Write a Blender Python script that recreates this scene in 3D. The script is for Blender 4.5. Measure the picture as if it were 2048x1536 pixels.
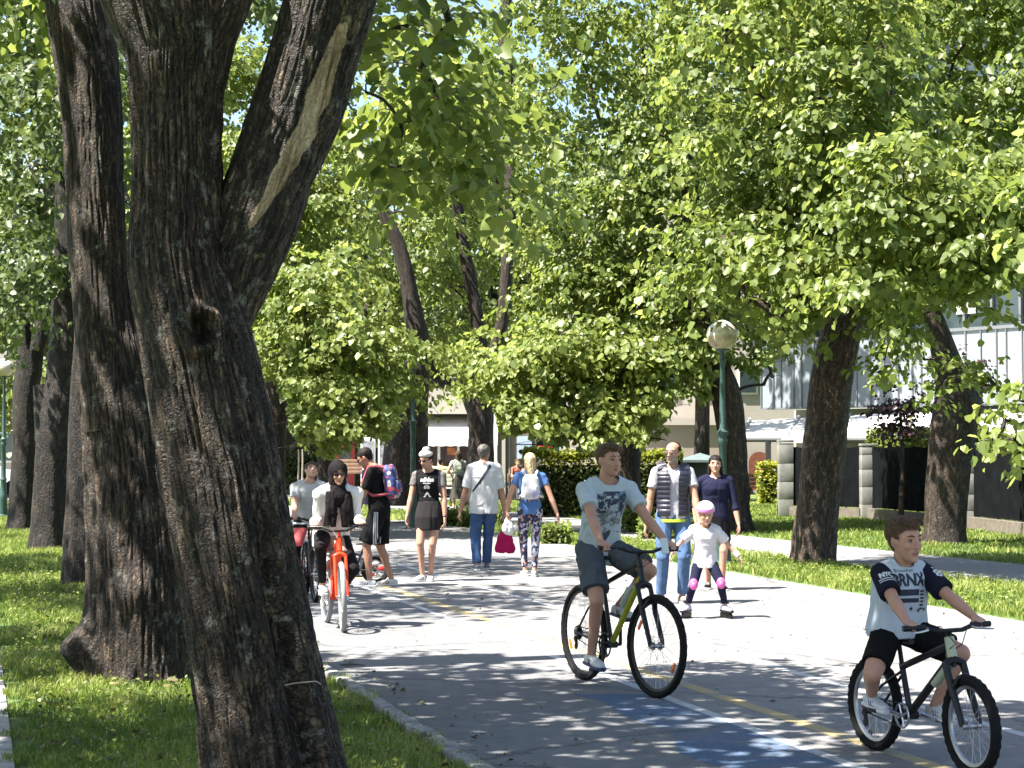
import bpy, bmesh, math, random
import numpy as np
from mathutils import Vector, Matrix
from mathutils.bvhtree import BVHTree
R = math.radians
for o in list(bpy.data.objects): bpy.data.objects.remove(o)
SC = bpy.context.scene
COL = SC.collection
# ------------------------------------------------------------------ camera, sky, sun, exposure
F, HOR, CAMH = 3700.0, 898.0, 1.7           # focal length in photo pixels, horizon row, camera height
cam = bpy.data.cameras.new('camera'); camo = bpy.data.objects.new('camera', cam); COL.objects.link(camo)
cam.sensor_width = 36; cam.lens = 36*F/2048; cam.clip_start = .1; cam.clip_end = 1500
camo.location = (0, 0, CAMH); camo.rotation_euler = (R(90)+math.atan((HOR-768)/F), 0, 0)
SC.camera = camo
SUN_EL, SUN_AZ = R(60), R(204)               # azimuth measured from +X, counter-clockwise: the sun stands left, a bit behind
sunv = Vector((math.cos(SUN_EL)*math.cos(SUN_AZ), math.cos(SUN_EL)*math.sin(SUN_AZ), math.sin(SUN_EL)))
w = bpy.data.worlds.new('World'); SC.world = w; w.use_nodes = True
wn = w.node_tree; bg = wn.nodes['Background']
sk = wn.nodes.new('ShaderNodeTexSky'); sk.sky_type = 'NISHITA'; sk.sun_disc = False
sk.sun_elevation = SUN_EL; sk.sun_rotation = math.atan2(sunv.x, sunv.y); sk.dust_density = 1.6; sk.air_density = 1.0
wn.links.new(sk.outputs[0], bg.inputs[0]); bg.inputs[1].default_value = .065
sl = bpy.data.lights.new('sun', 'SUN'); sl.energy = 5.0; sl.angle = R(.53); sl.color = (1, .95, .86)
so = bpy.data.objects.new('sun', sl); COL.objects.link(so)
so.rotation_euler = (-sunv).to_track_quat('-Z', 'Y').to_euler(); so.location = (0, 0, 40)
SC.view_settings.view_transform = 'Standard'; SC.view_settings.look = 'None'
SC.view_settings.exposure = 2.25; SC.view_settings.gamma = 1
SC.render.engine = 'CYCLES'
SC.cycles.max_bounces = 8; SC.cycles.diffuse_bounces = 4; SC.cycles.transmission_bounces = 6
SC.cycles.transparent_max_bounces = 8; SC.cycles.caustics_reflective = False; SC.cycles.caustics_refractive = False

# ------------------------------------------------------------------ helpers
def V(*a): return Vector(a)
def G(px, py, z=0.0):                        # a photo pixel on the ground -> world
    Y = F*(CAMH-z)/(py-HOR); return V((px-1024)/F*Y, Y, z)
def P(px, py, Y): return V((px-1024)/F*Y, Y, CAMH+(HOR-py)/F*Y)
def tag(o, label=None, cat=None, group=None, kind=None):
    for k, v in (('label', label), ('category', cat), ('group', group), ('kind', kind)):
        if v: o[k] = v
    return o
def empty(name, loc=(0, 0, 0), rz=0, label=None, cat=None, group=None):
    o = bpy.data.objects.new(name, None); COL.objects.link(o); o.empty_display_size = .1
    o.location = loc; o.rotation_euler = (0, 0, rz); return tag(o, label, cat, group)
def copy_tree(o, parent=None):
    c = o.copy(); COL.objects.link(c); c.parent = parent
    for ch in [x for x in bpy.data.objects if x.parent == o]: copy_tree(ch, c)
    return c
class MB:                                     # collects shapes, builds ONE mesh object
    def __init__(s): s.v = []; s.f = []; s.m = []
    def add(s, vs, fs, mi=0):
        n = len(s.v); s.v += [tuple(v) for v in vs]; s.f += [tuple(i+n for i in f) for f in fs]; s.m += [mi]*len(fs); return s
    def box(s, c, d, rz=0, mi=0, bev=0, M=None):
        hx, hy, hz = d[0]/2, d[1]/2, d[2]/2
        if bev:
            b = bev; pts = []; fs = []
            bm = bmesh.new(); bmesh.ops.create_cube(bm, size=1)
            for v in bm.verts: v.co = V(v.co.x*d[0], v.co.y*d[1], v.co.z*d[2])
            bmesh.ops.bevel(bm, geom=bm.edges[:], offset=b, segments=2, affect='EDGES', profile=.5)
            bm.verts.index_update(); pts = [v.co.copy() for v in bm.verts]; fs = [[v.index for v in f.verts] for f in bm.faces]; bm.free()
        else:
            pts = [V(x*hx, y*hy, z*hz) for x in (-1, 1) for y in (-1, 1) for z in (-1, 1)]
            fs = [(0, 1, 3, 2), (4, 6, 7, 5), (0, 4, 5, 1), (2, 3, 7, 6), (0, 2, 6, 4), (1, 5, 7, 3)]
        T = Matrix.Translation(V(*c)) @ (M if M is not None else Matrix.Rotation(rz, 4, 'Z'))
        return s.add([T @ p for p in pts], fs, mi)
    def tube(s, pts, rad, n=10, mi=0, cap=True, closed=False, flat=None):
        pts = [V(*p) for p in pts]; k = len(pts)
        if not hasattr(rad, '__len__'): rad = [rad]*k
        ref = None; vs = []
        for i in range(k):
            if closed: t = pts[(i+1) % k]-pts[i-1]
            else: t = pts[min(i+1, k-1)]-pts[max(i-1, 0)]
            t = t.normalized() if t.length > 1e-9 else V(0, 0, 1)
            if ref is None: ref = t.orthogonal().normalized()
            ref = (ref-t*ref.dot(t)); ref = ref.normalized() if ref.length > 1e-6 else t.orthogonal().normalized()
            b = t.cross(ref)
            for j in range(n):
                a = 2*math.pi*j/n; vs.append(pts[i]+(ref*math.cos(a)+b*math.sin(a))*rad[i])
        fs = []
        for i in range(k if closed else k-1):
            for j in range(n):
                a, b2 = i*n+j, i*n+(j+1) % n; c, d = ((i+1) % k)*n+(j+1) % n, ((i+1) % k)*n+j
                fs.append((a, b2, c, d))
        if cap and not closed: fs += [tuple(range(n-1, -1, -1)), tuple((k-1)*n+j for j in range(n))]
        return s.add(vs, fs, mi)
    def cap(s, p0, r0, p1, r1, n=12, mi=0, e0=1, e1=1):    # tapered capsule, e=0 -> flat end
        p0, p1 = V(*p0), V(*p1); d = (p1-p0); L = d.length
        d = d/L if L > 1e-6 else V(0, 0, 1)
        pts, rr = [], []
        if e0:
            for a in (90, 65, 40, 18): pts.append(p0-d*r0*math.sin(R(a))*e0); rr.append(max(r0*math.cos(R(a)), .0008))
        pts.append(p0); rr.append(r0); pts.append(p0.lerp(p1, .5)); rr.append((r0+r1)/2); pts.append(p1); rr.append(r1)
        if e1:
            for a in (18, 40, 65, 90): pts.append(p1+d*r1*math.sin(R(a))*e1); rr.append(max(r1*math.cos(R(a)), .0008))
        x = d.orthogonal().normalized(); y = d.cross(x); vs = []; k = len(pts); fs = []
        for p, r in zip(pts, rr):
            for j in range(n):
                a = 2*math.pi*j/n; vs.append(p+(x*math.cos(a)+y*math.sin(a))*r)
        for i in range(k-1):
            for j in range(n): fs.append((i*n+j, i*n+(j+1) % n, (i+1)*n+(j+1) % n, (i+1)*n+j))
        fs += [tuple(range(n-1, -1, -1)), tuple((k-1)*n+j for j in range(n))]
        return s.add(vs, fs, mi)
    def ell(s, c, r, M=None, n=14, mi=0):
        vs = []; fs = []; c = V(*c); k = n//2+1
        if not hasattr(r, '__len__'): r = (r, r, r)
        for i in range(1, k):
            th = math.pi*i/k
            for j in range(n):
                a = 2*math.pi*j/n; p = V(math.sin(th)*math.cos(a)*r[0], math.sin(th)*math.sin(a)*r[1], math.cos(th)*r[2])
                vs.append(c+(M.to_3x3() @ p if M is not None else p))
        top = V(0, 0, r[2]); bot = V(0, 0, -r[2])
        if M is not None: top = M.to_3x3() @ top; bot = M.to_3x3() @ bot
        vs += [c+top, c+bot]; t, b = len(vs)-2, len(vs)-1
        for i in range(k-2):
            for j in range(n): fs.append((i*n+j, (i+1)*n+j, (i+1)*n+(j+1) % n, i*n+(j+1) % n))
        for j in range(n): fs.append((t, j, (j+1) % n)); fs.append((b, (k-2)*n+(j+1) % n, (k-2)*n+j))
        return s.add(vs, fs, mi)
    def loft(s, rings, mi=0):                 # rings: (center, axis x, axis y, half x, half y[, power])
        n = 28; vs = []; fs = []
        for rg in rings:
            c, ax, ay, hx, hy = rg[:5]; pw = rg[5] if len(rg) > 5 else 1.0
            for j in range(n):
                a = 2*math.pi*j/n; ca, sa = math.cos(a), math.sin(a)
                ca = math.copysign(abs(ca)**pw, ca); sa = math.copysign(abs(sa)**pw, sa)
                vs.append(V(*c)+V(*ax)*ca*hx+V(*ay)*sa*hy)
        k = len(rings)
        for i in range(k-1):
            for j in range(n): fs.append((i*n+j, i*n+(j+1) % n, (i+1)*n+(j+1) % n, (i+1)*n+j))
        fs += [tuple(range(n-1, -1, -1)), tuple((k-1)*n+j for j in range(n))]
        return s.add(vs, fs, mi)
    def lathe(s, prof, c=(0, 0, 0), n=20, mi=0):
        return s.tube_z(prof, c, n, mi)
    def tube_z(s, prof, c, n, mi):
        vs = []; fs = []
        for z, r in prof:
            for j in range(n):
                a = 2*math.pi*j/n; vs.append(V(c[0]+r*math.cos(a), c[1]+r*math.sin(a), c[2]+z))
        k = len(prof)
        for i in range(k-1):
            for j in range(n): fs.append((i*n+j, i*n+(j+1) % n, (i+1)*n+(j+1) % n, (i+1)*n+j))
        fs += [tuple(range(n-1, -1, -1)), tuple((k-1)*n+j for j in range(n))]
        return s.add(vs, fs, mi)
    def mesh(s, name):
        me = bpy.data.meshes.new(name); me.from_pydata(s.v, [], s.f); me.polygons.foreach_set('material_index', s.m); me.update()
        return me
    def build(s, name, mats, parent=None, smooth=True, normals=True):
        me = s.mesh(name)
        if normals:
            bm = bmesh.new(); bm.from_mesh(me); bmesh.ops.recalc_face_normals(bm, faces=bm.faces[:]); bm.to_mesh(me); bm.free()
        if not isinstance(mats, (list, tuple)): mats = [mats]
        for m in mats: me.materials.append(m)
        if smooth:
            me.polygons.foreach_set('use_smooth', [True]*len(me.polygons))
            try: me.set_sharp_from_angle(angle=R(40))
            except Exception: pass
        o = bpy.data.objects.new(name, me); COL.objects.link(o); o.parent = parent
        return o
def np_mesh(name, verts, faces, mat, parent=None, tint=None, smooth=False, uv=None):
    verts = np.asarray(verts, np.float32); faces = np.asarray(faces, np.int32)
    me = bpy.data.meshes.new(name); nf, k = faces.shape
    me.vertices.add(len(verts)); me.vertices.foreach_set('co', verts.ravel())
    me.loops.add(nf*k); me.loops.foreach_set('vertex_index', faces.ravel())
    me.polygons.add(nf); me.polygons.foreach_set('loop_start', np.arange(nf, dtype=np.int32)*k)
    me.polygons.foreach_set('loop_total', np.full(nf, k, np.int32))
    if smooth: me.polygons.foreach_set('use_smooth', np.ones(nf, bool))
    me.update(calc_edges=True); me.validate()
    if tint is not None:
        a = me.attributes.new('tint', 'FLOAT', 'FACE'); a.data.foreach_set('value', np.asarray(tint, np.float32))
    if uv is not None:
        l = me.uv_layers.new(name='UVMap'); l.data.foreach_set('uv', np.asarray(uv, np.float32).ravel())
    for m in (mat if isinstance(mat, (list, tuple)) else [mat]): me.materials.append(m)
    o = bpy.data.objects.new(name, me); COL.objects.link(o); o.parent = parent
    return o
# vectorised gradient-ish noise
def _h(ix, iy, iz):
    with np.errstate(over='ignore'):
        n = ix.astype(np.int64)*73856093 ^ iy.astype(np.int64)*19349663 ^ iz.astype(np.int64)*83492791
        n = (n ^ (n >> 13))*1274126177 & 0x7fffffff
    n = (n ^ (n >> 16)) & 0x7fffffff
    return (n % 65536)/32768.0-1.0
def vnoise(x, y, z=None):
    x = np.asarray(x, float); y = np.asarray(y, float); z = np.zeros_like(x) if z is None else np.asarray(z, float)
    xi, yi, zi = np.floor(x), np.floor(y), np.floor(z); fx, fy, fz = x-xi, y-yi, z-zi
    u, v, w_ = fx*fx*(3-2*fx), fy*fy*(3-2*fy), fz*fz*(3-2*fz); r = 0
    for a in (0, 1):
        for b in (0, 1):
            for c in (0, 1):
                r = r+_h(xi+a, yi+b, zi+c)*(u if a else 1-u)*(v if b else 1-v)*(w_ if c else 1-w_)
    return r
def fbm(x, y, z=None, o=4):
    r = 0; a = 1; t = 0
    if z is None: z = np.zeros_like(x)
    for i in range(o): r = r+a*vnoise(x*2**i+7.3*i, y*2**i-3.1*i, z*2**i+1.7*i); t += a; a *= .5
    return r/t

# ------------------------------------------------------------------ materials
MATS = {}
def newmat(name):
    m = bpy.data.materials.new(name); m.use_nodes = True; nt = m.node_tree; b = nt.nodes['Principled BSDF']; MATS[name] = m
    return m, nt, b
def N(nt, t, **k):
    n = nt.nodes.new(t)
    for a, v in k.items():
        if a in n.inputs.keys() if hasattr(n.inputs, 'keys') else False: n.inputs[a].default_value = v
        else:
            try: setattr(n, a, v)
            except Exception: n.inputs[a].default_value = v
    return n
def ramp(nt, fac, stops):
    r = nt.nodes.new('ShaderNodeValToRGB'); e = r.color_ramp.elements
    while len(e) < len(stops): e.new(.5)
    for el, (p, c) in zip(e, stops): el.position = p; el.color = (*c, 1) if len(c) == 3 else c
    nt.links.new(fac, r.inputs[0]); return r
def mix(nt, fac, a, b, mode='MIX'):
    m = nt.nodes.new('ShaderNodeMix'); m.data_type = 'RGBA'; m.blend_type = mode
    for s, v in ((m.inputs[0], fac), (m.inputs[6], a), (m.inputs[7], b)):
        if hasattr(v, 'links') or hasattr(v, 'is_output'): nt.links.new(v, s)
        elif isinstance(v, (int, float)): s.default_value = v
        else: s.default_value = (*v, 1)
    return m.outputs[2]
def noise(nt, scale, detail=4, rough=.55, coord='Object', vec=None, stretch=None, dist=0):
    if vec is None:
        tc = nt.nodes.new('ShaderNodeTexCoord'); vec = tc.outputs[coord]
    if stretch:
        mp = nt.nodes.new('ShaderNodeMapping'); mp.inputs['Scale'].default_value = stretch; nt.links.new(vec, mp.inputs[0]); vec = mp.outputs[0]
    n = nt.nodes.new('ShaderNodeTexNoise'); n.inputs['Scale'].default_value = scale; n.inputs['Detail'].default_value = detail
    n.inputs['Roughness'].default_value = rough; n.inputs['Distortion'].default_value = dist
    nt.links.new(vec, n.inputs['Vector']); return n
def bump(nt, b, h, strength=.3, dist=.01, prev=None):
    n = nt.nodes.new('ShaderNodeBump'); n.inputs['Strength'].default_value = strength; n.inputs['Distance'].default_value = dist
    nt.links.new(h, n.inputs['Height'])
    if prev is not None: nt.links.new(prev, n.inputs['Normal'])
    nt.links.new(n.outputs[0], b.inputs['Normal']); return n.outputs[0]
def simple(name, col, rough=.6, var=.15, scale=12, bmp=.15, bd=.004, metal=0, spec=.5, coord='Object', bscale=None, emis=None):
    m, nt, b = newmat(name); b.inputs['Roughness'].default_value = rough; b.inputs['Metallic'].default_value = metal
    b.inputs['Specular IOR Level'].default_value = spec
    n = noise(nt, scale, 5, .6, coord)
    r = ramp(nt, n.outputs[0], [(.3, [c*(1-var) for c in col]), (.7, [min(1, c*(1+var)) for c in col])])
    nt.links.new(r.outputs[0], b.inputs['Base Color'])
    if bmp:
        n2 = noise(nt, bscale or scale*5, 4, .6, coord); bump(nt, b, n2.outputs[0], bmp, bd)
    return m
def fabric(name, col, rough=.85, var=.06, bmp=.35):
    return simple(name, col, rough, var, 9, bmp, .006, spec=.08, bscale=22)
# ------------------------------------------------------------------ the setting: ground sheets
def asphalt(name, c0, c1, cracks=True, blue=False):
    m, nt, b = newmat(name); b.inputs['Roughness'].default_value = .88; b.inputs['Specular IOR Level'].default_value = .3
    big = noise(nt, .45, 5, .6); fine = noise(nt, 95, 3, .7); mid = noise(nt, 6, 5, .65)
    r = ramp(nt, big.outputs[0], [(.3, c0), (.7, c1)])
    r2 = ramp(nt, fine.outputs[0], [(.3, (.55, .55, .55)), (.7, (1.4, 1.4, 1.4))])
    r3 = ramp(nt, mid.outputs[0], [(.3, (.74, .74, .74)), (.5, (1, 1, 1)), (.72, (1.16, 1.15, 1.13))])
    c = mix(nt, 1.0, r.outputs[0], r2.outputs[0], 'MULTIPLY'); c = mix(nt, .8, c, r3.outputs[0], 'MULTIPLY')
    if cracks:
        v = nt.nodes.new('ShaderNodeTexVoronoi'); v.feature = 'DISTANCE_TO_EDGE'; v.inputs['Scale'].default_value = .45
        wob = noise(nt, 1.3, 5, .7); tc = nt.nodes.new('ShaderNodeTexCoord')
        a = nt.nodes.new('ShaderNodeMixRGB'); a.inputs[0].default_value = .35; nt.links.new(tc.outputs['Object'], a.inputs[1]); nt.links.new(wob.outputs[1], a.inputs[2])
        nt.links.new(a.outputs[0], v.inputs['Vector'])
        cr = ramp(nt, v.outputs['Distance'], [(0, (.35, .35, .35)), (.010, (1, 1, 1))]); c = mix(nt, .75, c, cr.outputs[0], 'MULTIPLY')
    if blue:
        n = noise(nt, 1.1, 6, .7); n2 = noise(nt, 30, 4, .7)
        s = nt.nodes.new('ShaderNodeMath'); s.operation = 'MULTIPLY'; nt.links.new(n.outputs[0], s.inputs[0]); nt.links.new(n2.outputs[0], s.inputs[1])
        f = ramp(nt, s.outputs[0], [(.17, (0, 0, 0)), (.29, (.9, .9, .9))]); c = mix(nt, f.outputs[0], c, (.05, .10, .185))
    nt.links.new(c, b.inputs['Base Color']); bump(nt, b, fine.outputs[0], .5, .006); return m
M_ASPH = asphalt('asphalt', (.155, .152, .152), (.20, .196, .192))
M_LANE = asphalt('worn_blue_lane', (.13, .13, .134), (.165, .165, .168), True, False)
M_BLUE = asphalt('blue_lane_paint', (.13, .13, .134), (.165, .165, .168), True, True)
M_FOOT = asphalt('footpath_concrete', (.18, .18, .18), (.22, .218, .215))
def grass_ground():
    m, nt, b = newmat('turf'); b.inputs['Roughness'].default_value = .95
    n = noise(nt, 1.2, 6, .65); f = noise(nt, 40, 4, .7)
    r = ramp(nt, n.outputs[0], [(.32, (.05, .085, .02)), (.55, (.09, .15, .03)), (.72, (.15, .14, .07))])
    r2 = ramp(nt, f.outputs[0], [(.3, (.6, .6, .6)), (.7, (1.3, 1.3, 1.3))])
    nt.links.new(mix(nt, 1, r.outputs[0], r2.outputs[0], 'MULTIPLY'), b.inputs['Base Color']); bump(nt, b, f.outputs[0], .8, .03); return m
M_TURF = grass_ground()
SL = -.29
def lineX(x0, y0, sl=SL): return lambda y: x0+sl*(y-y0)
kerbL = lineX(-1.047, 13); edgeR = lineX(3.05, 25.6, -.275); pavR = lineX(-4.40, 16)
whiteL = lineX(1.82, 10.03, -.285); yellow = lineX(1.057, 14.07, -.295); whiteR = lineX(1.968, 14.8)
footN = lineX(6.4, 23.2, -.36); footF = lineX(8.9, 23.2, -.33)
def strip(name, xa, xb, y0, y1, z, mat, n=40, kind='structure', wob=0, rng=random.Random(3)):
    vs = []; fs = []
    for i in range(n+1):
        y = y0+(y1-y0)*i/n
        vs += [(xa(y)+wob*rng.uniform(-1, 1), y, z), (xb(y)+wob*rng.uniform(-1, 1), y, z)]
        if i: fs.append((2*i-2, 2*i-1, 2*i+1, 2*i))
    mb = MB().add(vs, fs); o = mb.build(name, mat, smooth=False)
    for p in o.data.polygons:
        if p.normal.z < 0: o.data.flip_normals(); break
    return tag(o, kind=kind)
tag(MB().add([(-900, -60, -.012), (900, -60, -.012), (900, 1200, -.012), (-900, 1200, -.012)], [(0, 1, 2, 3)]).build('ground', M_TURF, smooth=False), kind='structure')
strip('path', whiteL, edgeR, -6, 75, 0, M_ASPH, 80)
strip('cycle_lane', kerbL, whiteL, -6, 75, 0, M_LANE, 80)
strip('blue_lane_paint', lambda y: whiteL(y)-.62+.10*math.sin(y*1.7)+.06*math.sin(y*4.1), lambda y: whiteL(y)-.04, 3, 12.9, .0015, M_BLUE, 80)
strip('footpath', footN, footF, 6, 90, -.004, M_FOOT)
def paint(name, col, wear):
    m, nt, b = newmat(name); b.inputs['Roughness'].default_value = .8
    n = noise(nt, 45, 5, .75); n2 = noise(nt, 2.5, 4, .6)
    a = nt.nodes.new('ShaderNodeMath'); a.operation = 'ADD'; nt.links.new(n.outputs[0], a.inputs[0]); nt.links.new(n2.outputs[0], a.inputs[1])
    r = ramp(nt, a.outputs[0], [(wear, (0, 0, 0)), (wear+.16, (1, 1, 1))])
    # worn away paint shows the asphalt colour beneath
    nt.links.new(mix(nt, r.outputs[0], (.175, .173, .172), col), b.inputs['Base Color']); return m
M_WL = paint('worn_white_paint', (.36, .37, .38), .80); M_YL = paint('worn_yellow_paint', (.31, .245, .12), .82)
strip('lane_line_left', lambda y: whiteL(y)-.045, lambda y: whiteL(y)+.045, 3, 60, .003, M_WL)
strip('lane_line_yellow', lambda y: yellow(y)-.065, lambda y: yellow(y)+.065, 3, 60, .0015, M_YL)
strip('lane_line_right', lambda y: whiteR(y)-.045, lambda y: whiteR(y)+.045, 3, 60, .0015, M_WL)
# the far square in front of the cafe and the street on the far left
M_SQ = asphalt('plaza_paving', (.26, .25, .235), (.34, .33, .31), False)
strip('plaza', lambda y: -13.5, lambda y: 6.2, 62, 118, .003, M_SQ)
strip('street', lambda y: -60, lambda y: -13.6, 62, 90, .002, M_SQ)
# kerb of small worn stones, left edge of the path
M_KERB = simple('kerb_stone', (.24, .235, .225), .85, .3, 14, .6, .01)
mb = MB(); rg = random.Random(5); y = 7.5
while y < 58:
    L = rg.uniform(.12, .26) if y < 22 else .5
    x = (kerbL(y)+kerbL(y+L))/2
    mb.box((x-.05+rg.uniform(-.008, .008), y+L/2, .012+rg.uniform(-.006, .01)), (.10+rg.uniform(-.015, .015), L*.96, .06), rz=math.atan(.29)+rg.uniform(-.03, .03), bev=.012)
    y += L
tag(mb.build('kerb', M_KERB), kind='structure')
# block paving on the far left
M_PAV = simple('block_paving', (.30, .29, .28), .9, .25, 7, .5, .006)
mb = MB(); rg = random.Random(9)
d = V(SL, 1, 0).normalized(); nrm = V(-d.y, d.x, 0)
for i in range(0, 120):
    for j in range(0, 7):
        s = 6+i*.21; c = V(pavR(0)+0, 0, 0)+d*s/1.0; c = V(pavR(c.y), c.y, 0)+nrm*(.11+j*.21)
        mb.box((c.x, c.y, -.02+rg.uniform(-.003, .003)), (.2, .2, .06), rz=math.atan2(d.y, d.x), bev=.008)
tag(mb.build('paving', M_PAV), kind='structure')

# grass blades
def grass_mat(name, c0, c1, c2):
    m, nt, b = newmat(name); b.inputs['Roughness'].default_value = .55; b.inputs['Specular IOR Level'].default_value = .35
    a = nt.nodes.new('ShaderNodeAttribute'); a.attribute_name = 'tint'
    r = ramp(nt, a.outputs['Fac'], [(0, c0), (.55, c1), (1, c2)]); nt.links.new(r.outputs[0], b.inputs['Base Color'])
    t = nt.nodes.new('ShaderNodeBsdfTranslucent'); h = nt.nodes.new('ShaderNodeHueSaturation'); h.inputs['Value'].default_value = 1.5
    nt.links.new(r.outputs[0], h.inputs['Color']); nt.links.new(h.outputs[0], t.inputs[0])
    s = nt.nodes.new('ShaderNodeMixShader'); s.inputs[0].default_value = .4
    nt.links.new(b.outputs[0], s.inputs[1]); nt.links.new(t.outputs[0], s.inputs[2]); nt.links.new(s.outputs[0], nt.nodes['Material Output'].inputs[0]); return m
M_GRASS = grass_mat('grass_blades', (.06, .10, .014), (.16, .215, .032), (.36, .37, .13))
def grass(name, poly_fn, y0, y1, dens, hgt, wid, seed, z0=-.01, xr=None):
    rng = np.random.default_rng(seed); V_, T_ = [], []
    ys = np.linspace(y0, y1, 60)
    for a, b_ in zip(ys[:-1], ys[1:]):
        xa, xb = poly_fn((a+b_)/2)
        xl, xh = (-.285*b_-.3), (.285*b_+.3); xa, xb = max(xa, xl), min(xb, xh)
        if xb <= xa: continue
        dd = dens*(12/max(a, 9))**1.3; n = int((xb-xa)*(b_-a)*dd)
        x = rng.uniform(xa, xb, n); y = rng.uniform(a, b_, n)
        V_.append(np.stack([x, y], 1)); T_.append(np.full(n, (max(a, 9)/12)**.75))
    xy = np.concatenate(V_); sc = np.concatenate(T_); n = len(xy)
    clump = fbm(xy[:, 0]*1.6, xy[:, 1]*1.6, o=3); fine = vnoise(xy[:, 0]*9, xy[:, 1]*9)
    keep = (clump+.35*fine+rng.uniform(-.5, .7, n)) > -.55; xy = xy[keep]; sc = sc[keep]; clump = clump[keep]; n = len(xy)
    th = rng.uniform(0, 2*np.pi, n); h = hgt*rng.uniform(.45, 1.25, n)*(1+.6*clump)*sc**.4; w_ = wid*rng.uniform(.7, 1.4, n)*sc
    lean = rng.uniform(.1, .9, n)*h; la = rng.uniform(0, 2*np.pi, n)
    p = np.concatenate([xy, np.full((n, 1), z0)], 1); s = np.stack([np.cos(th), np.sin(th), np.zeros(n)], 1)*w_[:, None]/2
    mid = p+np.stack([np.cos(la)*lean*.35, np.sin(la)*lean*.35, h*.6], 1); tip = p+np.stack([np.cos(la)*lean, np.sin(la)*lean, h*.95], 1)
    vs = np.stack([p-s, p+s, mid+s*.8, tip, mid-s*.8], 1).reshape(-1, 3)
    i = np.arange(n)[:, None]*5; f = np.concatenate([i+np.array([0, 1, 2, 4])], 0); f2 = i+np.array([4, 2, 3, 3])
    tint = np.clip(.45+.55*clump+rng.normal(0, .2, n), 0, 1)
    # quads + degenerate-free triangles kept as two meshes would double objects: use triangles
    tri = np.concatenate([i+np.array([0, 1, 2]), i+np.array([0, 2, 4]), i+np.array([4, 2, 3])], 1).reshape(-1, 3)
    o = np_mesh(name, vs, tri, M_GRASS, tint=np.repeat(tint, 3)); return tag(o, kind='stuff')
g = grass('grass', lambda y: (pavR(y)+.02, kerbL(y)-.08), 8.3, 60, 2500, .07, .0065, 1)
tag(g, 'short bright green grass under the row of trees on the left', 'grass')
g = grass('grass', lambda y: (edgeR(y)+.1, footN(y)-.02), 16, 44, 1700, .07, .008, 2)
tag(g, 'sunlit grass strip between the path and the footpath', 'grass')
g = grass('grass', lambda y: (footF(y)+.03, footF(y)+16), 22, 60, 1100, .05, .008, 4)
tag(g, 'grass behind the footpath in front of the black fence', 'grass')
g = grass('grass', lambda y: (edgeR(y)-1.5, footN(y)+.2), 44, 62, 1300, .09, .010, 5)
tag(g, 'rough grass and weeds where the two paths meet', 'grass')
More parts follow.
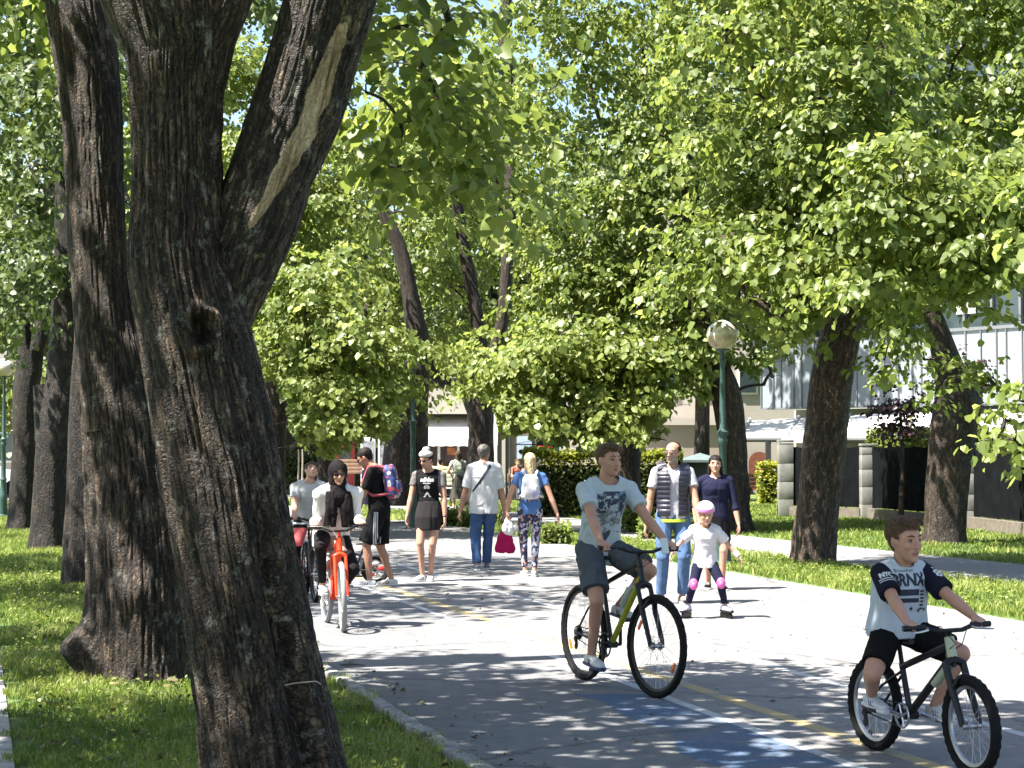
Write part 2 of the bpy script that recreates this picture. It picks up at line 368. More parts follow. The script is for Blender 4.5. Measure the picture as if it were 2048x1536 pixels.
# ------------------------------------------------------------------ trees
def bark_mat(name, dark, lightc, lichen=.25, bs=1.0, wound=False):
    m, nt, b = newmat(name); b.inputs['Roughness'].default_value = .62; b.inputs['Specular IOR Level'].default_value = .32
    uv = nt.nodes.new('ShaderNodeUVMap').outputs[0]
    fur = noise(nt, 26*bs, 7, .72, vec=uv, stretch=(1, .16, 1), dist=.25)
    fine = noise(nt, 120*bs, 4, .7, vec=uv, stretch=(1, .45, 1))
    big = noise(nt, 2.2, 5, .65, vec=uv, stretch=(1, .5, 1))
    at = nt.nodes.new('ShaderNodeAttribute'); at.attribute_name = 'ridge'
    r = ramp(nt, fur.outputs[0], [(.36, [c*.45 for c in dark]), (.5, dark), (.66, lightc)])
    rr = ramp(nt, at.outputs['Fac'], [(.10, (.16, .15, .14)), (.42, (1, 1, 1)), (.9, (1.35, 1.33, 1.3))])
    c = mix(nt, .9, r.outputs[0], rr.outputs[0], 'MULTIPLY')
    mp = nt.nodes.new('ShaderNodeMapping'); mp.inputs['Scale'].default_value = (1, .24, 1); nt.links.new(uv, mp.inputs[0])
    wv = noise(nt, 7*bs, 5, .7, vec=uv); wa_ = nt.nodes.new('ShaderNodeVectorMath'); wa_.operation = 'SCALE'; wa_.inputs['Scale'].default_value = .10; nt.links.new(wv.outputs[1], wa_.inputs[0])
    ad = nt.nodes.new('ShaderNodeVectorMath'); ad.operation = 'ADD'; nt.links.new(mp.outputs[0], ad.inputs[0]); nt.links.new(wa_.outputs[0], ad.inputs[1])
    vo = nt.nodes.new('ShaderNodeTexVoronoi'); vo.feature = 'DISTANCE_TO_EDGE'; vo.inputs['Scale'].default_value = 42*bs; nt.links.new(ad.outputs[0], vo.inputs['Vector'])
    vc = nt.nodes.new('ShaderNodeTexVoronoi'); vc.inputs['Scale'].default_value = 42*bs; nt.links.new(ad.outputs[0], vc.inputs['Vector'])
    crk = ramp(nt, vo.outputs['Distance'], [(0, (.12, .11, .10)), (.10, (.85, .85, .85)), (.3, (1.25, 1.25, 1.25))]); c = mix(nt, .85, c, crk.outputs[0], 'MULTIPLY')
    cell = ramp(nt, vc.outputs['Distance'], [(0, (1.15, 1.12, 1.1)), (1, (.7, .7, .7))]); sepc = nt.nodes.new('ShaderNodeSeparateColor'); nt.links.new(vc.outputs['Color'], sepc.inputs[0])
    cv = ramp(nt, sepc.outputs[0], [(0, (.6, .58, .56)), (.7, (1.1, 1.08, 1.05)), (1, (1.9, 1.85, 1.8))]); c = mix(nt, .8, c, cv.outputs[0], 'MULTIPLY')
    rb = ramp(nt, big.outputs[0], [(.35, (.72, .72, .72)), (.7, (1.25, 1.2, 1.15))]); c = mix(nt, 1, c, rb.outputs[0], 'MULTIPLY')
    li = noise(nt, 9, 8, .78, vec=uv, stretch=(1, .7, 1)); lf = ramp(nt, li.outputs[0], [(.56, (0, 0, 0)), (.66, (lichen,)*3)])
    c = mix(nt, lf.outputs[0], c, (.30, .29, .25))
    li2 = noise(nt, 5, 8, .8, vec=uv); lf2 = ramp(nt, li2.outputs[0], [(.62, (0, 0, 0)), (.70, (lichen*1.1,)*3)]); c = mix(nt, lf2.outputs[0], c, (.22, .20, .09))
    if wound:
        wa = nt.nodes.new('ShaderNodeAttribute'); wa.attribute_name = 'wound'
        wn_ = noise(nt, 14, 5, .7, vec=uv, stretch=(1, .12, 1)); wr = ramp(nt, wn_.outputs[0], [(.38, (.10, .06, .035)), (.48, (.26, .18, .11)), (.62, (.42, .33, .23))])
        c = mix(nt, wa.outputs['Fac'], c, wr.outputs[0])
    nt.links.new(c, b.inputs['Base Color'])
    n1 = bump(nt, b, fur.outputs[0], .6, .02); n2 = bump(nt, b, crk.outputs[0], .9, .008, n1); bump(nt, b, fine.outputs[0], .4, .006, n2); return m
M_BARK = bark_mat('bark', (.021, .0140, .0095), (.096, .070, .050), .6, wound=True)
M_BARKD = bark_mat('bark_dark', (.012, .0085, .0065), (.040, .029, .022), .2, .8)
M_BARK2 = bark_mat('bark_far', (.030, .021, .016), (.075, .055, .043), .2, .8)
def spline(pts, rad, step):
    pts = np.array(pts, float); rad = np.array(rad, float)
    seg = np.linalg.norm(np.diff(pts, axis=0), axis=1); t = np.concatenate([[0], np.cumsum(seg)])
    n = max(4, int(t[-1]/step)); u = np.linspace(0, t[-1], n+1)
    m = np.zeros_like(pts)
    for k in range(len(pts)):
        a, b = max(k-1, 0), min(k+1, len(pts)-1); m[k] = (pts[b]-pts[a])/max(t[b]-t[a], 1e-6)
    o = np.zeros((n+1, 3)); ro = np.interp(u, t, rad)
    k = np.clip(np.searchsorted(t, u, 'right')-1, 0, len(pts)-2); h = (t[k+1]-t[k])[:, None]; s = ((u-t[k])/(t[k+1]-t[k]))[:, None]
    o = (2*s**3-3*s**2+1)*pts[k]+(s**3-2*s**2+s)*h*m[k]+(-2*s**3+3*s**2)*pts[k+1]+(s**3-s**2)*h*m[k+1]
    # smooth radii
    for _ in range(2): ro[1:-1] = (ro[:-2]+2*ro[1:-1]+ro[2:])/4
    return o, ro, u
class BarkMesh:
    def __init__(s): s.v, s.f, s.uv, s.rd, s.n = [], [], [], [], 0
    def limb(s, pts, rad, n=24, step=.12, amp=.006, freq=30., lob=.06, seed=0, flare=0, twist=.03, extra=None):
        c, r, u = spline(pts, rad, step); k = len(c)
        t = np.gradient(c, axis=0); t /= np.linalg.norm(t, axis=1)[:, None]+1e-9
        ref = np.array([1.0, 0, 0]) if abs(t[0][0]) < .9 else np.array([0, 1.0, 0]); X = np.zeros_like(c)
        for i in range(k):
            ref = ref-t[i]*ref.dot(t[i]); ref /= np.linalg.norm(ref); X[i] = ref
        Y = np.cross(t, X); a = np.linspace(0, 2*np.pi, n+1)[None, :]; U = u[:, None]; Rr = r[:, None]
        rm = float(np.mean(r)); ca, sa = np.cos(a+twist*U), np.sin(a+twist*U)
        L = lob*(np.sin(3*a+seed+.6*U)*.5+np.sin(2*a+1.3*seed-.5*U)*.6+np.sin(5*a+2.1*seed+.9*U)*.3)
        if flare: L = L+flare*np.exp(-U/ (rm*1.2))*(.7+.5*np.sin(5*a+seed)+.3*np.sin(3*a))
        cx, cy = ca*rm*freq, sa*rm*freq              # circular domain: seamless around the trunk
        wob = vnoise(cx*.4, cy*.4, U*3+seed)*.8
        n1 = vnoise(cx+wob, cy+wob, U*freq*.055+seed*9); n2 = vnoise(cx*2.1, cy*2.1, U*freq*.28+seed*5)
        ridge = 1-np.abs(n1)*1.7; ridge = np.clip(ridge, -.4, 1); ridge = .68*np.clip((1-ridge)*1.3, 0, 1)**.7+.32*(n2*.5+.5); ridge = np.clip(ridge, 0, 1.2)
        big = vnoise(cx*.13, cy*.13, U*1.7+seed)
        rad_ = Rr*(1+L)+amp*(ridge-.5)*2+rm*.05*big
        if extra is not None: rad_ = rad_+extra(a, U)
        pos = c[:, None, :]+(X[:, None, :]*np.cos(a)[..., None]+Y[:, None, :]*np.sin(a)[..., None])*rad_[..., None]
        vid = s.n+np.arange(k*(n+1)).reshape(k, n+1)
        f = np.stack([vid[:-1, :-1], vid[:-1, 1:], vid[1:, 1:], vid[1:, :-1]], -1).reshape(-1, 4)
        uvv = np.stack([np.broadcast_to(a*rm, (k, n+1))+seed*3.1, np.broadcast_to(U, (k, n+1))], -1).reshape(-1, 2)
        s.v.append(pos.reshape(-1, 3)); s.f.append(f); s.uv.append(uvv); s.rd.append(np.clip(ridge, 0, 1).ravel()); s.n += k*(n+1)
        return c, r
    def build(s, name, mat, parent, wound=None):
        v = np.concatenate(s.v); f = np.concatenate(s.f); uv = np.concatenate(s.uv); rd = np.concatenate(s.rd)
        o = np_mesh(name, v, f, mat, parent, smooth=True, uv=uv[f.ravel()])
        a = o.data.attributes.new('ridge', 'FLOAT', 'POINT'); a.data.foreach_set('value', rd.astype(np.float32))
        if wound is not None:
            a = o.data.attributes.new('wound', 'FLOAT', 'POINT'); a.data.foreach_set('value', wound(v).astype(np.float32))
        return o
def leaf_mat(name, c0, c1, c2, tr=.5, sat=1.0):
    m, nt, b = newmat(name); b.inputs['Roughness'].default_value = .47; b.inputs['Specular IOR Level'].default_value = .5
    a = nt.nodes.new('ShaderNodeAttribute'); a.attribute_name = 'tint'
    r = ramp(nt, a.outputs['Fac'], [(0, c0), (.5, c1), (1, c2)]); nt.links.new(r.outputs[0], b.inputs['Base Color'])
    t = nt.nodes.new('ShaderNodeBsdfTranslucent'); h = nt.nodes.new('ShaderNodeHueSaturation'); h.inputs['Value'].default_value = 1.9; h.inputs['Hue'].default_value = .485; h.inputs['Saturation'].default_value = sat
    nt.links.new(r.outputs[0], h.inputs['Color']); nt.links.new(h.outputs[0], t.inputs[0])
    s = nt.nodes.new('ShaderNodeMixShader'); s.inputs[0].default_value = tr
    nt.links.new(b.outputs[0], s.inputs[1]); nt.links.new(t.outputs[0], s.inputs[2]); nt.links.new(s.outputs[0], nt.nodes['Material Output'].inputs[0]); return m
M_LEAF = leaf_mat('linden_leaves', (.062, .098, .016), (.124, .168, .032), (.225, .265, .075))
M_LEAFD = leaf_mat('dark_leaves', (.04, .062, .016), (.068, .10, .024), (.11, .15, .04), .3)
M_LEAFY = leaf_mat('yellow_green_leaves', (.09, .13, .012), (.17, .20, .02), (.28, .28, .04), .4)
M_LEAFR = leaf_mat('copper_leaves', (.02, .008, .010), (.035, .014, .016), (.06, .025, .025), .25)
def leaves(pos, along, out, size, rng, fold=.25):
    n = len(pos); rnd = rng.normal(0, 1, (n, 3)); L = along+rng.normal(0, .35, (n, 3)); L /= np.linalg.norm(L, axis=1)[:, None]
    nr = out*.55+np.array([0, 0, .75])+rnd*.42; nr -= L*np.sum(nr*L, 1)[:, None]; nr /= np.linalg.norm(nr, axis=1)[:, None]+1e-9
    W = np.cross(nr, L); s = (size*np.clip(rng.lognormal(-.08, .30, n), .4, 1.6))[:, None]; fo = fold*rng.uniform(.2, 1.6, n)[:, None]
    base = pos; tip = pos+L*s-nr*s*fo*.5
    L1 = pos+L*s*.10+W*s*.40+nr*s*fo*.45; L2 = pos+L*s*.62+W*s*.40+nr*s*fo*.3
    R1 = pos+L*s*.10-W*s*.40+nr*s*fo*.45; R2 = pos+L*s*.62-W*s*.40+nr*s*fo*.3
    vs = np.stack([base, L1, L2, tip, R2, R1], 1).reshape(-1, 3); i = np.arange(n)[:, None]*6
    f = np.concatenate([i+np.array([0, 3, 2, 1]), i+np.array([0, 5, 4, 3])], 1).reshape(-1, 4)
    return vs, f
class Crown:
    def __init__(s, seed): s.rng = np.random.default_rng(seed); s.p, s.al, s.ou, s.sz, s.tw = [], [], [], [], []; s.blobs = []
    def spray(s, cen, d, length, leaf, step=.5, droop=.55, keep=None):
        """leafy twigs: origins cen (k,3), directions d (k,3)"""
        rng = s.rng; k = len(cen); m = max(5, int(length/(leaf*step)))
        t = np.linspace(.12, 1, m)[None, :, None]
        ln = (length*rng.uniform(.6, 1.2, k))[:, None, None]
        c = cen[:, None, :]+d[:, None, :]*t*ln+np.array([0, 0, -1])*(t**2)*ln*droop*rng.uniform(.5, 1.3, k)[:, None, None]
        tan = d[:, None, :]+np.array([0, 0, -1])*2*t*droop; tan = tan/np.linalg.norm(tan, axis=2)[..., None]
        side = np.cross(tan, np.array([0, 0, 1.0])); side /= np.linalg.norm(side, axis=2)[..., None]+1e-6
        sg = np.where(np.arange(m) % 2 == 0, 1, -1)[None, :, None]
        al = side*sg*.75+tan*.55+np.array([0, 0, -.55])
        pos = c+side*sg*leaf*.25+rng.normal(0, leaf*.35, c.shape)
        pos = pos.reshape(-1, 3); al = al.reshape(-1, 3); ou = np.broadcast_to(d[:, None, :], c.shape).reshape(-1, 3)
        if keep is not None:
            q = keep(pos); pos, al, ou = pos[q], al[q], ou[q]
        s.p.append(pos); s.al.append(al); s.ou.append(ou); s.sz.append(np.full(len(pos), leaf))
    def blob(s, c, r, n, leaf, length=.8, droop=.55, keep=None, shell=.35, flat=True):
        rng = s.rng; c = np.array(c, float); r = np.array(r if hasattr(r, '__len__') else (r, r, r*.75), float)
        u = rng.normal(0, 1, (n, 3)); u /= np.linalg.norm(u, axis=1)[:, None]; rad = rng.uniform(shell, .95, n)[:, None]
        cen = c+u*r*rad
        if flat: cen[:, 2] = c[2]+np.round((cen[:, 2]-c[2]+rng.normal(0, .06, n))/.42)*.42+rng.normal(0, .07, n)
        d = u*np.array([1, 1, .35]); d[:, 2] += .15; d += rng.normal(0, .25, (n, 3)); d /= np.linalg.norm(d, axis=1)[:, None]
        s.spray(cen, d, length, leaf, droop=droop, keep=keep); s.blobs.append((c, r))
    def build(s, name, mat, parent, light=0.0):
        p = np.concatenate(s.p); al = np.concatenate(s.al); ou = np.concatenate(s.ou); sz = np.concatenate(s.sz)
        v, f = leaves(p, al, ou, sz, s.rng)
        t = np.clip(.42+light+.22*vnoise(p[:, 0]*.9, p[:, 1]*.9, p[:, 2]*.9)+s.rng.normal(0, .22, len(p)), 0, 1)
        s.count = len(p)
        return np_mesh(name, v, f, mat, parent, tint=np.repeat(t, 2))
# the lowest row of the photograph each crown may reach: keeps the canopy's real height above ground
def px_of(p): return 1024+p[:, 0]/p[:, 1]*F, HOR-(p[:, 2]-CAMH)/p[:, 1]*F
LOW = np.array([(-400, 700), (0, 720), (60, 760), (200, 780), (470, 735), (500, 760), (545, 740), (575, 800), (600, 880), (650, 905), (700, 905), (740, 885), (790, 850), (845, 800),
                (860, 835), (900, 840), (935, 800), (985, 800), (1000, 862), (1100, 868), (1200, 872), (1330, 872), (1350, 800), (1420, 780), (1440, 740), (1520, 745), (1560, 720), (1600, 690), (1640, 655), (1720, 625),
                (1745, 680), (1770, 760), (1800, 740), (1850, 610), (1905, 585), (2048, 565), (2500, 560)])
HOLES = [(1115, 205, 42, 62), (1085, 120, 22, 30), (800, 20, 18, 20), (985, 590, 16, 22), (1010, 645, 18, 20), (1600, 690, 30, 16)]
def keep_low(off=0, holes=True):
    def k(p):
        x, y = px_of(p); q = y < np.interp(x, LOW[:, 0], LOW[:, 1])+off-6+34*vnoise(x*.022, p[:, 1]*.6)+20*vnoise(x*.07, p[:, 1]*.9)
        q |= p[:, 1] < 4
        q &= ~((p[:, 1] < 29) & (np.hypot(x-1446, y-676) < 46))
        if holes:
            for (hx, hy, a, b) in HOLES: q &= ((x-hx)/a)**2+((y-hy)/b)**2+.5*np.sin(x*.11+y*.07) > 1
        return q
    return k
def tree(name, label, group, base, limbs, blobs, leaf=.1, mat=None, bark=None, seed=1, dens=1.0, low=0, n=20, amp=.012, light=0., droop=.55, branches=True, wound=None, cat='tree', length=.8, holes=True, crown_extra=None, above=False):
    root = empty(name, base, 0, label, cat, group); B = V(*base)
    bm_ = BarkMesh()
    for li, L in enumerate(limbs):
        pts = [tuple(V(*q)-B) for q in L['pts']]
        bm_.limb(pts, L['r'], n=L.get('n', n), step=L.get('step', .12), amp=L.get('amp', amp), freq=L.get('freq', 22), lob=L.get('lob', .06), seed=seed+li*1.7, flare=L.get('flare', 0), extra=L.get('extra'))
    cr = Crown(seed)
    K = keep_low(low, holes)
    if above: K = lambda p, f_=K: f_(p) & ((px_of(p)[1] < -25) | (p[:, 1] < 1))
    for b in blobs:
        c, r, nn = b[:3]; lf = b[3] if len(b) > 3 else leaf
        cr.blob(V(*c), r, int(nn*dens), lf, length=length, droop=droop, keep=K)
    if crown_extra: crown_extra(cr, K)
    # a limb runs into each leafy mass from the nearest point of the trunk
    if branches and cr.blobs:
        # limbs grow from the stem from one leafy mass to the next, thinner the less they carry
        nodes = [(V(*q), -1) for L in limbs for q in L['pts'][1:]]; todo = [V(*c) for c, r in cr.blobs]; par = {}; pos = {}
        left = set(range(len(todo))); best = {i: min(((q-todo[i]).length+max(0, q.z-todo[i].z), k) for k, (q, _) in enumerate(nodes)) for i in left}
        while left:
            i = min(left, key=lambda z: best[z][0]); left.discard(i); par[i] = best[i][1]; nodes.append((todo[i], i)); k = len(nodes)-1
            for z in left:
                d_ = (todo[i]-todo[z]).length+max(0, todo[i].z-todo[z].z)*.8+.15
                if d_ < best[z][0]: best[z] = (d_, k)
        cnt = {i: 1 for i in par}; order = [n_[1] for n_ in nodes if n_[1] >= 0]
        for i in reversed(order):
            p_ = nodes[par[i]][1]
            if p_ >= 0: cnt[p_] += cnt[i]
        rg = random.Random(seed)
        for i in order:
            q, c = nodes[par[i]][0], todo[i]; r0 = .0065+.0075*cnt[i]**.6; L_ = (c-q).length
            if L_ < .05: continue
            mid = q.lerp(c, .5)+V(rg.uniform(-.12, .12), rg.uniform(-.12, .12), rg.uniform(.0, .14))*L_
            bm_.limb([tuple(z-B) for z in (q, mid, c)], [r0, r0*.85, r0*.7], n=6, step=.25, amp=.001, lob=0, seed=seed)
            rr_ = cr.blobs[i][1]
            for _ in range(2):
                e = c+V(rg.uniform(-1, 1)*rr_[0], rg.uniform(-1, 1)*rr_[1], rg.uniform(-.4, .3)*rr_[2])
                bm_.limb([tuple(z-B) for z in (c, c.lerp(e, .5)+V(0, 0, .05), e)], [.006, .005, .003], n=4, step=.4, amp=0, lob=0, seed=seed)
    bm_.build('trunk', bark or M_BARK2, root, wound)
    o = cr.build('crown', mat or M_LEAF, root, light)
    v = np.empty(len(o.data.vertices)*3, np.float32); o.data.vertices.foreach_get('co', v); v = v.reshape(-1, 3)-np.array(base, np.float32); o.data.vertices.foreach_set('co', v.ravel()); o.data.update()
    print('TREE', name, cr.count); return root
def trunk_px(Y, rows, z0=None):
    """rows: (px_x, px_y, px_width) at depth Y -> points, radii"""
    return [tuple(P(x, y, Y)) for x, y, w_ in rows], [w_/2/F*Y for x, y, w_ in rows]

# --- 1: the big leaning tree in front
Y1 = 8.3
main = trunk_px(Y1, [(600, 1720, 330), (578, 1640, 300), (556, 1536, 268), (530, 1400, 250), (494, 1220, 236), (458, 1030, 226), (424, 850, 222), (392, 700, 212), (372, 610, 205), (356, 520, 196), (352, 420, 176), (350, 300, 168), (350, 180, 180), (352, 90, 214), (340, 0, 250)])
r_limb = trunk_px(Y1+.1, [(440, 640, 120), (470, 540, 150), (510, 430, 168), (548, 310, 160), (580, 200, 150), (605, 100, 140), (628, 0, 130), (650, -110, 120)])
r_limb2 = trunk_px(Y1+.12, [(500, 560, 60), (545, 430, 74), (590, 330, 84), (632, 230, 92), (660, 130, 92), (684, 40, 100), (715, -60, 100)])
l_up = trunk_px(Y1, [(320, 110, 130), (280, 20, 140), (240, -80, 130), (190, -200, 110)])
r_up = trunk_px(Y1, [(385, 110, 130), (430, 0, 130), (470, -120, 120)])
def hp(a): return np.array([(px, py) for px, py in a])
kn_c = np.array(P(398, 662, Y1-.30))
def knot(pos_main):
    pass
def wound1(v):
    # exposed pale wood along the right limb (facing the camera) -> world = local + base
    g_ = v+np.array(base1); x, y = px_of(g_)
    cx = np.interp(y, [0, 90, 200, 300, 400, 450], [700, 668, 628, 588, 530, 500]); wd = np.interp(y, [20, 90, 200, 300, 420, 460], [6, 20, 30, 27, 14, 2])
    wd = wd*(1+.30*vnoise(y*.018, y*0)+.30*vnoise(x*.05, y*.03))
    q = (np.abs(x-cx) < wd) & (y > 40) & (y < 455) & (g_[:, 1] < Y1+.12)
    return q.astype(float)
base1 = tuple(G(590, 1690)); base1 = (base1[0], Y1, 0)
fg_blobs = []
rg = random.Random(21)
def shade(xg, yg, z, r, n, leaf=.10):         # a leafy mass standing where it shades ground point (xg, yg)
    return (V(xg, yg, 0)+sunv*(z/sunv.z), (r, r, r*.6), n, leaf)
for xg in np.arange(-3.2, 4.7, .9):
    for yg in np.arange(7.5, 14.6, 1.05):
        if rg.random() < .13: continue
        if xg > 1.2 and yg > 13.8: continue
        if -1.9 < xg < 1.1 and yg < 10.2 and rg.random() < .5: continue
        if 1.1 <= xg < 2.2 and yg < 10.0 and rg.random() < .5: continue
        if 11.9 < yg < 14.3 and xg < -1.3: continue
        if 10.9 < yg < 14.2 and xg < -2.4: continue
        for zz in (5.4, 7.0): fg_blobs.append(shade(xg+rg.uniform(-.3, .3), yg+rg.uniform(-.25, .25), zz+rg.uniform(-.3, .7), rg.uniform(.5, .7), 36, .15))
def extra1(cr, K):
    # the hanging spray right of the big limbs, against the bright crowns behind
    for (px, py, Yd, r, n) in [(760, 60, 12.5, .42, 16), (840, 130, 13, .45, 18), (800, 240, 13, .42, 15), (905, 60, 12.5, .42, 14), (900, 230, 13, .45, 17), (960, 300, 13.3, .4, 15), (780, 330, 13, .36, 11), (860, 350, 13, .36, 10), (940, 150, 13.5, .4, 12), (1000, 380, 13.5, .3, 7), (730, 180, 12, .35, 8)]:
        cr.blob(P(px, py, Yd), (r, r, r*.6), n, .095, length=.55, droop=.45, keep=None)
def knot_extra(a, U):
    # the scar of a cut branch: a raised ring with a hollow, on the camera side
    dz = (U-U_k); da = np.angle(np.exp(1j*(a-A_k)))*.25; d = np.sqrt((dz/1.05)**2+da**2)
    return .046*np.exp(-((d-.090)/.027)**2)*(1+.3*np.sin(3*np.arctan2(dz, da)))-.085*np.exp(-(d/.058)**4)
# arclength of the knot along the trunk
_mp = np.array(main[0]); _al = np.concatenate([[0], np.cumsum(np.linalg.norm(np.diff(_mp, axis=0), axis=1))])
U_k = float(np.interp(kn_c[2], _mp[:, 2], _al)); A_k = -math.pi/2+.28
def rot_extra(a, U):
    # the deep rotten furrow on the right side low down
    da = np.angle(np.exp(1j*(a-(-math.pi/2+.72)))); g = np.exp(-(da/.17)**2)*np.clip((1.75-U)/.5, 0, 1)
    return knot_extra(a, U)-.10*g+.02*np.exp(-((da-.3)/.12)**2)*np.clip((1.9-U)/.5, 0, 1)
tree('linden_tree', 'big leaning linden trunk in front with deep furrowed bark and a round branch scar', 'lindens in the row on the left', base1,
     [dict(pts=main[0], r=main[1], n=380, step=.008, amp=.012, freq=62, lob=.05, extra=rot_extra),
      dict(pts=r_limb[0], r=r_limb[1], n=220, step=.010, amp=.009, freq=58, lob=.05), dict(pts=r_limb2[0], r=r_limb2[1], n=180, step=.010, amp=.010, freq=58, lob=.1),
      dict(pts=l_up[0], r=l_up[1], n=90, step=.02, amp=.008, freq=30), dict(pts=r_up[0], r=r_up[1], n=90, step=.02, amp=.008, freq=30)],
     fg_blobs, bark=M_BARK, seed=11, above=True, crown_extra=extra1, wound=wound1, length=.6)
# --- 2: the second, stouter trunk behind it
Y2 = 13.9
m2 = trunk_px(Y2, [(290, 1375, 262), (290, 1330, 246), (290, 1200, 226), (282, 1040, 212), (266, 880, 190), (252, 780, 176), (244, 700, 150), (236, 630, 110), (228, 570, 60), (222, 530, 30)])
m2a = trunk_px(Y2-.05, [(232, 860, 130), (214, 720, 124), (200, 600, 116), (186, 400, 116), (176, 200, 120), (158, 60, 128), (140, -60, 120), (120, -240, 100)])
m2b = trunk_px(Y2+.1, [(280, 860, 110), (296, 740, 90), (330, 600, 90), (370, 400, 84), (400, 200, 80), (420, -100, 70)])
sb = [shade(xg+rg.uniform(-.3, .3), yg+rg.uniform(-.3, .3), rg.uniform(5.5, 7.6), rg.uniform(.6, .85), 44, .15) for xg in np.arange(-6.6, .2, 1.1) for yg in np.arange(14.6, 17.4, 1.1) if rg.random() < (.9 if xg < -2.6 else .15) and not (xg > -2.4 and yg > 16.2)]
sb += [shade(xg, yg, 5.8, .6, 22, .11) for xg in np.arange(-6, -3.6, 1.0) for yg in np.arange(9, 12, 1.1)]
def burl(a, U):
    da = np.angle(np.exp(1j*(a-(-math.pi*.86)))); d = np.sqrt((da*.42)**2+((U-.32)/1.2)**2)
    return .17*np.exp(-(d/.12)**2)+.05*np.exp(-(((np.angle(np.exp(1j*(a-(-math.pi/2)))))*.4)**2+(U-.75)**2)/.02)
tree('linden_tree', 'stout grey-brown linden with a burl at its foot, right behind the big leaning trunk', 'lindens in the row on the left', (m2[0][0][0], Y2, 0),
     [dict(pts=m2[0], r=m2[1], n=320, step=.012, amp=.013, freq=52, lob=.05, flare=.02, extra=burl), dict(pts=m2a[0], r=m2a[1], n=200, step=.015, amp=.010, freq=50, lob=.05),
      dict(pts=m2b[0], r=m2b[1], n=60, step=.04, amp=.008, freq=28)], sb, bark=M_BARK, seed=31, length=.7, above=True)
# --- left row going away
def canopy(cx, cy, z0, z1, rx, ry, n, br, rng, leafn=26):
    out = []
    for _ in range(n):
        a = rng.uniform(0, 2*math.pi); q = math.sqrt(rng.uniform(.05, 1)); z = rng.uniform(z0, z1)
        k = math.sqrt(max(.15, 1-((z-(z0+z1)/2)/((z1-z0)/2*1.08))**2))
        b = br*rng.uniform(.75, 1.25); out.append((V(cx+rx*q*k*math.cos(a), cy+ry*q*k*math.sin(a), z), (b, b, b*.65), leafn))
    return out
rg = random.Random(77)
def visible_only(bl, zmin=0): return [b for b in bl if b[0].z > zmin]
m = trunk_px(23, [(160, 1172, 64), (160, 1120, 62), (164, 1000, 56), (166, 860, 54), (172, 700, 50), (180, 500, 44), (184, 300, 36)])
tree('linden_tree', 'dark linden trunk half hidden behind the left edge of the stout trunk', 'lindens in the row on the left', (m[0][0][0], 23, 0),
     [dict(pts=m[0], r=m[1], n=40, step=.06, flare=.15)], [shade(xg+rg.uniform(-.4, .4), yg+rg.uniform(-.2, .2), rg.uniform(6.6, 8.2), rg.uniform(.65, .9), 44, .14) for xg in np.arange(-7, .6, 1.25) for yg in np.arange(19.8, 23.4, 1.2) if rg.random() < .8 and not (xg < -4.6 and yg < 22)], seed=41, bark=M_BARKD)
m = trunk_px(31, [(96, 1104, 78), (98, 1060, 74), (104, 960, 70), (112, 860, 74), (122, 760, 58), (128, 600, 50), (130, 420, 44), (126, 250, 40)])
mb2 = trunk_px(31, [(92, 880, 40), (84, 800, 34), (78, 770, 26)])
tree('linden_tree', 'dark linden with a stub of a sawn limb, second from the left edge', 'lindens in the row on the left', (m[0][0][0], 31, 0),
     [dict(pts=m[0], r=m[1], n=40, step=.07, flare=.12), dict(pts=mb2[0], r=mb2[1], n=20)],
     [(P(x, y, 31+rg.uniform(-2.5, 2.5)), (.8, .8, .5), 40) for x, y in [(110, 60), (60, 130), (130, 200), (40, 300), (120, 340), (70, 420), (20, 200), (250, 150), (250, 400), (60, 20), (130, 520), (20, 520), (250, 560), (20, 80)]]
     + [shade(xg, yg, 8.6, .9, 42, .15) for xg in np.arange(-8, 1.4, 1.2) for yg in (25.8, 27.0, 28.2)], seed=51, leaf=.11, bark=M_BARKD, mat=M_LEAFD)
m = trunk_px(38.8, [(44, 1062, 58), (46, 1030, 52), (50, 900, 48), (54, 760, 50), (60, 700, 50)])
m3 = trunk_px(38.8, [(56, 730, 34), (42, 640, 28), (38, 560, 26), (30, 300, 20)]); m4 = trunk_px(38.8, [(64, 730, 32), (84, 640, 28), (92, 540, 24), (96, 300, 20)])
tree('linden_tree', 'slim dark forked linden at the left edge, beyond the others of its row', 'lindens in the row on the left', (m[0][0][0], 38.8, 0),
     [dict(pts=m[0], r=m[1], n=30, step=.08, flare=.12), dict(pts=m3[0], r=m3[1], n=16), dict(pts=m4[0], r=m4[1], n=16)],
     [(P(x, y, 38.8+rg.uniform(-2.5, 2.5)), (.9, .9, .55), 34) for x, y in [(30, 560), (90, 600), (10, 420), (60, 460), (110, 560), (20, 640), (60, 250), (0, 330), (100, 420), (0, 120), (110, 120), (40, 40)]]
     + [shade(xg, yg, 10.4, .9, 24, .12) for xg in np.arange(-12, -1, 1.6) for yg in (35, 38)], seed=61, leaf=.11, bark=M_BARKD, mat=M_LEAFD)
